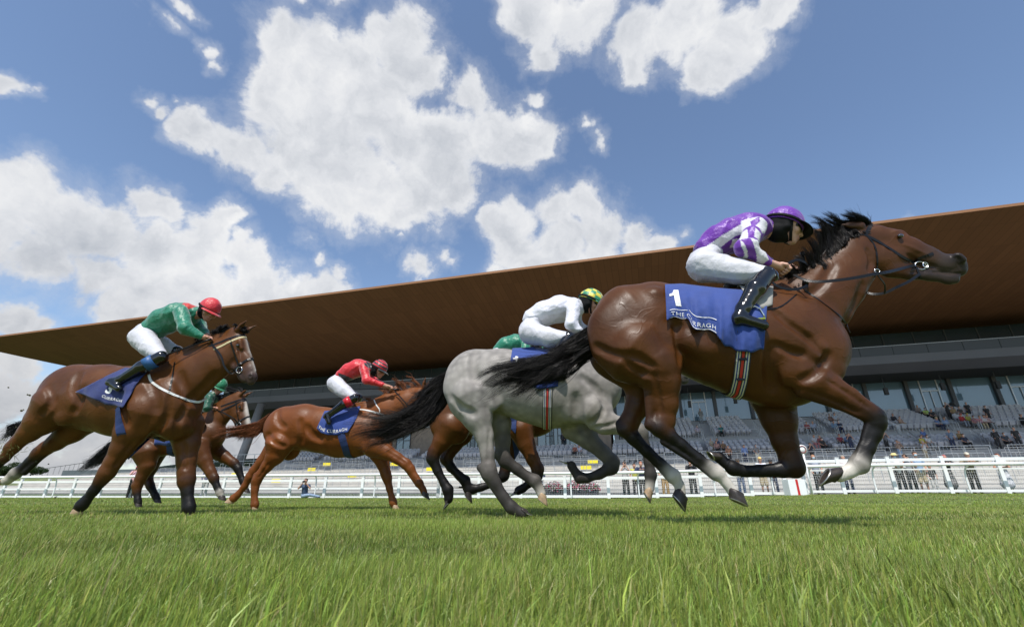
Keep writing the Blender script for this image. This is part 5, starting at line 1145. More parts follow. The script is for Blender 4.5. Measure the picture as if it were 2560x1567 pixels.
strands('mane', M['hair_red'], h4, [[T(x, y + 20, 0), T(x + dx * .5, y + dy * .7, 0), T(x + dx, y + dy, 0)] for x, y, dx, dy in ((1450, 500, -40, -10), (1530, 460, -50, -20), (1620, 430, -60, -30), (1720, 410, -60, -60), (1800, 390, -70, -90), (1880, 370, -90, -80), (1930, 350, -110, -60), (1960, 345, -120, -30))], 500, .0034, (.012, .03), seed=24, curl=.012)
bit4 = bridle(B4, h4, q4)
# ---- left bay
f5 = Frame((-3.9, 4.9), -.12)
S5 = dict(trunk=[(440, 680, 178), (600, 700, 190), (750, 722, 200), (900, 725, 205), (1010, 740, 190)],
    extra=[([(340, 720, 120), (300, 790, 110)], -.12, .05, .62, None, 1), ([(420, 700, 100), (400, 790, 80)], -.18, .04, .5, None, 1), ([(870, 720, 130), (860, 830, 110)], -.16, .05, .5, None, 1), ([(880, 560, 50), (960, 540, 50)], 0, .06, .7), ([(1040, 800, 110), (1060, 870, 90)], 0, .05, 1.1)],
    neck=[(1010, 650, 175), (1155, 562, 154), (1280, 482, 126), (1376, 412, 94)], crest=[(960, 520, 50), (1130, 440, 48), (1290, 360, 46), (1400, 330, 46)],
    hn=[(330, 750, 130, 0), (260, 830, 95, 0), (180, 905, 62, 0), (115, 960, 42, 0), (75, 1000, 40, 0), (30, 1060, 28, 1), (-40, 1130, 26, 1), (-70, 1160, 32, 1), (-110, 1180, 24, 1)],
    hf=[(520, 800, 130, 0), (430, 890, 84, 0), (340, 965, 52, 0), (275, 1005, 42, 0), (235, 1035, 40, 1), (180, 1085, 28, 1), (130, 1130, 27, 1), (95, 1155, 34, 2), (60, 1185, 25, 2), (40, 1198, 28, 2)],
    fn=[(850, 790, 130, 0), (790, 900, 96, 0), (735, 1000, 66, 0), (680, 1085, 50, 0), (640, 1150, 48, 0), (610, 1190, 38, 1), (560, 1260, 29, 1), (515, 1315, 28, 1), (490, 1345, 34, 1), (465, 1372, 28, 2)],
    ff=[(1110, 880, 105, 0), (1118, 980, 72, 0), (1116, 1080, 54, 0), (1114, 1150, 48, 0), (1116, 1200, 48, 1), (1122, 1260, 32, 1), (1128, 1330, 30, 1), (1130, 1362, 36, 1), (1132, 1395, 30, 1)],
    poll=(1440, 305), nose=(1560, 545),
    hooves=[((-115, 1185), (-140, 1195), (-170, 1200), -.14, False), ((30, 1200), (5, 1215), (-25, 1225), .13, True), ((462, 1378), (452, 1396), (480, 1404), -.16, True), ((1132, 1400), (1134, 1424), (1162, 1426), .15, False)])
S5['ff2'] = [(1098, 1200, 18), (1106, 1350, 18)]; S5['hf2'] = [(262, 1045, 16), (150, 1150, 18)]
gr5 = [([(500, 640), (480, 720), (440, 790)], 0.037, 0.0087, 0.042), ([(290, 640), (310, 720), (250, 800)], 0.025, 0.0050, 0.042), ([(470, 560), (440, 640), (470, 720)], 0.037, 0.0056, 0.056), ([(740, 650), (730, 760), (760, 860)], 0.037, 0.0099, 0.042), ([(1010, 700), (1000, 800), (960, 880), (900, 930)], 0.025, 0.0087, 0.035),
       ([(1120, 740), (1060, 860), (1060, 930)], 0.025, 0.0087, 0.035), ([(880, 580), (930, 680), (940, 780)], 0.037, 0.0050, 0.042), ([(1080, 560), (1100, 680), (1180, 740)], 0.037, 0.0050, 0.056), ([(1290, 560), (1220, 640), (1130, 720)], 0.031, 0.0074, 0.042), ([(800, 960), (740, 1040), (690, 1110)], 0.015, 0.0043, 0.020), ([(1105, 980), (1108, 1060), (1110, 1130)], 0.015, 0.0043, 0.020),
       ([(1390, 560), (1400, 480), (1380, 400)], 0.018, 0.0050, 0.021), ([(1470, 420), (1530, 480), (1560, 500)], 0.013, 0.0037, 0.014)]
h5, B5, q5 = steed('bay horse with thin white blaze at the left, under the jockey in a red cap', f5, 'D', S5, None, BAY * 1.25, BAYD * 1.2, None, .0115, 'coat_bay', blaze=[(.12, .012, .009, .30, -.012, .007), (.30, -.012, .007, .56, -.045, .007)], ears=(-.1, .2), grooves=gr5, muz=np.array((.05, .03, .025)))
M['cloth_navy'] = mat('navy_saddle_cloth', (.007, .018, .115), .75, sheen=.2, noise=(9, .1), bump=(350, .25))
cl5, G5 = basic_tack(B5, h5, 'D', [(640, 572), (750, 522), (885, 545)], [(450, 672), (560, 705), (630, 745), (732, 762), (840, 590)], None, None, [(700, 760), (708, 850), (722, 915)], M['girth_plain'], .09, 40, 20, wav=.02,
                    num=('3', .30, .70, (1.3, .1), (0, -2.6), .16), cm=M['cloth_navy'])
text_on(G5, B5, 'lettering', 'CURRAGH', M['print'], cl5, .30, .86, (1, .08), (.1, -2.0), .055, bold=.01)
T = lambda x, y, l: f5.at('D', x, y, l)[0]
strands('tail', M['hair_black'], h5, [[T(235, 760, 0), T(190, 820, 0), T(120, 860, .0), T(60, 880, 0), T(30, 960, 0)], [T(250, 800, 0), T(200, 850, 0), T(140, 900, .0), T(90, 940, 0), T(40, 985, 0)]], 700, .0036, (.02, .03), seed=31, curl=.015)
strands('mane', M['hair_black'], h5, [[T(x, y + 20, 0), T(x + dx * .5, y + dy, -.03), T(x + dx, y + dy * .6, -.07)] for x, y, dx, dy in ((1000, 490, -40, -25), (1080, 450, -40, -30), (1170, 420, -40, -30), (1250, 370, -40, -30), (1320, 330, -40, -35), (1380, 300, -40, -30), (1430, 295, -40, -20), (1470, 300, 15, -22))], 700, .003, (.014, .02), seed=32, curl=.01)
mm = mat('beaded_browband', (.45, .38, .20), .5, bump=(300, .6)); bit5 = bridle(B5, h5, q5, mm)
belt(B5, 'D', [(890, 565), (905, 605), (960, 645), (1020, 675), (1080, 700), (1140, 722), (1195, 728), (1238, 705)], 'breast_strap', M['white_strap'], h5, .022, off=.006)
belt(B5, 'D', [(1045, 490), (1035, 560), (1022, 620), (1012, 670)], 'martingale_strap', M['leather'], h5, .016, off=.006)
# ---- bay at the back left
f6 = Frame((-5.0, 7.4), -.12)
S6 = dict(trunk=[(850, 975, 92), (960, 955, 92), (1080, 940, 100), (1200, 930, 108), (1250, 930, 96)],
    extra=[([(1180, 960, 70), (1200, 1010, 50)], -.15, .04, .5, None, 1)],
    neck=[(1250, 870, 90), (1320, 800, 68), (1380, 745, 52), (1420, 715, 42)], crest=[(1230, 800, 26), (1340, 735, 26), (1420, 690, 24)],
    hn=[(880, 1040, 78, 0), (880, 1110, 46, 0), (845, 1180, 32, 0), (822, 1225, 30, 0), (818, 1260, 22, 1), (824, 1315, 18, 1), (828, 1335, 20, 1)],
    hf=[(920, 1040, 70, 3), (900, 1120, 42, 3), (880, 1180, 30, 3), (900, 1230, 22, 1), (930, 1290, 18, 1), (940, 1310, 20, 1)],
    fn=[(1190, 1000, 62, 0), (1225, 1080, 40, 0), (1262, 1150, 29, 0), (1280, 1185, 27, 1), (1298, 1235, 18, 1), (1315, 1272, 21, 2), (1322, 1285, 18, 2)],
    ff=[(1270, 1010, 50, 0), (1340, 1055, 34, 0), (1400, 1095, 26, 1), (1425, 1130, 22, 1), (1450, 1200, 17, 1), (1465, 1235, 21, 1)],
    poll=(1452, 690), nose=(1497, 825), hs=.98,
    hooves=[((828, 1338), (828, 1352), (846, 1354), -.14, False), ((942, 1312), (944, 1328), (962, 1332), .13, False), ((1324, 1290), (1326, 1310), (1352, 1318), -.16, False), ((1470, 1245), (1475, 1265), (1496, 1272), .15, False)])
h6, B6, q6 = steed('bay horse with a wide white blaze, at the back on the left', f6, 'D', S6, None, BAY * 1.25, BAYD * 1.2, None, .015, 'coat_bay', blaze=[(.12, .010, .022, .30, -.02, .030), (.30, -.02, .030, .56, -.06, .036), (.56, -.08, .04, .62, -.12, .035)], ears=(-.1, .2))
T = lambda x, y, l: f6.at('D', x, y, l)[0]
strands('tail', M['hair_black'], h6, [[T(770, 925, 0), T(700, 940, 0), T(630, 990, .0), T(560, 1050, 0), T(480, 1075, 0)], [T(770, 950, 0), T(710, 980, 0), T(650, 1040, .0), T(590, 1090, 0), T(510, 1145, 0)]], 800, .004, (.02, .05), seed=41, curl=.02)
strands('mane', M['hair_black'], h6, [[T(x, y + 15, 0), T(x - 15, y - 30, 0), T(x - 55, y - 35, 0)] for x, y in ((1250, 780), (1300, 745), (1350, 715), (1400, 690), (1450, 685))] , 400, .0036, (.014, .04), seed=42, curl=.01)
bit6 = bridle(B6, h6, q6)
basic_tack(B6, h6, 'D', [(940, 870), (1060, 860)], [(920, 985), (1030, 985)], None, None, [(1010, 960), (1012, 1000), (1014, 1035)], M['girth_plain'], .09, 14, 8)
# ---------------------------------------------------------------- jockeys
M['skin'] = mat('skin', (.50, .27, .18), .5, spec=.4, noise=(14, .10), bump=(90, .15))
M['silk'] = mat('racing_silk', (.5, .5, .5), .42, spec=.5, attr='coat', sheen=.3, bump=(17, .75), noise=(6, .08), bdist=.02)
M['breech'] = mat('white_breeches', (.52, .52, .56), .62, sheen=.1, bump=(13, .7), bdist=.02)
M['boot'] = mat('polished_boot', (.004, .004, .0045), .14, spec=.5, coat=.45, bump=(9, .35), coatrough=.06, bdist=.02)
M['goggle'] = mat('dark_lens', (.004, .004, .005), .08, spec=.8, coat=.6)
M['band'] = mat('black_elastic', (.006, .006, .0065), .7, spec=.2)
def cloth_disp(amp, seed, sc=1.):
    g = np.random.default_rng(seed); K = [(g.normal(0, 1, 3), g.random() * 6.28, g.uniform(18, 55) * sc) for _ in range(9)]
    K = [(k / np.linalg.norm(k), p, f) for k, p, f in K]
    def f(X):
        w = np.stack([.035 * np.sin(X @ k * 9 + p) for k, p, _ in K[:3]], -1); Y = X + w; s = 0
        for k, p, fr in K: s = s + (1 - np.abs(np.sin(Y @ k * fr * .5 + p))) ** 3 - .3
        return -amp * s / 3
    return f
def head_frame(c, fwd, up=(0, 0, 1)):
    f = np.array(fwd, float); f /= np.linalg.norm(f); u = np.array(up, float); u -= f * (u @ f); u /= np.linalg.norm(u); l = np.cross(u, f)
    return np.array(c, float), np.stack([f, l, u], 1)       # columns: forward, left, up
def head(B, H, neck, s=1.0, skin=(.50, .27, .18)):
    c, R = H; q = lambda x, y, z: c + R @ (np.array((x, y, z)) * s); sk = np.array(skin)
    def a(p, r, p2=None, r2=None, k=.02, col=sk, op=1): B.raw(q(*p), q(*(p2 or (p[0], p[1], p[2] - .001))), r * s, (r2 or r) * s, k, 1, col, op)
    a((-.02, 0, .015), .088, (.018, 0, .012), .082, k=.02)
    a((.035, 0, -.02), .062, (.045, 0, -.055), .048)
    a((.0, .035, -.045), .034, (.062, .008, -.086), .024); a((.0, -.035, -.045), .034, (.062, -.008, -.086), .024)
    a((.075, 0, -.092), .018)
    a((.088, 0, .004), .010, (.108, 0, -.030), .012, k=.014); a((.098, .011, -.036), .008, k=.01); a((.098, -.011, -.036), .008, k=.01)
    a((.090, .018, -.060), .007, (.094, 0, -.059), .009, k=.01, col=np.array((.42, .16, .13))); a((.090, -.018, -.060), .007, (.094, 0, -.059), .009, k=.01, col=np.array((.42, .16, .13)))
    a((.088, .016, -.070), .007, (.091, 0, -.071), .009, k=.01, col=np.array((.42, .16, .13))); a((.088, -.016, -.070), .007, (.091, 0, -.071), .009, k=.01, col=np.array((.42, .16, .13)))
    for y in (-1, 1):
        a((.094, .031 * y, .002), .012, op=-1, k=.02); a((.074, .032 * y, .001), .014, k=.004, col=np.array((.25, .2, .18)))
        a((.060, .048 * y, -.035), .020, k=.02)
        a((-.008, .082 * y, -.002), .013, (-.004, .080 * y, -.032), .009, k=.008)
    B.raw(q(-.025, 0, -.05), neck, .055 * s, .062 * s, .03, 1, sk)
def helmet(root, H, m, s=1.0, paint=None, peakm=None, band=True):
    """skull cap under a silk cover with a peak; paint(az, el) gives the cover's colour"""
    c, R = H; V = []; C4 = []; nu, nv = 48, 26
    q = lambda x, y, z: c + R @ (np.array((x, y, z)) * s)
    for j in range(nv):
        el = math.pi / 2 - (math.pi / 2 + .22) * j / (nv - 1)
        for i in range(nu):
            az = 2 * math.pi * i / nu; wr = 1 + .012 * math.sin(az * 9 + el * 5) * max(0, math.cos(el)) + .008 * math.sin(az * 23 + 3 * el)
            V.append(q(-.012 + .122 * math.cos(el) * math.cos(az) * wr, .103 * math.cos(el) * math.sin(az) * wr, .020 + .122 * math.sin(el) * (1 + .03 * math.cos(3 * az) * math.cos(el))))
            C4.append((*(paint(az, el) if paint else (1, 1, 1)), 1))
    f = [(j * nu + i, (j + 1) * nu + i, (j + 1) * nu + (i + 1) % nu, j * nu + (i + 1) % nu) for j in range(nv - 1) for i in range(nu)]
    me = pymesh('helmet', V, f); at = me.attributes.new('coat', 'FLOAT_COLOR', 'POINT'); at.data.foreach_set('color', np.array(C4, np.float32).ravel())
    h = link('helmet', me, m, root, True); so_ = h.modifiers.new('thick', 'SOLIDIFY'); so_.thickness = .006
    V = []; n = 17
    for j in range(6):
        for i in range(n):
            a = (i / (n - 1) - .5) * 2.1; rr = .112 + (.060 * math.cos(a) ** .8 + .004) * j / 5
            V.append(q(-.012 + rr * math.cos(a) * 1.02, rr * math.sin(a) * .9, .006 - .018 * (j / 5) ** 1.5 + .012 * math.cos(a)))
    f = [(j * n + i, (j + 1) * n + i, (j + 1) * n + i + 1, j * n + i + 1) for j in range(5) for i in range(n - 1)]
    p = link('peak', pymesh('peak', V, f), peakm or m, h, True); so_ = p.modifiers.new('thick', 'SOLIDIFY'); so_.thickness = .006
    if len(p.data.attributes) and peakm is None:
        at = p.data.attributes.new('coat', 'FLOAT_COLOR', 'POINT'); cc = (*(paint(0, -.1) if paint else (1, 1, 1)), 1); at.data.foreach_set('color', np.array([cc] * len(V), np.float32).ravel())
    if band:
        mb = MB(); mb.tube([q(-.012 + .128 * math.cos(a), .108 * math.sin(a), .010) for a in np.linspace(0, 2 * math.pi, 33)], .006 * s, n=6, flat=1.8, up=R[:, 2]); mb.build('helmet_band', M['band'], h)
    # goggles and chin strap
    mb = MB(); P = [q(-.005 + .102 * math.cos(a), .088 * math.sin(a), .004 - .002 * abs(a)) for a in np.linspace(-1.05, 1.05, 15)]
    mb.strap(P, [R @ np.array((math.cos(a), math.sin(a), 0)) for a in np.linspace(-1.05, 1.05, 15)], .050 * s, .012 * s); g = mb.build('goggles', M['goggle'], root, True, bevel=.003)
    mb = MB(); mb.strap([q(.01, .088, .01), q(.02, .082, -.03), q(.035, .060, -.075), q(.055, .025, -.108), q(.055, -.025, -.108), q(.035, -.060, -.075), q(.02, -.082, -.03), q(.01, -.088, .01)], [R @ np.array(v) for v in ((0, 1, 0), (0, 1, 0), (0, 1, -.6), (0, .5, -1), (0, -.5, -1), (0, -1, -.6), (0, -1, 0), (0, -1, 0))], .018 * s, .004); mb.build('chin_strap', M['band'], root, True)
    return h
def hand(B, wr, pc, grip, side, s=1.0, skin=(.50, .27, .18)):
    """closed fist: wr wrist, pc palm centre, grip axis direction; four bent fingers of unequal length, thumb over them"""
    sk = np.array(skin); d = pc - wr; d /= np.linalg.norm(d); g = np.array(grip, float); g -= d * (g @ d); g /= np.linalg.norm(g); n = np.cross(d, g) * side
    B.raw(wr, pc - d * .02 * s, .026 * s, .030 * s, .018, 1, sk)
    for i, L in enumerate((.92, 1.0, .95, .78)):
        o = pc + g * (.030 - .020 * i) * s; r = (.0098 - .0008 * (i == 3)) * s
        B.raw(pc - d * .025 * s + g * (.016 - .010 * i) * s, o + d * .018 * s, .014 * s, .0115 * s, .012, 1, sk)
        k1 = o + d * .018 * s; k2 = k1 + (d * .62 - n * .0 + n * -.75) * .030 * L * s; k3 = k2 + (-d * .75 - n * .62) * .024 * L * s; k4 = k3 + (-d * .8 + n * .5) * .018 * L * s
        B.raw(k1, k2, r * 1.15, r, .003, 1, sk); B.raw(k2, k3, r, r * .95, .003, 1, sk); B.raw(k3, k4, r * .95, r * .85, .003, 1, sk)
    t0 = pc - d * .030 * s + g * .028 * s; t1 = t0 + (d * .6 + g * .45 - n * .5) * .034 * s; t2 = t1 + (d * .75 - g * .45 - n * .45) * .030 * s
    B.raw(t0, t1, .0135 * s, .0115 * s, .006, 1, sk); B.raw(t1, t2, .0112 * s, .0095 * s, .004, 1, sk)
def inpoly(P, poly):
    x, y = P[:, 0], P[:, 1]; r = np.zeros(len(P), bool); n = len(poly)
    for i in range(n):
        x1, y1 = poly[i]; x2, y2 = poly[(i + 1) % n]; m = (y1 > y) != (y2 > y)
        r ^= m & (x < (x2 - x1) * (y - y1) / (y2 - y1 + 1e-12) + x1)
    return r
def paint_mesh(me, fn):
    n = len(me.vertices); v = np.zeros(n * 3, np.float32); me.vertices.foreach_get('co', v); v = v.reshape(-1, 3)
    at = me.attributes.get('coat') or me.attributes.new('coat', 'FLOAT_COLOR', 'POINT'); c = np.ones((n, 4), np.float32); at.data.foreach_get('color', c.reshape(-1)) if False else None
    cc = np.zeros(n * 4, np.float32); at.data.foreach_get('color', cc); cc = cc.reshape(-1, 4); cc = fn(v.astype(float), cc); at.data.foreach_set('color', cc.astype(np.float32).ravel())
def jockey(fr, c, S_, label, group='jockeys riding in the race', h=.0075, silk=(.2, .03, .35), paint=None, capaint=None, peakm=None, breech='breech', skin=(.42, .21, .14), fold=.0095, seed=1, collar=None, bootband=None):
    root = empty('jockey', fr.O, fr.a, label=label, cat='jockey', group=group)
    pt = lambda p, l=0.: fr.at(c, p[0], p[1], p[3] if len(p) > 3 and p[3] is not None else l)
    def chain(B, P, k=.03, g=0., sq=1., col=(1, 1, 1)):
        Q = [(pt(p)[0], p[2] * pt(p)[1] + g) for p in P]
        if len(Q) == 1: Q.append((Q[0][0] + (1e-4, 0, 0), Q[0][1]))
        for (a, ra), (b, rb) in zip(Q, Q[1:]): B.raw(a, b, ra, rb, k, sq, col)
    sk = np.array(skin); T = S_['torso']; An, Af = S_['arm'], S_['farm']; Ln, Lf = S_['leg'], S_['fleg']
    B = Body(fr)
    for P, g, sq in ((T, -.016, 1.25), (An[:3], -.016, 1), (Af[:3], -.016, 1), (Ln, -.014, 1), (Lf, -.014, 1)): chain(B, P, .03, g, sq, sk)
    Hc = pt(S_['head'])[0]; H = head_frame(Hc, S_['face'], S_.get('up', (0, 0, 1))); hs = S_.get('hs', 1.0)
    nk = pt(T[-1])[0]
    head(B, H, nk + np.array(S_.get('nk', (.02, 0, .02))), hs, skin)
    for P, sd in ((An, -1), (Af, 1)):
        w = pt(P[2])[0]; p = pt(P[3])[0]; e = pt(P[1])[0]
        B.raw(e, w, .030, .021, .02, 1, sk); hand(B, w, p, S_.get('grip', (.1, -.9, .4)), sd, 1.02, skin)
    link('body', B.mesh('body', h * .85), mat('skin_coat', skin, .5, attr='coat', spec=.4, noise=(12, .08), bump=(90, .12)), root, True)
    # silks
    Kl = Body(fr); ql = lambda x, y, z: H[0] + H[1] @ (np.array((x, y, z)) * hs)
    Kl.raw(ql(-.034, 0, .0), ql(-.030, 0, -.045), .093 * hs, .080 * hs, .02, 1)
    for y in (-1, 1): Kl.raw(ql(-.02, .062 * y, .01), ql(.0, .066 * y, -.045), .036 * hs, .026 * hs, .02, 1)
    link('helmet_liner', Kl.mesh('helmet_liner', h, attr=None), M['band'], root, True)
    J = Body(fr); chain(J, T, .05, 0, 1.25, silk); chain(J, An[:3], .03, 0, 1, silk); chain(J, Af[:3], .03, 0, 1, silk)
    nb = pt(T[-1])[0]; J.raw(nb, nb + (H[0] - nb) * .45, .085, .068, .03, 1, silk if collar is None else collar)
    for P in (An, Af): w, mp = pt(P[2]); J.raw(w - .02 * (w - pt(P[1])[0]) / np.linalg.norm(w - pt(P[1])[0]), w, .034, .033, .008, 1, silk)
    me = J.mesh('silks', h, cloth_disp(fold, seed))
    if paint: paint_mesh(me, lambda v, cc: paint(v, cc, J))
    link('silk_jacket', me, M['silk'], root, True)
    Bk = Body(fr); n1 = S_.get('nleg', 2)
    chain(Bk, S_['seat'], .05, 0, 1.35); chain(Bk, Ln[:n1 + 1], .03, 0); chain(Bk, Lf[:n1 + 1], .03, 0)
    link('breeches', Bk.mesh('breeches', h, cloth_disp(fold * 1.0, seed + 7, .8), attr=None), M[breech], root, True)
    for P in (Ln, Lf):
        K = Body(fr); Q = [(pt(p)[0], p[2] * pt(p)[1]) for p in P[n1:]]
        K.raw(Q[0][0], Q[1][0], Q[0][1] * 1.03, Q[1][1], .02, 1, (0, 0, 0))
        for (a, ra), (b, rb) in zip(Q[1:], Q[2:]): K.raw(a, b, ra, rb, .018, 1, (0, 0, 0))
        hl, to = Q[-2], Q[-1]; an = Q[-3][0]
        dn = hl[0] - an; dn /= np.linalg.norm(dn) + 1e-9
        K.raw(hl[0] + dn * hl[1] * .4, hl[0] + dn * hl[1] * .75, hl[1] * .75, hl[1] * .6, .006, 1, (0, 0, 0))
        bt = link('boot', K.mesh('boot', h * .8, None, attr=None), M['boot'], root, True)
        if bootband:
            a, b = Q[0], Q[1]; t = .35; mb = MB(); u = (b[0] - a[0]) / np.linalg.norm(b[0] - a[0]); c0 = a[0] + (b[0] - a[0]) * t; mb.tube([c0, c0 + u * .09], [(a[1] + (b[1] - a[1]) * t) + .011, (a[1] + (b[1] - a[1]) * t) + .006], n=20); mb.build('boot_cuff', bootband, bt, True)
    helmet(root, H, M['silk'] if capaint else peakm, hs, capaint, peakm)
    return root, H
def xz(fr, c, ly, P): return [tuple(fr.at(c, x, y, ly)[0][[0, 2]]) for x, y in P]
PUR = np.array((.125, .011, .31)); PWH = np.array((.66, .64, .68))
def j1():
    polys = [xz(f1, 'A', l, P) for l, P in (
        (-.12, [(326, 400), (376, 440), (486, 372), (606, 300), (590, 254), (456, 330)]),
        (-.19, [(585, 270), (590, 205), (640, 188), (735, 190), (690, 215), (640, 240), (632, 288), (560, 304)]),
        (-.20, [(728, 186), (796, 225), (790, 310), (722, 338), (664, 290), (706, 250), (706, 205)]),
        (-.23, [(555, 300), (620, 292), (604, 392), (545, 402)]),
        (-.23, [(672, 292), (716, 335), (712, 396), (655, 372)]),
        (-.23, [(616, 388), (700, 396), (752, 450), (790, 512), (736, 545), (694, 506), (650, 452)]),
        (-.23, [(548, 400), (572, 440), (610, 492), (660, 525), (650, 530), (596, 500), (552, 450)]))]
    def paint(v, cc, J):
        P = v[:, [0, 2]]; side = np.abs(v[:, 1]) > .06; m = np.zeros(len(v), bool)
        for i, q in enumerate(polys): m |= inpoly(P, q) & side
        cc[:, :3] = np.where(m[:, None], PWH, PUR); return cc
    S_ = dict(torso=[(315, 435, 92), (400, 375, 112), (500, 332, 122), (620, 295, 122), (700, 275, 100)],
              arm=[(695, 262, 78, -.17), (612, 425, 74, -.25), (785, 530, 34, -.19), (893, 572, 0, -.14)],
              farm=[(700, 262, 72, .17), (640, 440, 55, .22), (850, 560, 30, .10), (955, 600, 0, .05)],
              seat=[(300, 530, 118), (340, 480, 95)],
              leg=[(300, 560, 125, -.09), (560, 600, 98, -.19), (775, 622, 62, -.27), (690, 730, 70, -.30), (598, 880, 54, -.32), (565, 950, 48, -.33), (750, 1005, 38, -.35)],
              fleg=[(300, 560, 125, .09), (560, 600, 98, .19), (800, 640, 58, .27), (715, 760, 52, .30), (620, 900, 38, .32), (590, 960, 36, .33), (770, 1010, 30, .34)],
              head=(912, 262, 0, 0), hs=1.18, face=(.88, -.06, -.46), up=(.35, 0, .94), nk=(.03, 0, .0))
    r, H = jockey(f1, 'A', S_, 'jockey in purple and white striped silks and purple cap on the leading bay', h=.0068, silk=PUR, paint=paint,
                  skin=(.56, .32, .24), capaint=lambda a, e: PUR, peakm=M['band'], seed=11, collar=PUR * .8)
    # black face buff
    c, R = H; K = Body(f1); q = lambda x, y, z: c + R @ np.array((x, y, z))
    K.raw(q(.02, 0, -.075), q(-.03, 0, -.09), .060, .066, .02, 1, (0, 0, 0)); K.raw(q(.02, 0, -.06), q(.058, 0, -.092), .058, .036, .02, 1, (0, 0, 0))
    link('neck_buff', K.mesh('neck_buff', .006, cloth_disp(.003, 5), attr=None), M['band'], r, True)
    mb = MB(); mb.tube([q(-.012 + .126 * math.cos(t) * .05, .0 + .108 * math.sin(t), .020 + .127 * math.cos(t)) for t in np.linspace(-1.5, 1.5, 25)], .006, n=6, flat=1.6); mb.build('helmet_strap', M['band'], r)
    # whip held in the far hand, its end showing above the hands
    a = f1.at('A', 1042, 455, .03)[0]; b = f1.at('A', 1058, 520, .03)[0]; d = (b - a) / np.linalg.norm(b - a)
    mb = MB(); mb.tube([a, a + d * .03, a + d * .035, a + d * .60], [.017, .015, .009, .006], n=10); o = mb.build('riding_whip', M['leather'], None, True)
    o.location = f1.O; o.rotation_euler = (0, 0, f1.a); props(o, 'black riding whip upright in the hands of the purple jockey', 'whip')
j1()
def rein(fr, root, c, pts, w=.02):
    Q = air(None, c, pts) if False else catmull([fr.at(c, p[0], p[1], p[2])[0] for p in pts], 5)
    mb = MB(); mb.strap(Q, (0, -1, 0), w, .004); return mb.build('rein', M['leather'], root)
WSH = np.array((.62, .62, .68)); GRN = np.array((.006, .17, .095)); RED = np.array((.55, .012, .02)); DGR = np.array((.004, .075, .035)); YEL = np.array((.62, .52, .04))
# J2 white, green and yellow checked cap
chk = lambda a, e: (YEL if (int((a + 9.42) / .58) + int((e + 3.3) / .36)) % 2 else np.array((.005, .20, .09)))
S_ = dict(torso=[(1130, 235, 62), (1200, 200, 70), (1290, 175, 76), (1370, 170, 66)],
          arm=[(1375, 165, 44, -.16), (1360, 265, 38, -.24), (1430, 330, 24, -.2), (1480, 350, 0, -.16)], farm=[(1380, 165, 44, .16), (1390, 265, 38, .22), (1480, 330, 24, .14), (1520, 345, 0, .1)],
          seat=[(1115, 300, 70), (1140, 260, 60)],
          leg=[(1115, 315, 74, -.09), (1230, 345, 60, -.19), (1345, 345, 38, -.27), (1290, 430, 38, -.30), (1230, 510, 30, -.32), (1210, 555, 28, -.33), (1310, 580, 22, -.35)],
          fleg=[(1115, 315, 74, .09), (1230, 345, 60, .19), (1355, 350, 38, .27), (1300, 440, 38, .30), (1240, 520, 30, .32), (1225, 560, 28, .33), (1320, 585, 22, .34)],
          head=(1478, 135, 0, 0), face=(.86, -.10, -.5), up=(.35, 0, .94), hs=1.1, nk=(.03, 0, 0))
j2r, _ = jockey(f2, 'C', S_, 'jockey in plain white silks and green and yellow checked cap on the grey', h=.0085, silk=WSH, paint=None, capaint=chk, seed=21, collar=np.array((.05, .055, .07)))
rein(f2, h2, 'C', [(1480, 355, -.16), (1600, 400, -.16), (1750, 420, -.12), (1900, 410, -.08)])
# J3 green, bent low behind the grey
S_ = dict(torso=[(925, 425, 40), (970, 395, 50), (1030, 382, 54), (1085, 392, 50)],
          arm=[(1090, 390, 32, -.16), (1080, 460, 28, -.22), (1150, 500, 18, -.16), (1190, 505, 0, -.12)], farm=[(1090, 390, 32, .16), (1100, 460, 28, .22), (1170, 500, 18, .12), (1210, 505, 0, .08)],
          seat=[(905, 470, 52), (925, 440, 44)],
          leg=[(905, 475, 55, -.09), (990, 500, 45, -.19), (1070, 510, 30, -.26), (1020, 570, 28, -.29), (970, 630, 22, -.31), (955, 665, 20, -.32), (1030, 680, 16, -.33)],
          fleg=[(905, 475, 55, .09), (990, 500, 45, .19), (1075, 515, 30, .26), (1030, 580, 28, .29), (980, 640, 22, .31), (965, 670, 20, .32), (1040, 690, 16, .33)],
          head=(1165, 400, 0, 0), face=(.8, 0, -.6), up=(.4, 0, .9), hs=1.0)
jockey(f3, 'C', S_, 'green satin back of a jockey just showing behind the grey', h=.012, silk=GRN, capaint=lambda a, e: GRN, seed=31)
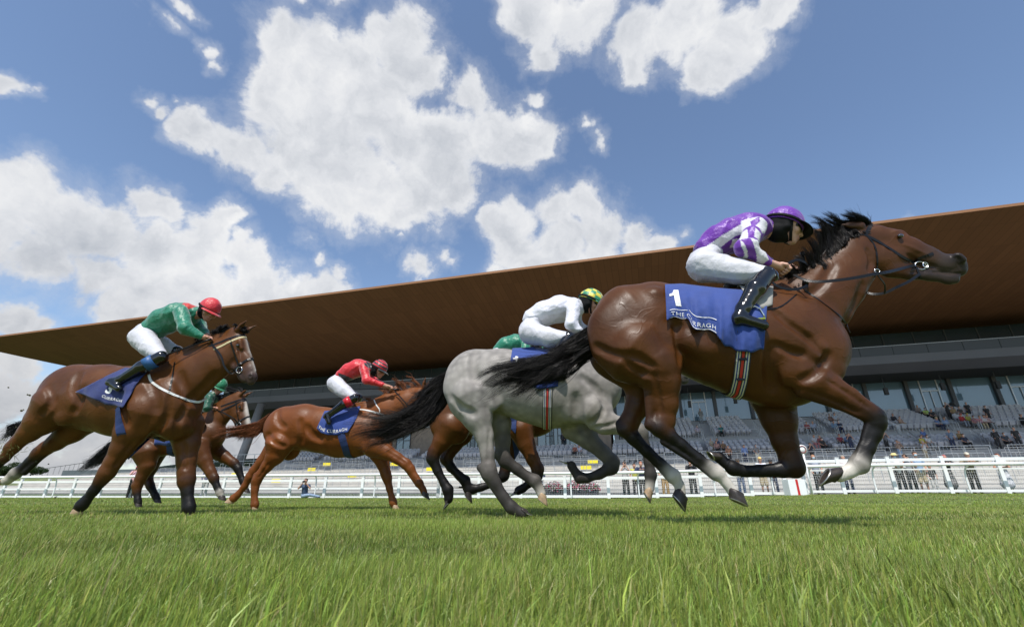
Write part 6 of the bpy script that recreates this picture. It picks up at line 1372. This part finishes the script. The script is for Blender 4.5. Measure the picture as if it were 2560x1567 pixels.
# J4 red
def pj4(v, cc, J):
    q = [xz(f4, 'E', -.15, P) for P in ([(1215, 235), (1290, 262), (1420, 320), (1400, 350), (1300, 330), (1225, 275)], [(1440, 130), (1500, 150), (1495, 210), (1465, 190)])]
    m = np.zeros(len(v), bool)
    for k in q: m |= inpoly(v[:, [0, 2]], k)
    cc[:, :3] = np.where(m[:, None], (.012, .012, .014), RED); return cc
S_ = dict(torso=[(1262, 265, 58), (1330, 225, 66), (1400, 200, 70), (1450, 200, 60)],
          arm=[(1440, 195, 42, -.17), (1462, 300, 36, -.23), (1605, 345, 20, -.16), (1660, 362, 0, -.12)], farm=[(1470, 195, 42, .17), (1510, 300, 36, .22), (1650, 365, 20, .10), (1712, 382, 0, .06)],
          seat=[(1205, 330, 66), (1235, 300, 54)],
          leg=[(1205, 335, 70, -.09), (1290, 405, 55, -.19), (1365, 452, 37, -.26), (1270, 505, 36, -.30), (1165, 580, 26, -.32), (1130, 600, 25, -.33), (1150, 655, 21, -.35)],
          fleg=[(1205, 335, 70, .09), (1290, 405, 55, .19), (1390, 450, 37, .26), (1290, 510, 36, .30), (1190, 590, 26, .32), (1150, 610, 25, .33), (1180, 660, 21, .34)],
          head=(1568, 212, 0, 0), face=(.86, -.12, -.48), up=(.3, 0, .95), hs=1.02, nk=(.02, 0, 0))
stp = lambda a, e: (np.array((.012, .012, .014)) if int((e + 3.2) / .20) % 2 else RED)
jockey(f4, 'E', S_, 'jockey in red and black silks and hooped red cap on the chestnut', h=.010, silk=RED, paint=pj4, capaint=stp, seed=41, bootband=mat('red_boot_band', (.5, .01, .02), .3))
rein(f4, h4, 'E', [(1700, 395, -.10), (1760, 460, -.12), (1830, 540, -.10)], .018)
belt(B4, 'E', [(1320, 542), (1430, 548), (1530, 570), (1640, 610), (1670, 640)], 'breast_strap', M['white_strap'], h4, .022, off=.008)
belt(B4, 'E', [(1525, 465), (1545, 510), (1570, 545), (1572, 575)], 'neck_strap', M['white_strap'], h4, .014, off=.008)
mb = MB(); a = f4.at('E', 1735, 380, -.08)[0]; b = f4.at('E', 1345, 372, -.16)[0]; mb.tube([a, a * .85 + b * .15, a * .84 + b * .16, b], [.013, .012, .006, .004], n=8)
o = mb.build('riding_whip', M['leather'], None, True); o.location = f4.O; o.rotation_euler = (0, 0, f4.a); props(o, 'thin black whip in the hands of the red jockey', 'whip')
# J5 green, red cap
def pj5(v, cc, J):
    q = [xz(f5, 'D', 0, P) for P in ([(1115, 112), (1176, 122), (1180, 175), (1152, 215), (1138, 170)],)]
    m = np.zeros(len(v), bool)
    for k in q: m |= inpoly(v[:, [0, 2]], k) & (np.abs(v[:, 1]) < .12)
    cc[:, :3] = np.where(m[:, None], (.52, .03, .015), GRN); return cc
S_ = dict(torso=[(925, 290, 62), (990, 245, 68), (1070, 215, 72), (1120, 205, 66)],
          arm=[(1085, 195, 44, -.17), (1110, 290, 38, -.22), (1205, 338, 22, -.14), (1252, 350, 0, -.10)], farm=[(1160, 200, 46, .17), (1190, 280, 40, .22), (1235, 330, 22, .12), (1290, 352, 0, .06)],
          seat=[(858, 350, 66), (895, 310, 58)],
          leg=[(858, 355, 70, -.09), (910, 410, 56, -.17), (965, 462, 38, -.25), (850, 520, 36, -.30), (722, 596, 26, -.32), (665, 612, 25, -.33), (712, 648, 20, -.35)],
          fleg=[(870, 355, 68, .09), (960, 395, 56, .19), (1055, 430, 38, .26), (960, 500, 36, .30), (860, 590, 26, .32), (820, 620, 25, .33), (860, 660, 20, .34)],
          head=(1252, 180, 0, 0), face=(.80, -.28, -.52), up=(.3, 0, .95), hs=1.05, nk=(.02, 0, 0))
j5r, _ = jockey(f5, 'D', S_, 'jockey in green silks with red shoulders and plain red cap', h=.0095, silk=GRN, paint=pj5, capaint=lambda a, e: RED, seed=51, bootband=mat('blue_boot_band', (.02, .09, .25), .5))
qb = bit5; w0 = f5.at('D', 1265, 360, -.10)[0]; mb = MB(); mid = [f5.at('D', x, y, l)[0] for x, y, l in ((1270, 385, -.12), (1320, 450, -.16), (1345, 520, -.16), (1385, 558, -.14))]
mb.strap(catmull([w0] + mid + [qb], 6), (0, -1, 0), .019, .004); mb.build('rein', M['leather'], h5)
mb = MB(); a = f5.at('D', 1265, 352, -.13)[0]; b = f5.at('D', 870, 492, -.28)[0]; mb.tube([a, a * .85 + b * .15, a * .84 + b * .16, b], [.012, .011, .007, .006], n=8)
o = mb.build('riding_whip', M['leather'], None, True); o.location = f5.O; o.rotation_euler = (0, 0, f5.a); props(o, 'long black whip held back by the jockey in the red cap', 'whip')
# J6 dark green
S_ = dict(torso=[(1130, 760, 40), (1180, 730, 46), (1230, 715, 46), (1262, 712, 42)],
          arm=[(1255, 705, 28, -.17), (1235, 765, 24, -.22), (1262, 768, 14, -.14), (1285, 768, 0, -.10)], farm=[(1275, 705, 28, .17), (1280, 760, 24, .22), (1290, 775, 14, .12), (1310, 775, 0, .06)],
          seat=[(1090, 800, 44), (1115, 780, 38)],
          leg=[(1090, 805, 46, -.09), (1150, 830, 37, -.17), (1200, 850, 24, -.25), (1150, 890, 24, -.30), (1090, 930, 18, -.32), (1070, 945, 16, -.33), (1120, 960, 14, -.35)],
          fleg=[(1090, 805, 46, .09), (1150, 830, 37, .17), (1210, 850, 24, .25), (1160, 890, 24, .30), (1100, 930, 18, .32), (1080, 945, 16, .33), (1130, 960, 14, .34)],
          head=(1312, 638, 0, 0), face=(.80, -.30, -.55), up=(.3, 0, .95), hs=1.0, nk=(.02, 0, 0))
jockey(f6, 'D', S_, 'jockey in dark green with green cap, at the back on the left', h=.012, silk=DGR, capaint=lambda a, e: np.array((.004, .16, .06)), seed=61)
mb = MB(); mb.strap(catmull([f6.at('D', 1285, 772, -.10)[0], f6.at('D', 1340, 795, -.12)[0], f6.at('D', 1400, 830, -.12)[0], bit6], 6), (0, -1, 0), .018, .004); mb.build('rein', M['leather'], h6)
# ---------------------------------------------------------------- spectators and photographers
PF = Frame((0, 0), 0)
def figure(pose):
    """shared meshes of one pose, facing -y, standing on z = 0"""
    P = {'hip': (0, 0, .92), 'kn': (.10, -.02, .49), 'an': (.11, .02, .09), 'ch': (0, -.01, 1.28), 'sh': (.17, 0, 1.40), 'hd': (0, -.03, 1.62), 'el': (.25, .03, 1.12), 'wr': (.19, -.14, .95)}
    if pose == 'photo': P.update(el=(.27, -.14, 1.17), wr=(.075, -.20, 1.50))
    if pose == 'lean': P.update(el=(.33, -.24, 1.24), wr=(.10, -.42, 1.30), ch=(0, -.10, 1.27), sh=(.18, -.14, 1.38), hd=(0, -.22, 1.58))
    if pose == 'fold': P.update(el=(.26, -.05, 1.13), wr=(-.06, -.20, 1.14))
    if pose in ('sit', 'sitphoto'):
        P = {'hip': (0, 0, .52), 'kn': (.13, -.42, .54), 'an': (.13, -.46, .09), 'ch': (0, -.03, .88), 'sh': (.17, -.03, 1.0), 'hd': (0, -.07, 1.22), 'el': (.23, -.08, .74), 'wr': (.12, -.30, .62)}
        if pose == 'sitphoto': P.update(el=(.26, -.20, .82), wr=(.075, -.24, 1.10))
    if pose == 'ground':
        P = {'hip': (0, 0, .14), 'kn': (.35, -.30, .16), 'an': (.75, -.10, .08), 'ch': (-.02, -.05, .48), 'sh': (.17, -.08, .60), 'hd': (0, -.16, .82), 'el': (.28, -.24, .46), 'wr': (.07, -.34, .72)}
    V = {k: np.array(v, float) for k, v in P.items()}; mx = np.array((-1, 1, 1.)); m = lambda k, s: V[k] * (mx if s < 0 else 1)
    legm = (lambda k, s: m(k, s)) if pose != 'ground' else (lambda k, s: V[k] + np.array((0, -.16 if s < 0 else 0, 0)))
    out = {}
    def mk(name, prims, h=.02, fold=0, seed=1):
        B = Body(PF)
        for (a, b, ra, rb, k) in prims: B.raw(a, b, ra, rb, k, 1, (1, 1, 1))
        return B.mesh(name, h, cloth_disp(fold, seed) if fold else None, attr=None)
    B = Body(PF); w = (1, 1, 1); H = head_frame(V['hd'], (0, -1, -.12))
    B.raw(V['hip'], V['ch'], .10, .12, .05, 1, w); head(B, H, V['ch'] + np.array((0, 0, .14)), .95)
    for s in (-1, 1):
        B.raw(V['ch'] + (0, 0, .04), m('sh', s), .08, .05, .04, 1, w); B.raw(m('sh', s), m('el', s), .043, .034, .02, 1, w); B.raw(m('el', s), m('wr', s), .034, .022, .02, 1, w)
        d = m('wr', s) - m('el', s); d = d / np.linalg.norm(d); hand(B, m('wr', s), m('wr', s) + d * .07, (0, -.3, 1) if abs(d[2]) < .8 else (0, -1, .1), s, 1.0)
        B.raw(V['hip'] + (.07 * s, 0, -.02), legm('kn', s), .075, .05, .03, 1, w); B.raw(legm('kn', s), legm('an', s), .050, .032, .02, 1, w)
    out['body'] = B.mesh('body', .0125, attr=None)
    T = [(V['hip'] + (0, 0, .03), V['ch'], .145, .155, .05)]
    for s in (-1, 1): T += [(V['ch'] + (0, 0, .04), m('sh', s), .11, .066, .04), (m('sh', s), m('sh', s) * .45 + m('el', s) * .55, .066, .060, .03)]
    T2 = T + [(m('sh', s), m('el', s), .062, .050, .03) for s in (-1, 1)] + [(m('el', s), m('wr', s) * .95 + m('el', s) * .05, .050, .038, .03) for s in (-1, 1)]
    out['tee'] = mk('tee', T, .018, .006, 2); out['shirt'] = mk('shirt', T2, .018, .006, 3)
    L = [(V['hip'] + (-.05, 0, .02), V['hip'] + (.05, 0, .02), .135, .135, .03)]; Sh = list(L)
    for s in (-1, 1):
        hp = V['hip'] + (.075 * s, 0, -.03); kn, an = legm('kn', s), legm('an', s)
        L += [(hp, kn, .098, .072, .03), (kn, an, .072, .060, .02)]; Sh += [(hp, kn, .100, .088, .03)]
    out['trousers'] = mk('trousers', L, .018, .005, 4); out['shorts'] = mk('shorts', Sh, .018, .005, 5)
    if pose in ('stand', 'fold', 'photo', 'lean'): out['skirt'] = mk('skirt', [(V['hip'] + (0, 0, .10), V['hip'] + (0, 0, .0), .14, .17, .03), (V['hip'], V['hip'] + (0, .02, -.50), .17, .25, .03)], .02, .012, 6)
    out['shoes'] = mk('shoes', [(legm('an', s) + (0, .02, -.04), legm('an', s) + (.0, -.13, -.05), .045, .040, .01) for s in (-1, 1)], .018)
    c, R = H; q = lambda x, y, z: c + R @ np.array((x, y, z)) * .95
    out['hair'] = mk('hair', [(q(-.035, 0, .03), q(.0, 0, .048), .090, .078, .01)], .014, .004, 7)
    out['longhair'] = mk('longhair', [(q(-.035, 0, .03), q(.0, 0, .048), .094, .080, .01), (q(-.06, 0, .0), q(-.06, .0, -.17), .085, .080, .03), (q(-.01, .075, -.02), q(.0, .085, -.18), .035, .030, .02), (q(-.01, -.075, -.02), q(.0, -.085, -.18), .035, .030, .02)], .014, .005, 8)
    out['cap'] = mk('cap', [(q(-.03, 0, .045), q(.01, 0, .055), .088, .080, .01), (q(.07, -.03, .052), q(.07, .03, .052), .03, .03, .02), (q(.115, -.03, .042), q(.115, .03, .042), .012, .012, .02)], .012)
    mb = MB(); mb.tube([q(0, 0, .060), q(0, 0, .066), q(0, 0, .075), q(0, 0, .14), q(0, 0, .155)], [.17 * .95, .165, .105, .092, .05], n=24); out['hat'] = pymesh('hat', mb.v, mb.f)
    out['face_mask'] = mk('face_mask', [(q(.052, 0, -.035), q(.050, 0, -.085), .061, .038, .02)], .012)
    mb = MB(); mb.box(q(.20, 0, .0), (.10, .10, .07)); mb.tube([q(.22, 0, 0), q(.42, 0, -.01)], [.032, .045], n=12); out['camera_body'] = pymesh('camera_body', mb.v, mb.f)
    mb = MB(); mb.box(q(.22, 0, .0), (.075, .012, .14)); out['phone'] = pymesh('phone', mb.v, mb.f)
    return out
FIG = {}
def cm(col, rough=.75):
    k = 'c%.3f_%.3f_%.3f' % tuple(col)
    if k not in M: M[k] = mat('fabric_' + str(len(M)), col, rough, noise=(9, .08))
    return M[k]
KEYM = {}
def person(pos, rz, pose, spec, label, group, scale=1.0, small=False):
    if pose not in FIG: FIG[pose] = figure(pose)
    Fg = FIG[pose]; r = empty('person', tuple(pos), rz, label=label, cat='person', group=group); r.scale = (scale,) * 3
    sk = spec.get('skin', (.48, .26, .18)); items = [('body', sk), ('shoes', spec.get('shoes', (.05, .045, .04)))]
    for k in ('tee', 'shirt', 'trousers', 'shorts', 'skirt', 'hair', 'longhair', 'cap', 'hat', 'face_mask', 'camera_body', 'phone'):
        if k in spec: items.append((k, spec[k]))
    for k, c in items:
        if k in ('camera_body', 'phone'): continue
        me = Fg[k]; o = bpy.data.objects.new(k, me); COL.objects.link(o); o.parent = r
        if not me.materials: me.materials.append(None); me.polygons.foreach_set('use_smooth', np.ones(len(me.polygons), bool))
        o.material_slots[0].link = 'OBJECT'; o.material_slots[0].material = cm(c)
    for k in ('camera_body', 'phone'):
        if k in spec:
            me = Fg[k]; nm = 'camera' if k == 'camera_body' else 'phone'; o = bpy.data.objects.new(nm, me); COL.objects.link(o); o.location = pos; o.rotation_euler = (0, 0, rz); o.scale = (scale,) * 3
            if not me.materials: me.materials.append(None)
            o.material_slots[0].link = 'OBJECT'; o.material_slots[0].material = cm((.02, .02, .022))
            props(o, ('black camera held up by the ' if nm == 'camera' else 'black phone held up by the ') + spec['who'], nm, 'cameras and phones held by onlookers')
    return r
BK = (.015, .015, .017); NV = (.02, .03, .07); WT = (.62, .62, .62); GY = (.25, .26, .27); KH = (.38, .31, .20); BR = (.05, .028, .018); LB = (.30, .42, .60); MK = (.40, .60, .70)
GF = 'people watching from behind the fence'
def at_fence(x, off): p = fl(x, off); return p + np.array((0, 0, .0))
fp = [  # x, offset behind fence, pose, look, scale, label
 (2263, .42, 'fold', dict(shirt=WT, trousers=BK, hat=(.62, .52, .22), face_mask=MK, hair=BR), 1.0, 'masked person in straw hat and white top, leftmost of the trio at the fence'),
 (2290, .50, 'photo', dict(tee=(.30, .31, .34), trousers=BK, hair=BR, phone=1, who='dark haired man in the fence trio'), .99, 'dark haired man in grey tee shirt raising a phone at the fence'),
 (2318, .48, 'stand', dict(tee=LB, shorts=KH, hair=BR, face_mask=MK), 1.05, 'tall masked man in pale blue shirt and beige shorts at the fence'),
 (2345, 1.2, 'stand', dict(tee=BK, trousers=WT, hair=BR), .72, 'child in black top and white trousers behind the man in shorts'),
 (2387, .40, 'lean', dict(tee=BK, skirt=(.16, .15, .15), hair=(.35, .08, .08), face_mask=(.42, .12, .12)), .97, 'person in black vest and patterned skirt leaning on the fence'),
 (2447, .40, 'lean', dict(shirt=(.24, .20, .13), trousers=(.03, .026, .022), cap=(.55, .50, .40), hair=BR), 1.02, 'man in pale cap and khaki shirt leaning on the fence'),
 (2529, .45, 'fold', dict(tee=WT, skirt=(.55, .55, .60), longhair=(.16, .045, .02), face_mask=WT), .97, 'woman with long auburn hair, white mask and white dress'),
 (2130, .50, 'fold', dict(shirt=(.60, .55, .55), trousers=NV, hair=(.3, .25, .2)), .98, 'person in white top behind the leader\'s raised white foreleg'),
 (2054, .60, 'stand', dict(tee=(.30, .33, .40), trousers=BK, hair=(.35, .18, .10), face_mask=MK), 1.02, 'masked red haired man in grey blue shirt beside the disc post'),
 (1916, .50, 'fold', dict(tee=(.66, .66, .72), shorts=KH, cap=(.60, .42, .15), hair=BR), 1.0, 'man in yellow cap, white shirt and khaki shorts'),
 (1942, 1.1, 'stand', dict(tee=(.5, .1, .1), trousers=NV, hat=BK, hair=BR), .93, 'person in black sun hat between yellow cap and marker box'),
 (1858, .60, 'stand', dict(tee=(.10, .09, .07), trousers=(.07, .10, .18), hat=(.04, .035, .03), hair=BR), .97, 'person in dark hat and blue jeans behind the leader\'s hooves'),
 (1736, .60, 'photo', dict(shirt=BK, trousers=BK, hair=BR), 1.0, 'person in black clothes seen between the leader\'s hind legs'),
 (1666, .70, 'stand', dict(tee=WT, trousers=(.36, .22, .08), hair=BR), 1.0, 'person in tan trousers right of the grey\'s pale forehoof'),
 (1567, .45, 'photo', dict(tee=(.42, .40, .38), trousers=BK, hair=(.06, .04, .03), phone=1, who='man below the wall lettering'), 1.0, 'man in pale grey tee shirt photographing below the wall lettering'),
 (1592, .8, 'stand', dict(tee=(.5, .5, .1), trousers=BK, hair=BR), .95, 'person in black trousers and yellow top second from the lettering'),
 (1608, .42, 'lean', dict(shirt=NV, trousers=BK, hair=(.3, .1, .05)), 1.0, 'man in navy polo leaning on the fence by the grey\'s forehoof'),
 (1350, 1.6, 'stand', dict(shirt=NV, trousers=NV, cap=NV, hair=BR), 1.0, 'person in navy cap standing behind the leftmost planter'),
 (508, .35, 'stand', dict(shirt=(.12, .12, .17), trousers=(.45, .45, .44), hair=BR), 1.0, 'person in pale jeans and checked shirt behind the white-faced bay'),
]
for x, off, pose, sp, sc, lb in fp:
    p = at_fence(x, off); person(p, math.atan2(-p[0], p[1]) * .6, pose, sp, lb, GF, sc)
p = fl(325, -.1); person(p + (0, 0, .0), .55, 'photo', dict(tee=(.60, .35, .38), trousers=BK, cap=(.45, .04, .06), face_mask=(.02, .10, .40), hair=BR, camera_body=1, who='standing photographer in pink'), 'standing photographer in pink shirt, red cap and blue mask at the left rail', 'photographers by the rail', 1.02)
p = fl(762, -.9); person(p, .1, 'ground', dict(tee=(.035, .06, .11), trousers=(.25, .33, .45), hair=BR, camera_body=1, who='seated photographer in navy'), 'photographer in navy tee shirt sitting on the grass with legs out', 'photographers by the rail', 1.05)
# in the stands: pick the row whose height fits the head seen at (x, y)
UP = [(52.95 + .85 * r, 5.70 + .36 * r) for r in range(8)]; LOW = [(49.1 + .85 * r, 3.70 + .36 * r) for r in range(3)]; WALK = [(47.9, 2.75)]
def in_stand(x, y, rows, hh):
    best = None
    for q, z in rows:
        s, zz = px_q(x, y, q); e = abs(zz - (z + hh));
        if best is None or e < best[0]: best = (e, s, q, z)
    return G3(best[1], best[2] - .05, best[3])
g5 = lambda x, y: (2060 + x / 4.436, 940 + y / 4.436); f4_ = lambda x, y: (1640 + x / 4.436, 940 + y / 4.436); f3_ = lambda x, y: (1100 + x / 4.107, 980 + y / 4.107)
ST = [
 (g5(1020, 325), 'U', 'sit', (.25, .2, .18), BK, 'person in brown seated below the glass door frame, upper right'),
 (g5(1110, 355), 'U', 'sit', (.45, .6, .15), BK, 'person in lime high visibility top in the upper rows'),
 (g5(1172, 365), 'U', 'sit', BK, BK, 'person in black seated right of the lime top'),
 (g5(750, 420), 'U', 'sit', (.02, .02, .03), WT, 'person in black top with pale lap, upper rows by a railing'),
 (g5(820, 430), 'U', 'sit', (.45, .30, .22), KH, 'person in tan seated right of the person with the pale lap'),
 (g5(1228, 452), 'U', 'sit', (.12, .18, .35), NV, 'person in dark blue, left one of a pair in blue'),
 (g5(1315, 445), 'U', 'sit', (.25, .35, .55), GY, 'person in light blue, right one of a pair in blue'),
 (g5(1338, 298), 'U', 'photo', BK, BK, 'person in black at the top of the aisle, beside the television camera'),
 (g5(1410, 345), 'U', 'sit', (.35, .25, .12), GY, 'person in a checked ochre top below the television camera'),
 (g5(1495, 405), 'U', 'sit', (.50, .03, .03), (.3, .33, .38), 'person in a bright red top near the top of the aisle'),
 (g5(1485, 345), 'U', 'sit', (.06, .05, .05), BK, 'person in dark clothes just above the red top'),
 (g5(1560, 285), 'U', 'stand', BK, BK, 'person in black standing at the glass right of a dark fin'),
 (g5(1575, 425), 'U', 'sit', (.55, .50, .08), GY, 'person in a yellow top beside the aisle railing, upper rows'),
 (g5(1640, 430), 'U', 'sit', (.45, .20, .22), GY, 'person in pink right of the yellow top'),
 (g5(1705, 435), 'U', 'sit', (.55, .25, .28), KH, 'person in rose check between two people in pink'),
 (g5(1785, 440), 'U', 'sit', (.5, .3, .28), GY, 'rightmost of the three people in pink in the upper rows'),
 (g5(1768, 315), 'U', 'stand', BK, BK, 'person in black climbing alone near the top row'),
 (g5(1790, 520), 'U', 'sit', (.62, .6, .6), BK, 'person in white above the dark stairwell'),
 (g5(2195, 500), 'U', 'sit', BK, BK, 'person in black at the far right of the upper rows'),
 (g5(50, 420), 'U', 'sit', (.2, .12, .1), BK, 'person in maroon at the left end of a block, upper rows'),
 (g5(105, 415), 'U', 'sit', (.45, .5, .58), GY, 'person in pale blue beside maroon in the upper rows'),
 (g5(100, 515), 'U', 'sit', (.22, .33, .48), GY, 'person in blue in the front row of the upper tier, left one'),
 (g5(158, 515), 'U', 'sit', NV, NV, 'person in navy in the front row of the upper tier, right one'),
 (g5(1080, 600), 'L', 'sit', (.12, .2, .45), GY, 'person in blue with straw hat at the back of the lower seats'),
 (g5(1055, 650), 'L', 'sit', (.60, .50, .05), GY, 'person in a yellow top in the lower seats'),
 (g5(1130, 665), 'L', 'sit', (.6, .6, .6), GY, 'person in white right of the yellow top, lower seats'),
 (g5(655, 630), 'L', 'photo', (.12, .12, .14), BK, 'person in dark grey standing by the leader\'s raised knee'),
 (g5(1470, 592), 'L', 'sit', (.30, .18, .06), BK, 'person in ochre at the back of the lower seats'),
 (g5(1528, 648), 'L', 'sit', (.01, .015, .05), BK, 'person in dark suit with blue tie in the lower seats'),
 (g5(1400, 680), 'L', 'stand', (.16, .22, .32), NV, 'person in slate blue standing in the front row of lower seats'),
 (g5(805, 735), 'W', 'photo', (.35, .25, .2), (.2, .28, .4), 'bare shouldered person in blue on the walkway by the knee'),
 (g5(1068, 690), 'W', 'photo', (.62, .62, .62), KH, 'person in white shirt photographing from the walkway'),
 (g5(155, 635), 'L', 'sit', (.25, .03, .05), BK, 'person in maroon and yellow shirt at the aisle, lower seats'),
 (g5(240, 640), 'L', 'sit', (.16, .25, .42), GY, 'person in mid blue right of the maroon and yellow shirt'),
 (g5(292, 735), 'L', 'photo', NV, NV, 'masked person in navy standing beside the leader\'s foreleg'),
 (g5(2122, 655), 'L', 'stand', BK, BK, 'person in black standing in the lower seats at the far right'),
 (g5(1880, 625), 'L', 'stand', BK, BK, 'person in black by the dark stairwell at the right'),
 (g5(1972, 620), 'L', 'sit', (.03, .04, .06), BK, 'person in dark navy right of the stairwell'),
 (f4_(715, 565), 'U', 'sit', (.01, .16, .15), BK, 'person in a teal top alone in the upper tier'),
 (f4_(487, 370), 'U', 'stand', (.25, .25, .24), GY, 'person in grey standing at the glass left of a door'),
 (f4_(455, 585), 'U', 'sit', (.5, .42, .5), GY, 'person in pale lilac in the left block of the upper tier'),
 (f4_(1660, 510), 'U', 'sit', (.35, .08, .08), GY, 'person in dark red by the right edge of the leader\'s shin'),
 (f4_(1732, 520), 'U', 'sit', (.35, .40, .52), GY, 'person in light blue right of the person in dark red'),
 (f4_(603, 695), 'L', 'sit', (.5, .42, .3), KH, 'person in cream, leftmost of four in the lower seats'),
 (f4_(672, 685), 'L', 'sit', (.05, .08, .16), BK, 'person in dark blue behind the person in cream'),
 (f4_(665, 735), 'L', 'sit', (.45, .25, .22), BK, 'person in pink in front of the person in dark blue'),
 (f4_(735, 715), 'L', 'sit', (.2, .11, .05), BK, 'person in brown, rightmost of four in the lower seats'),
 (f4_(795, 782), 'W', 'stand', (.40, .20, .12), BK, 'person in orange top and black trousers on the walkway'),
 (f4_(967, 755), 'W', 'stand', (.22, .32, .60), NV, 'masked person in blue shirt on the walkway'),
 (f4_(1100, 762), 'W', 'stand', (.25, .24, .25), (.6, .57, .5), 'masked person in grey shirt and cream trousers on the walkway'),
 (f4_(1740, 655), 'L', 'sit', (.55, .54, .56), (.5, .2, .2), 'person in white right of the leader\'s shin, lower seats'),
 (f4_(1800, 650), 'L', 'sit', (.3, .08, .08), BK, 'person in dark red beside the person in white'),
 (f4_(1825, 685), 'L', 'sit', BK, BK, 'person in black with pale cap in the lower seats'),
 (f4_(1697, 740), 'W', 'photo', (.03, .035, .06), BK, 'person in navy standing left of the disc'),
 (f3_(1262, 488), 'B', 'stand', (.02, .02, .03), BK, 'person in black standing at the door in the stone wall'),
 (f3_(1385, 560), 'L', 'sit', (.30, .10, .07), BK, 'person in dark red at the end of a row left of the small stairs'),
 (f3_(1430, 548), 'L', 'sit', (.5, .5, .62), GY, 'person in white beside the small stairs'),
 (f3_(1860, 475), 'U', 'sit', (.3, .06, .06), BK, 'person in red seen under the grey\'s forearm'),
 (f3_(1915, 505), 'U', 'sit', (.42, .42, .55), GY, 'person in pale mauve under the leader\'s hock'),
]
hc = [(.05, .028, .018), (.03, .02, .015), (.2, .12, .06), (.25, .2, .15)]
for k, (xy, tier, pose, top, leg, lb) in enumerate(ST):
    rows = {'U': UP, 'L': LOW, 'W': WALK, 'B': [(53.0, 5.1)]}[tier]; hh = 1.33 if pose.startswith('sit') else 1.74
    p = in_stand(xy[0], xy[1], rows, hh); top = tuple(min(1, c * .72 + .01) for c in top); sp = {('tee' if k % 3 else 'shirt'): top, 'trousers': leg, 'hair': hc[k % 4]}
    if k % 3 == 1: sp['face_mask'] = MK if k % 2 else WT
    if k in (5, 23, 31): sp['hat'] = (.6, .52, .3)
    if k in (9, 12, 32, 52): sp['cap'] = top
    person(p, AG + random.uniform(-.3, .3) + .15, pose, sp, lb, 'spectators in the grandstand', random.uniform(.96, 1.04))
s, z = px_q(*g5(1415, 300), 56.5); tvc = empty('television_camera', tuple(G3(s, 56.5, 7.1)), AG, label='black television camera on a tripod in the upper tier', cat='camera')
mb = MB(); mb.box((0, 0, 1.65), (.25, .55, .28)); mb.tube([(0, -.3, 1.65), (0, -.5, 1.65)], .10, n=12); mb.build('camera_head', M['dark_steel'], tvc, bevel=.02)
for a in (0, 2.1, 4.2): mb = MB(); mb.tube([(0, 0, 1.5), (.35 * math.cos(a), .35 * math.sin(a), .0)], .025, n=6); mb.build('leg', M['dark_steel'], tvc)
# flying turf
g = np.random.default_rng(9)
for k, (c, x, y, ly, n, sz, lb) in enumerate((('D', 55, 1010, -.16, 150, .05, 'clump of torn grass thrown up at the left bay\'s hind leg'), ('C', 250, 1470, .0, 14, .012, 'dark clod of turf on the grass below the chestnut'))):
    fr = Frame((-3.9, 4.9), -.12); p0 = fr.world(fr.at(c, x, y, ly)[0]); p0[2] = max(p0[2], .03); mb = MB()
    for _ in range(n):
        a = p0 + g.normal(0, sz, 3) * (1.3, 1, .8); d = g.normal(0, 1, 3); d /= np.linalg.norm(d); L = g.uniform(.03, .08) * (1 if k == 0 else .4); u = np.cross(d, g.normal(0, 1, 3)); u /= np.linalg.norm(u)
        mb.add([a - u * .002, a + u * .002, a + d * L * .6 + u * .002 + (0, 0, -.01), a + d * L + (0, 0, -.02)], [(0, 1, 2, 3)])
    mb.build('turf_clod', mat('torn_turf', (.16, .17, .05) if k == 0 else (.03, .04, .015), .8), label=lb, cat='turf clod')
fr = Frame((-3.9, 4.9), -.12)
for k, (x, y) in enumerate(((50, 643), (165, 686), (178, 690), (128, 782), (140, 776), (215, 1085), (290, 1100), (96, 880), (330, 1300), (610, 1320))):
    p0 = fr.world(fr.at('D', x, y, g.uniform(-.3, .2))[0]); mb = MB(); r_ = g.uniform(.006, .012)
    mb.tube([p0 + (-r_, 0, 0), p0 + (-r_ * .4, 0, r_ * .3), p0 + (r_ * .5, 0, 0), p0 + (r_ * 1.3, 0, -r_ * .3)], [r_ * .3, r_, r_ * .8, r_ * .2], n=6); mb.build('turf_speck', mat('flying_turf', (.05, .05, .02), .9), label='tiny speck of turf flying in the air around the left bay', cat='turf speck', group='specks of flying turf')
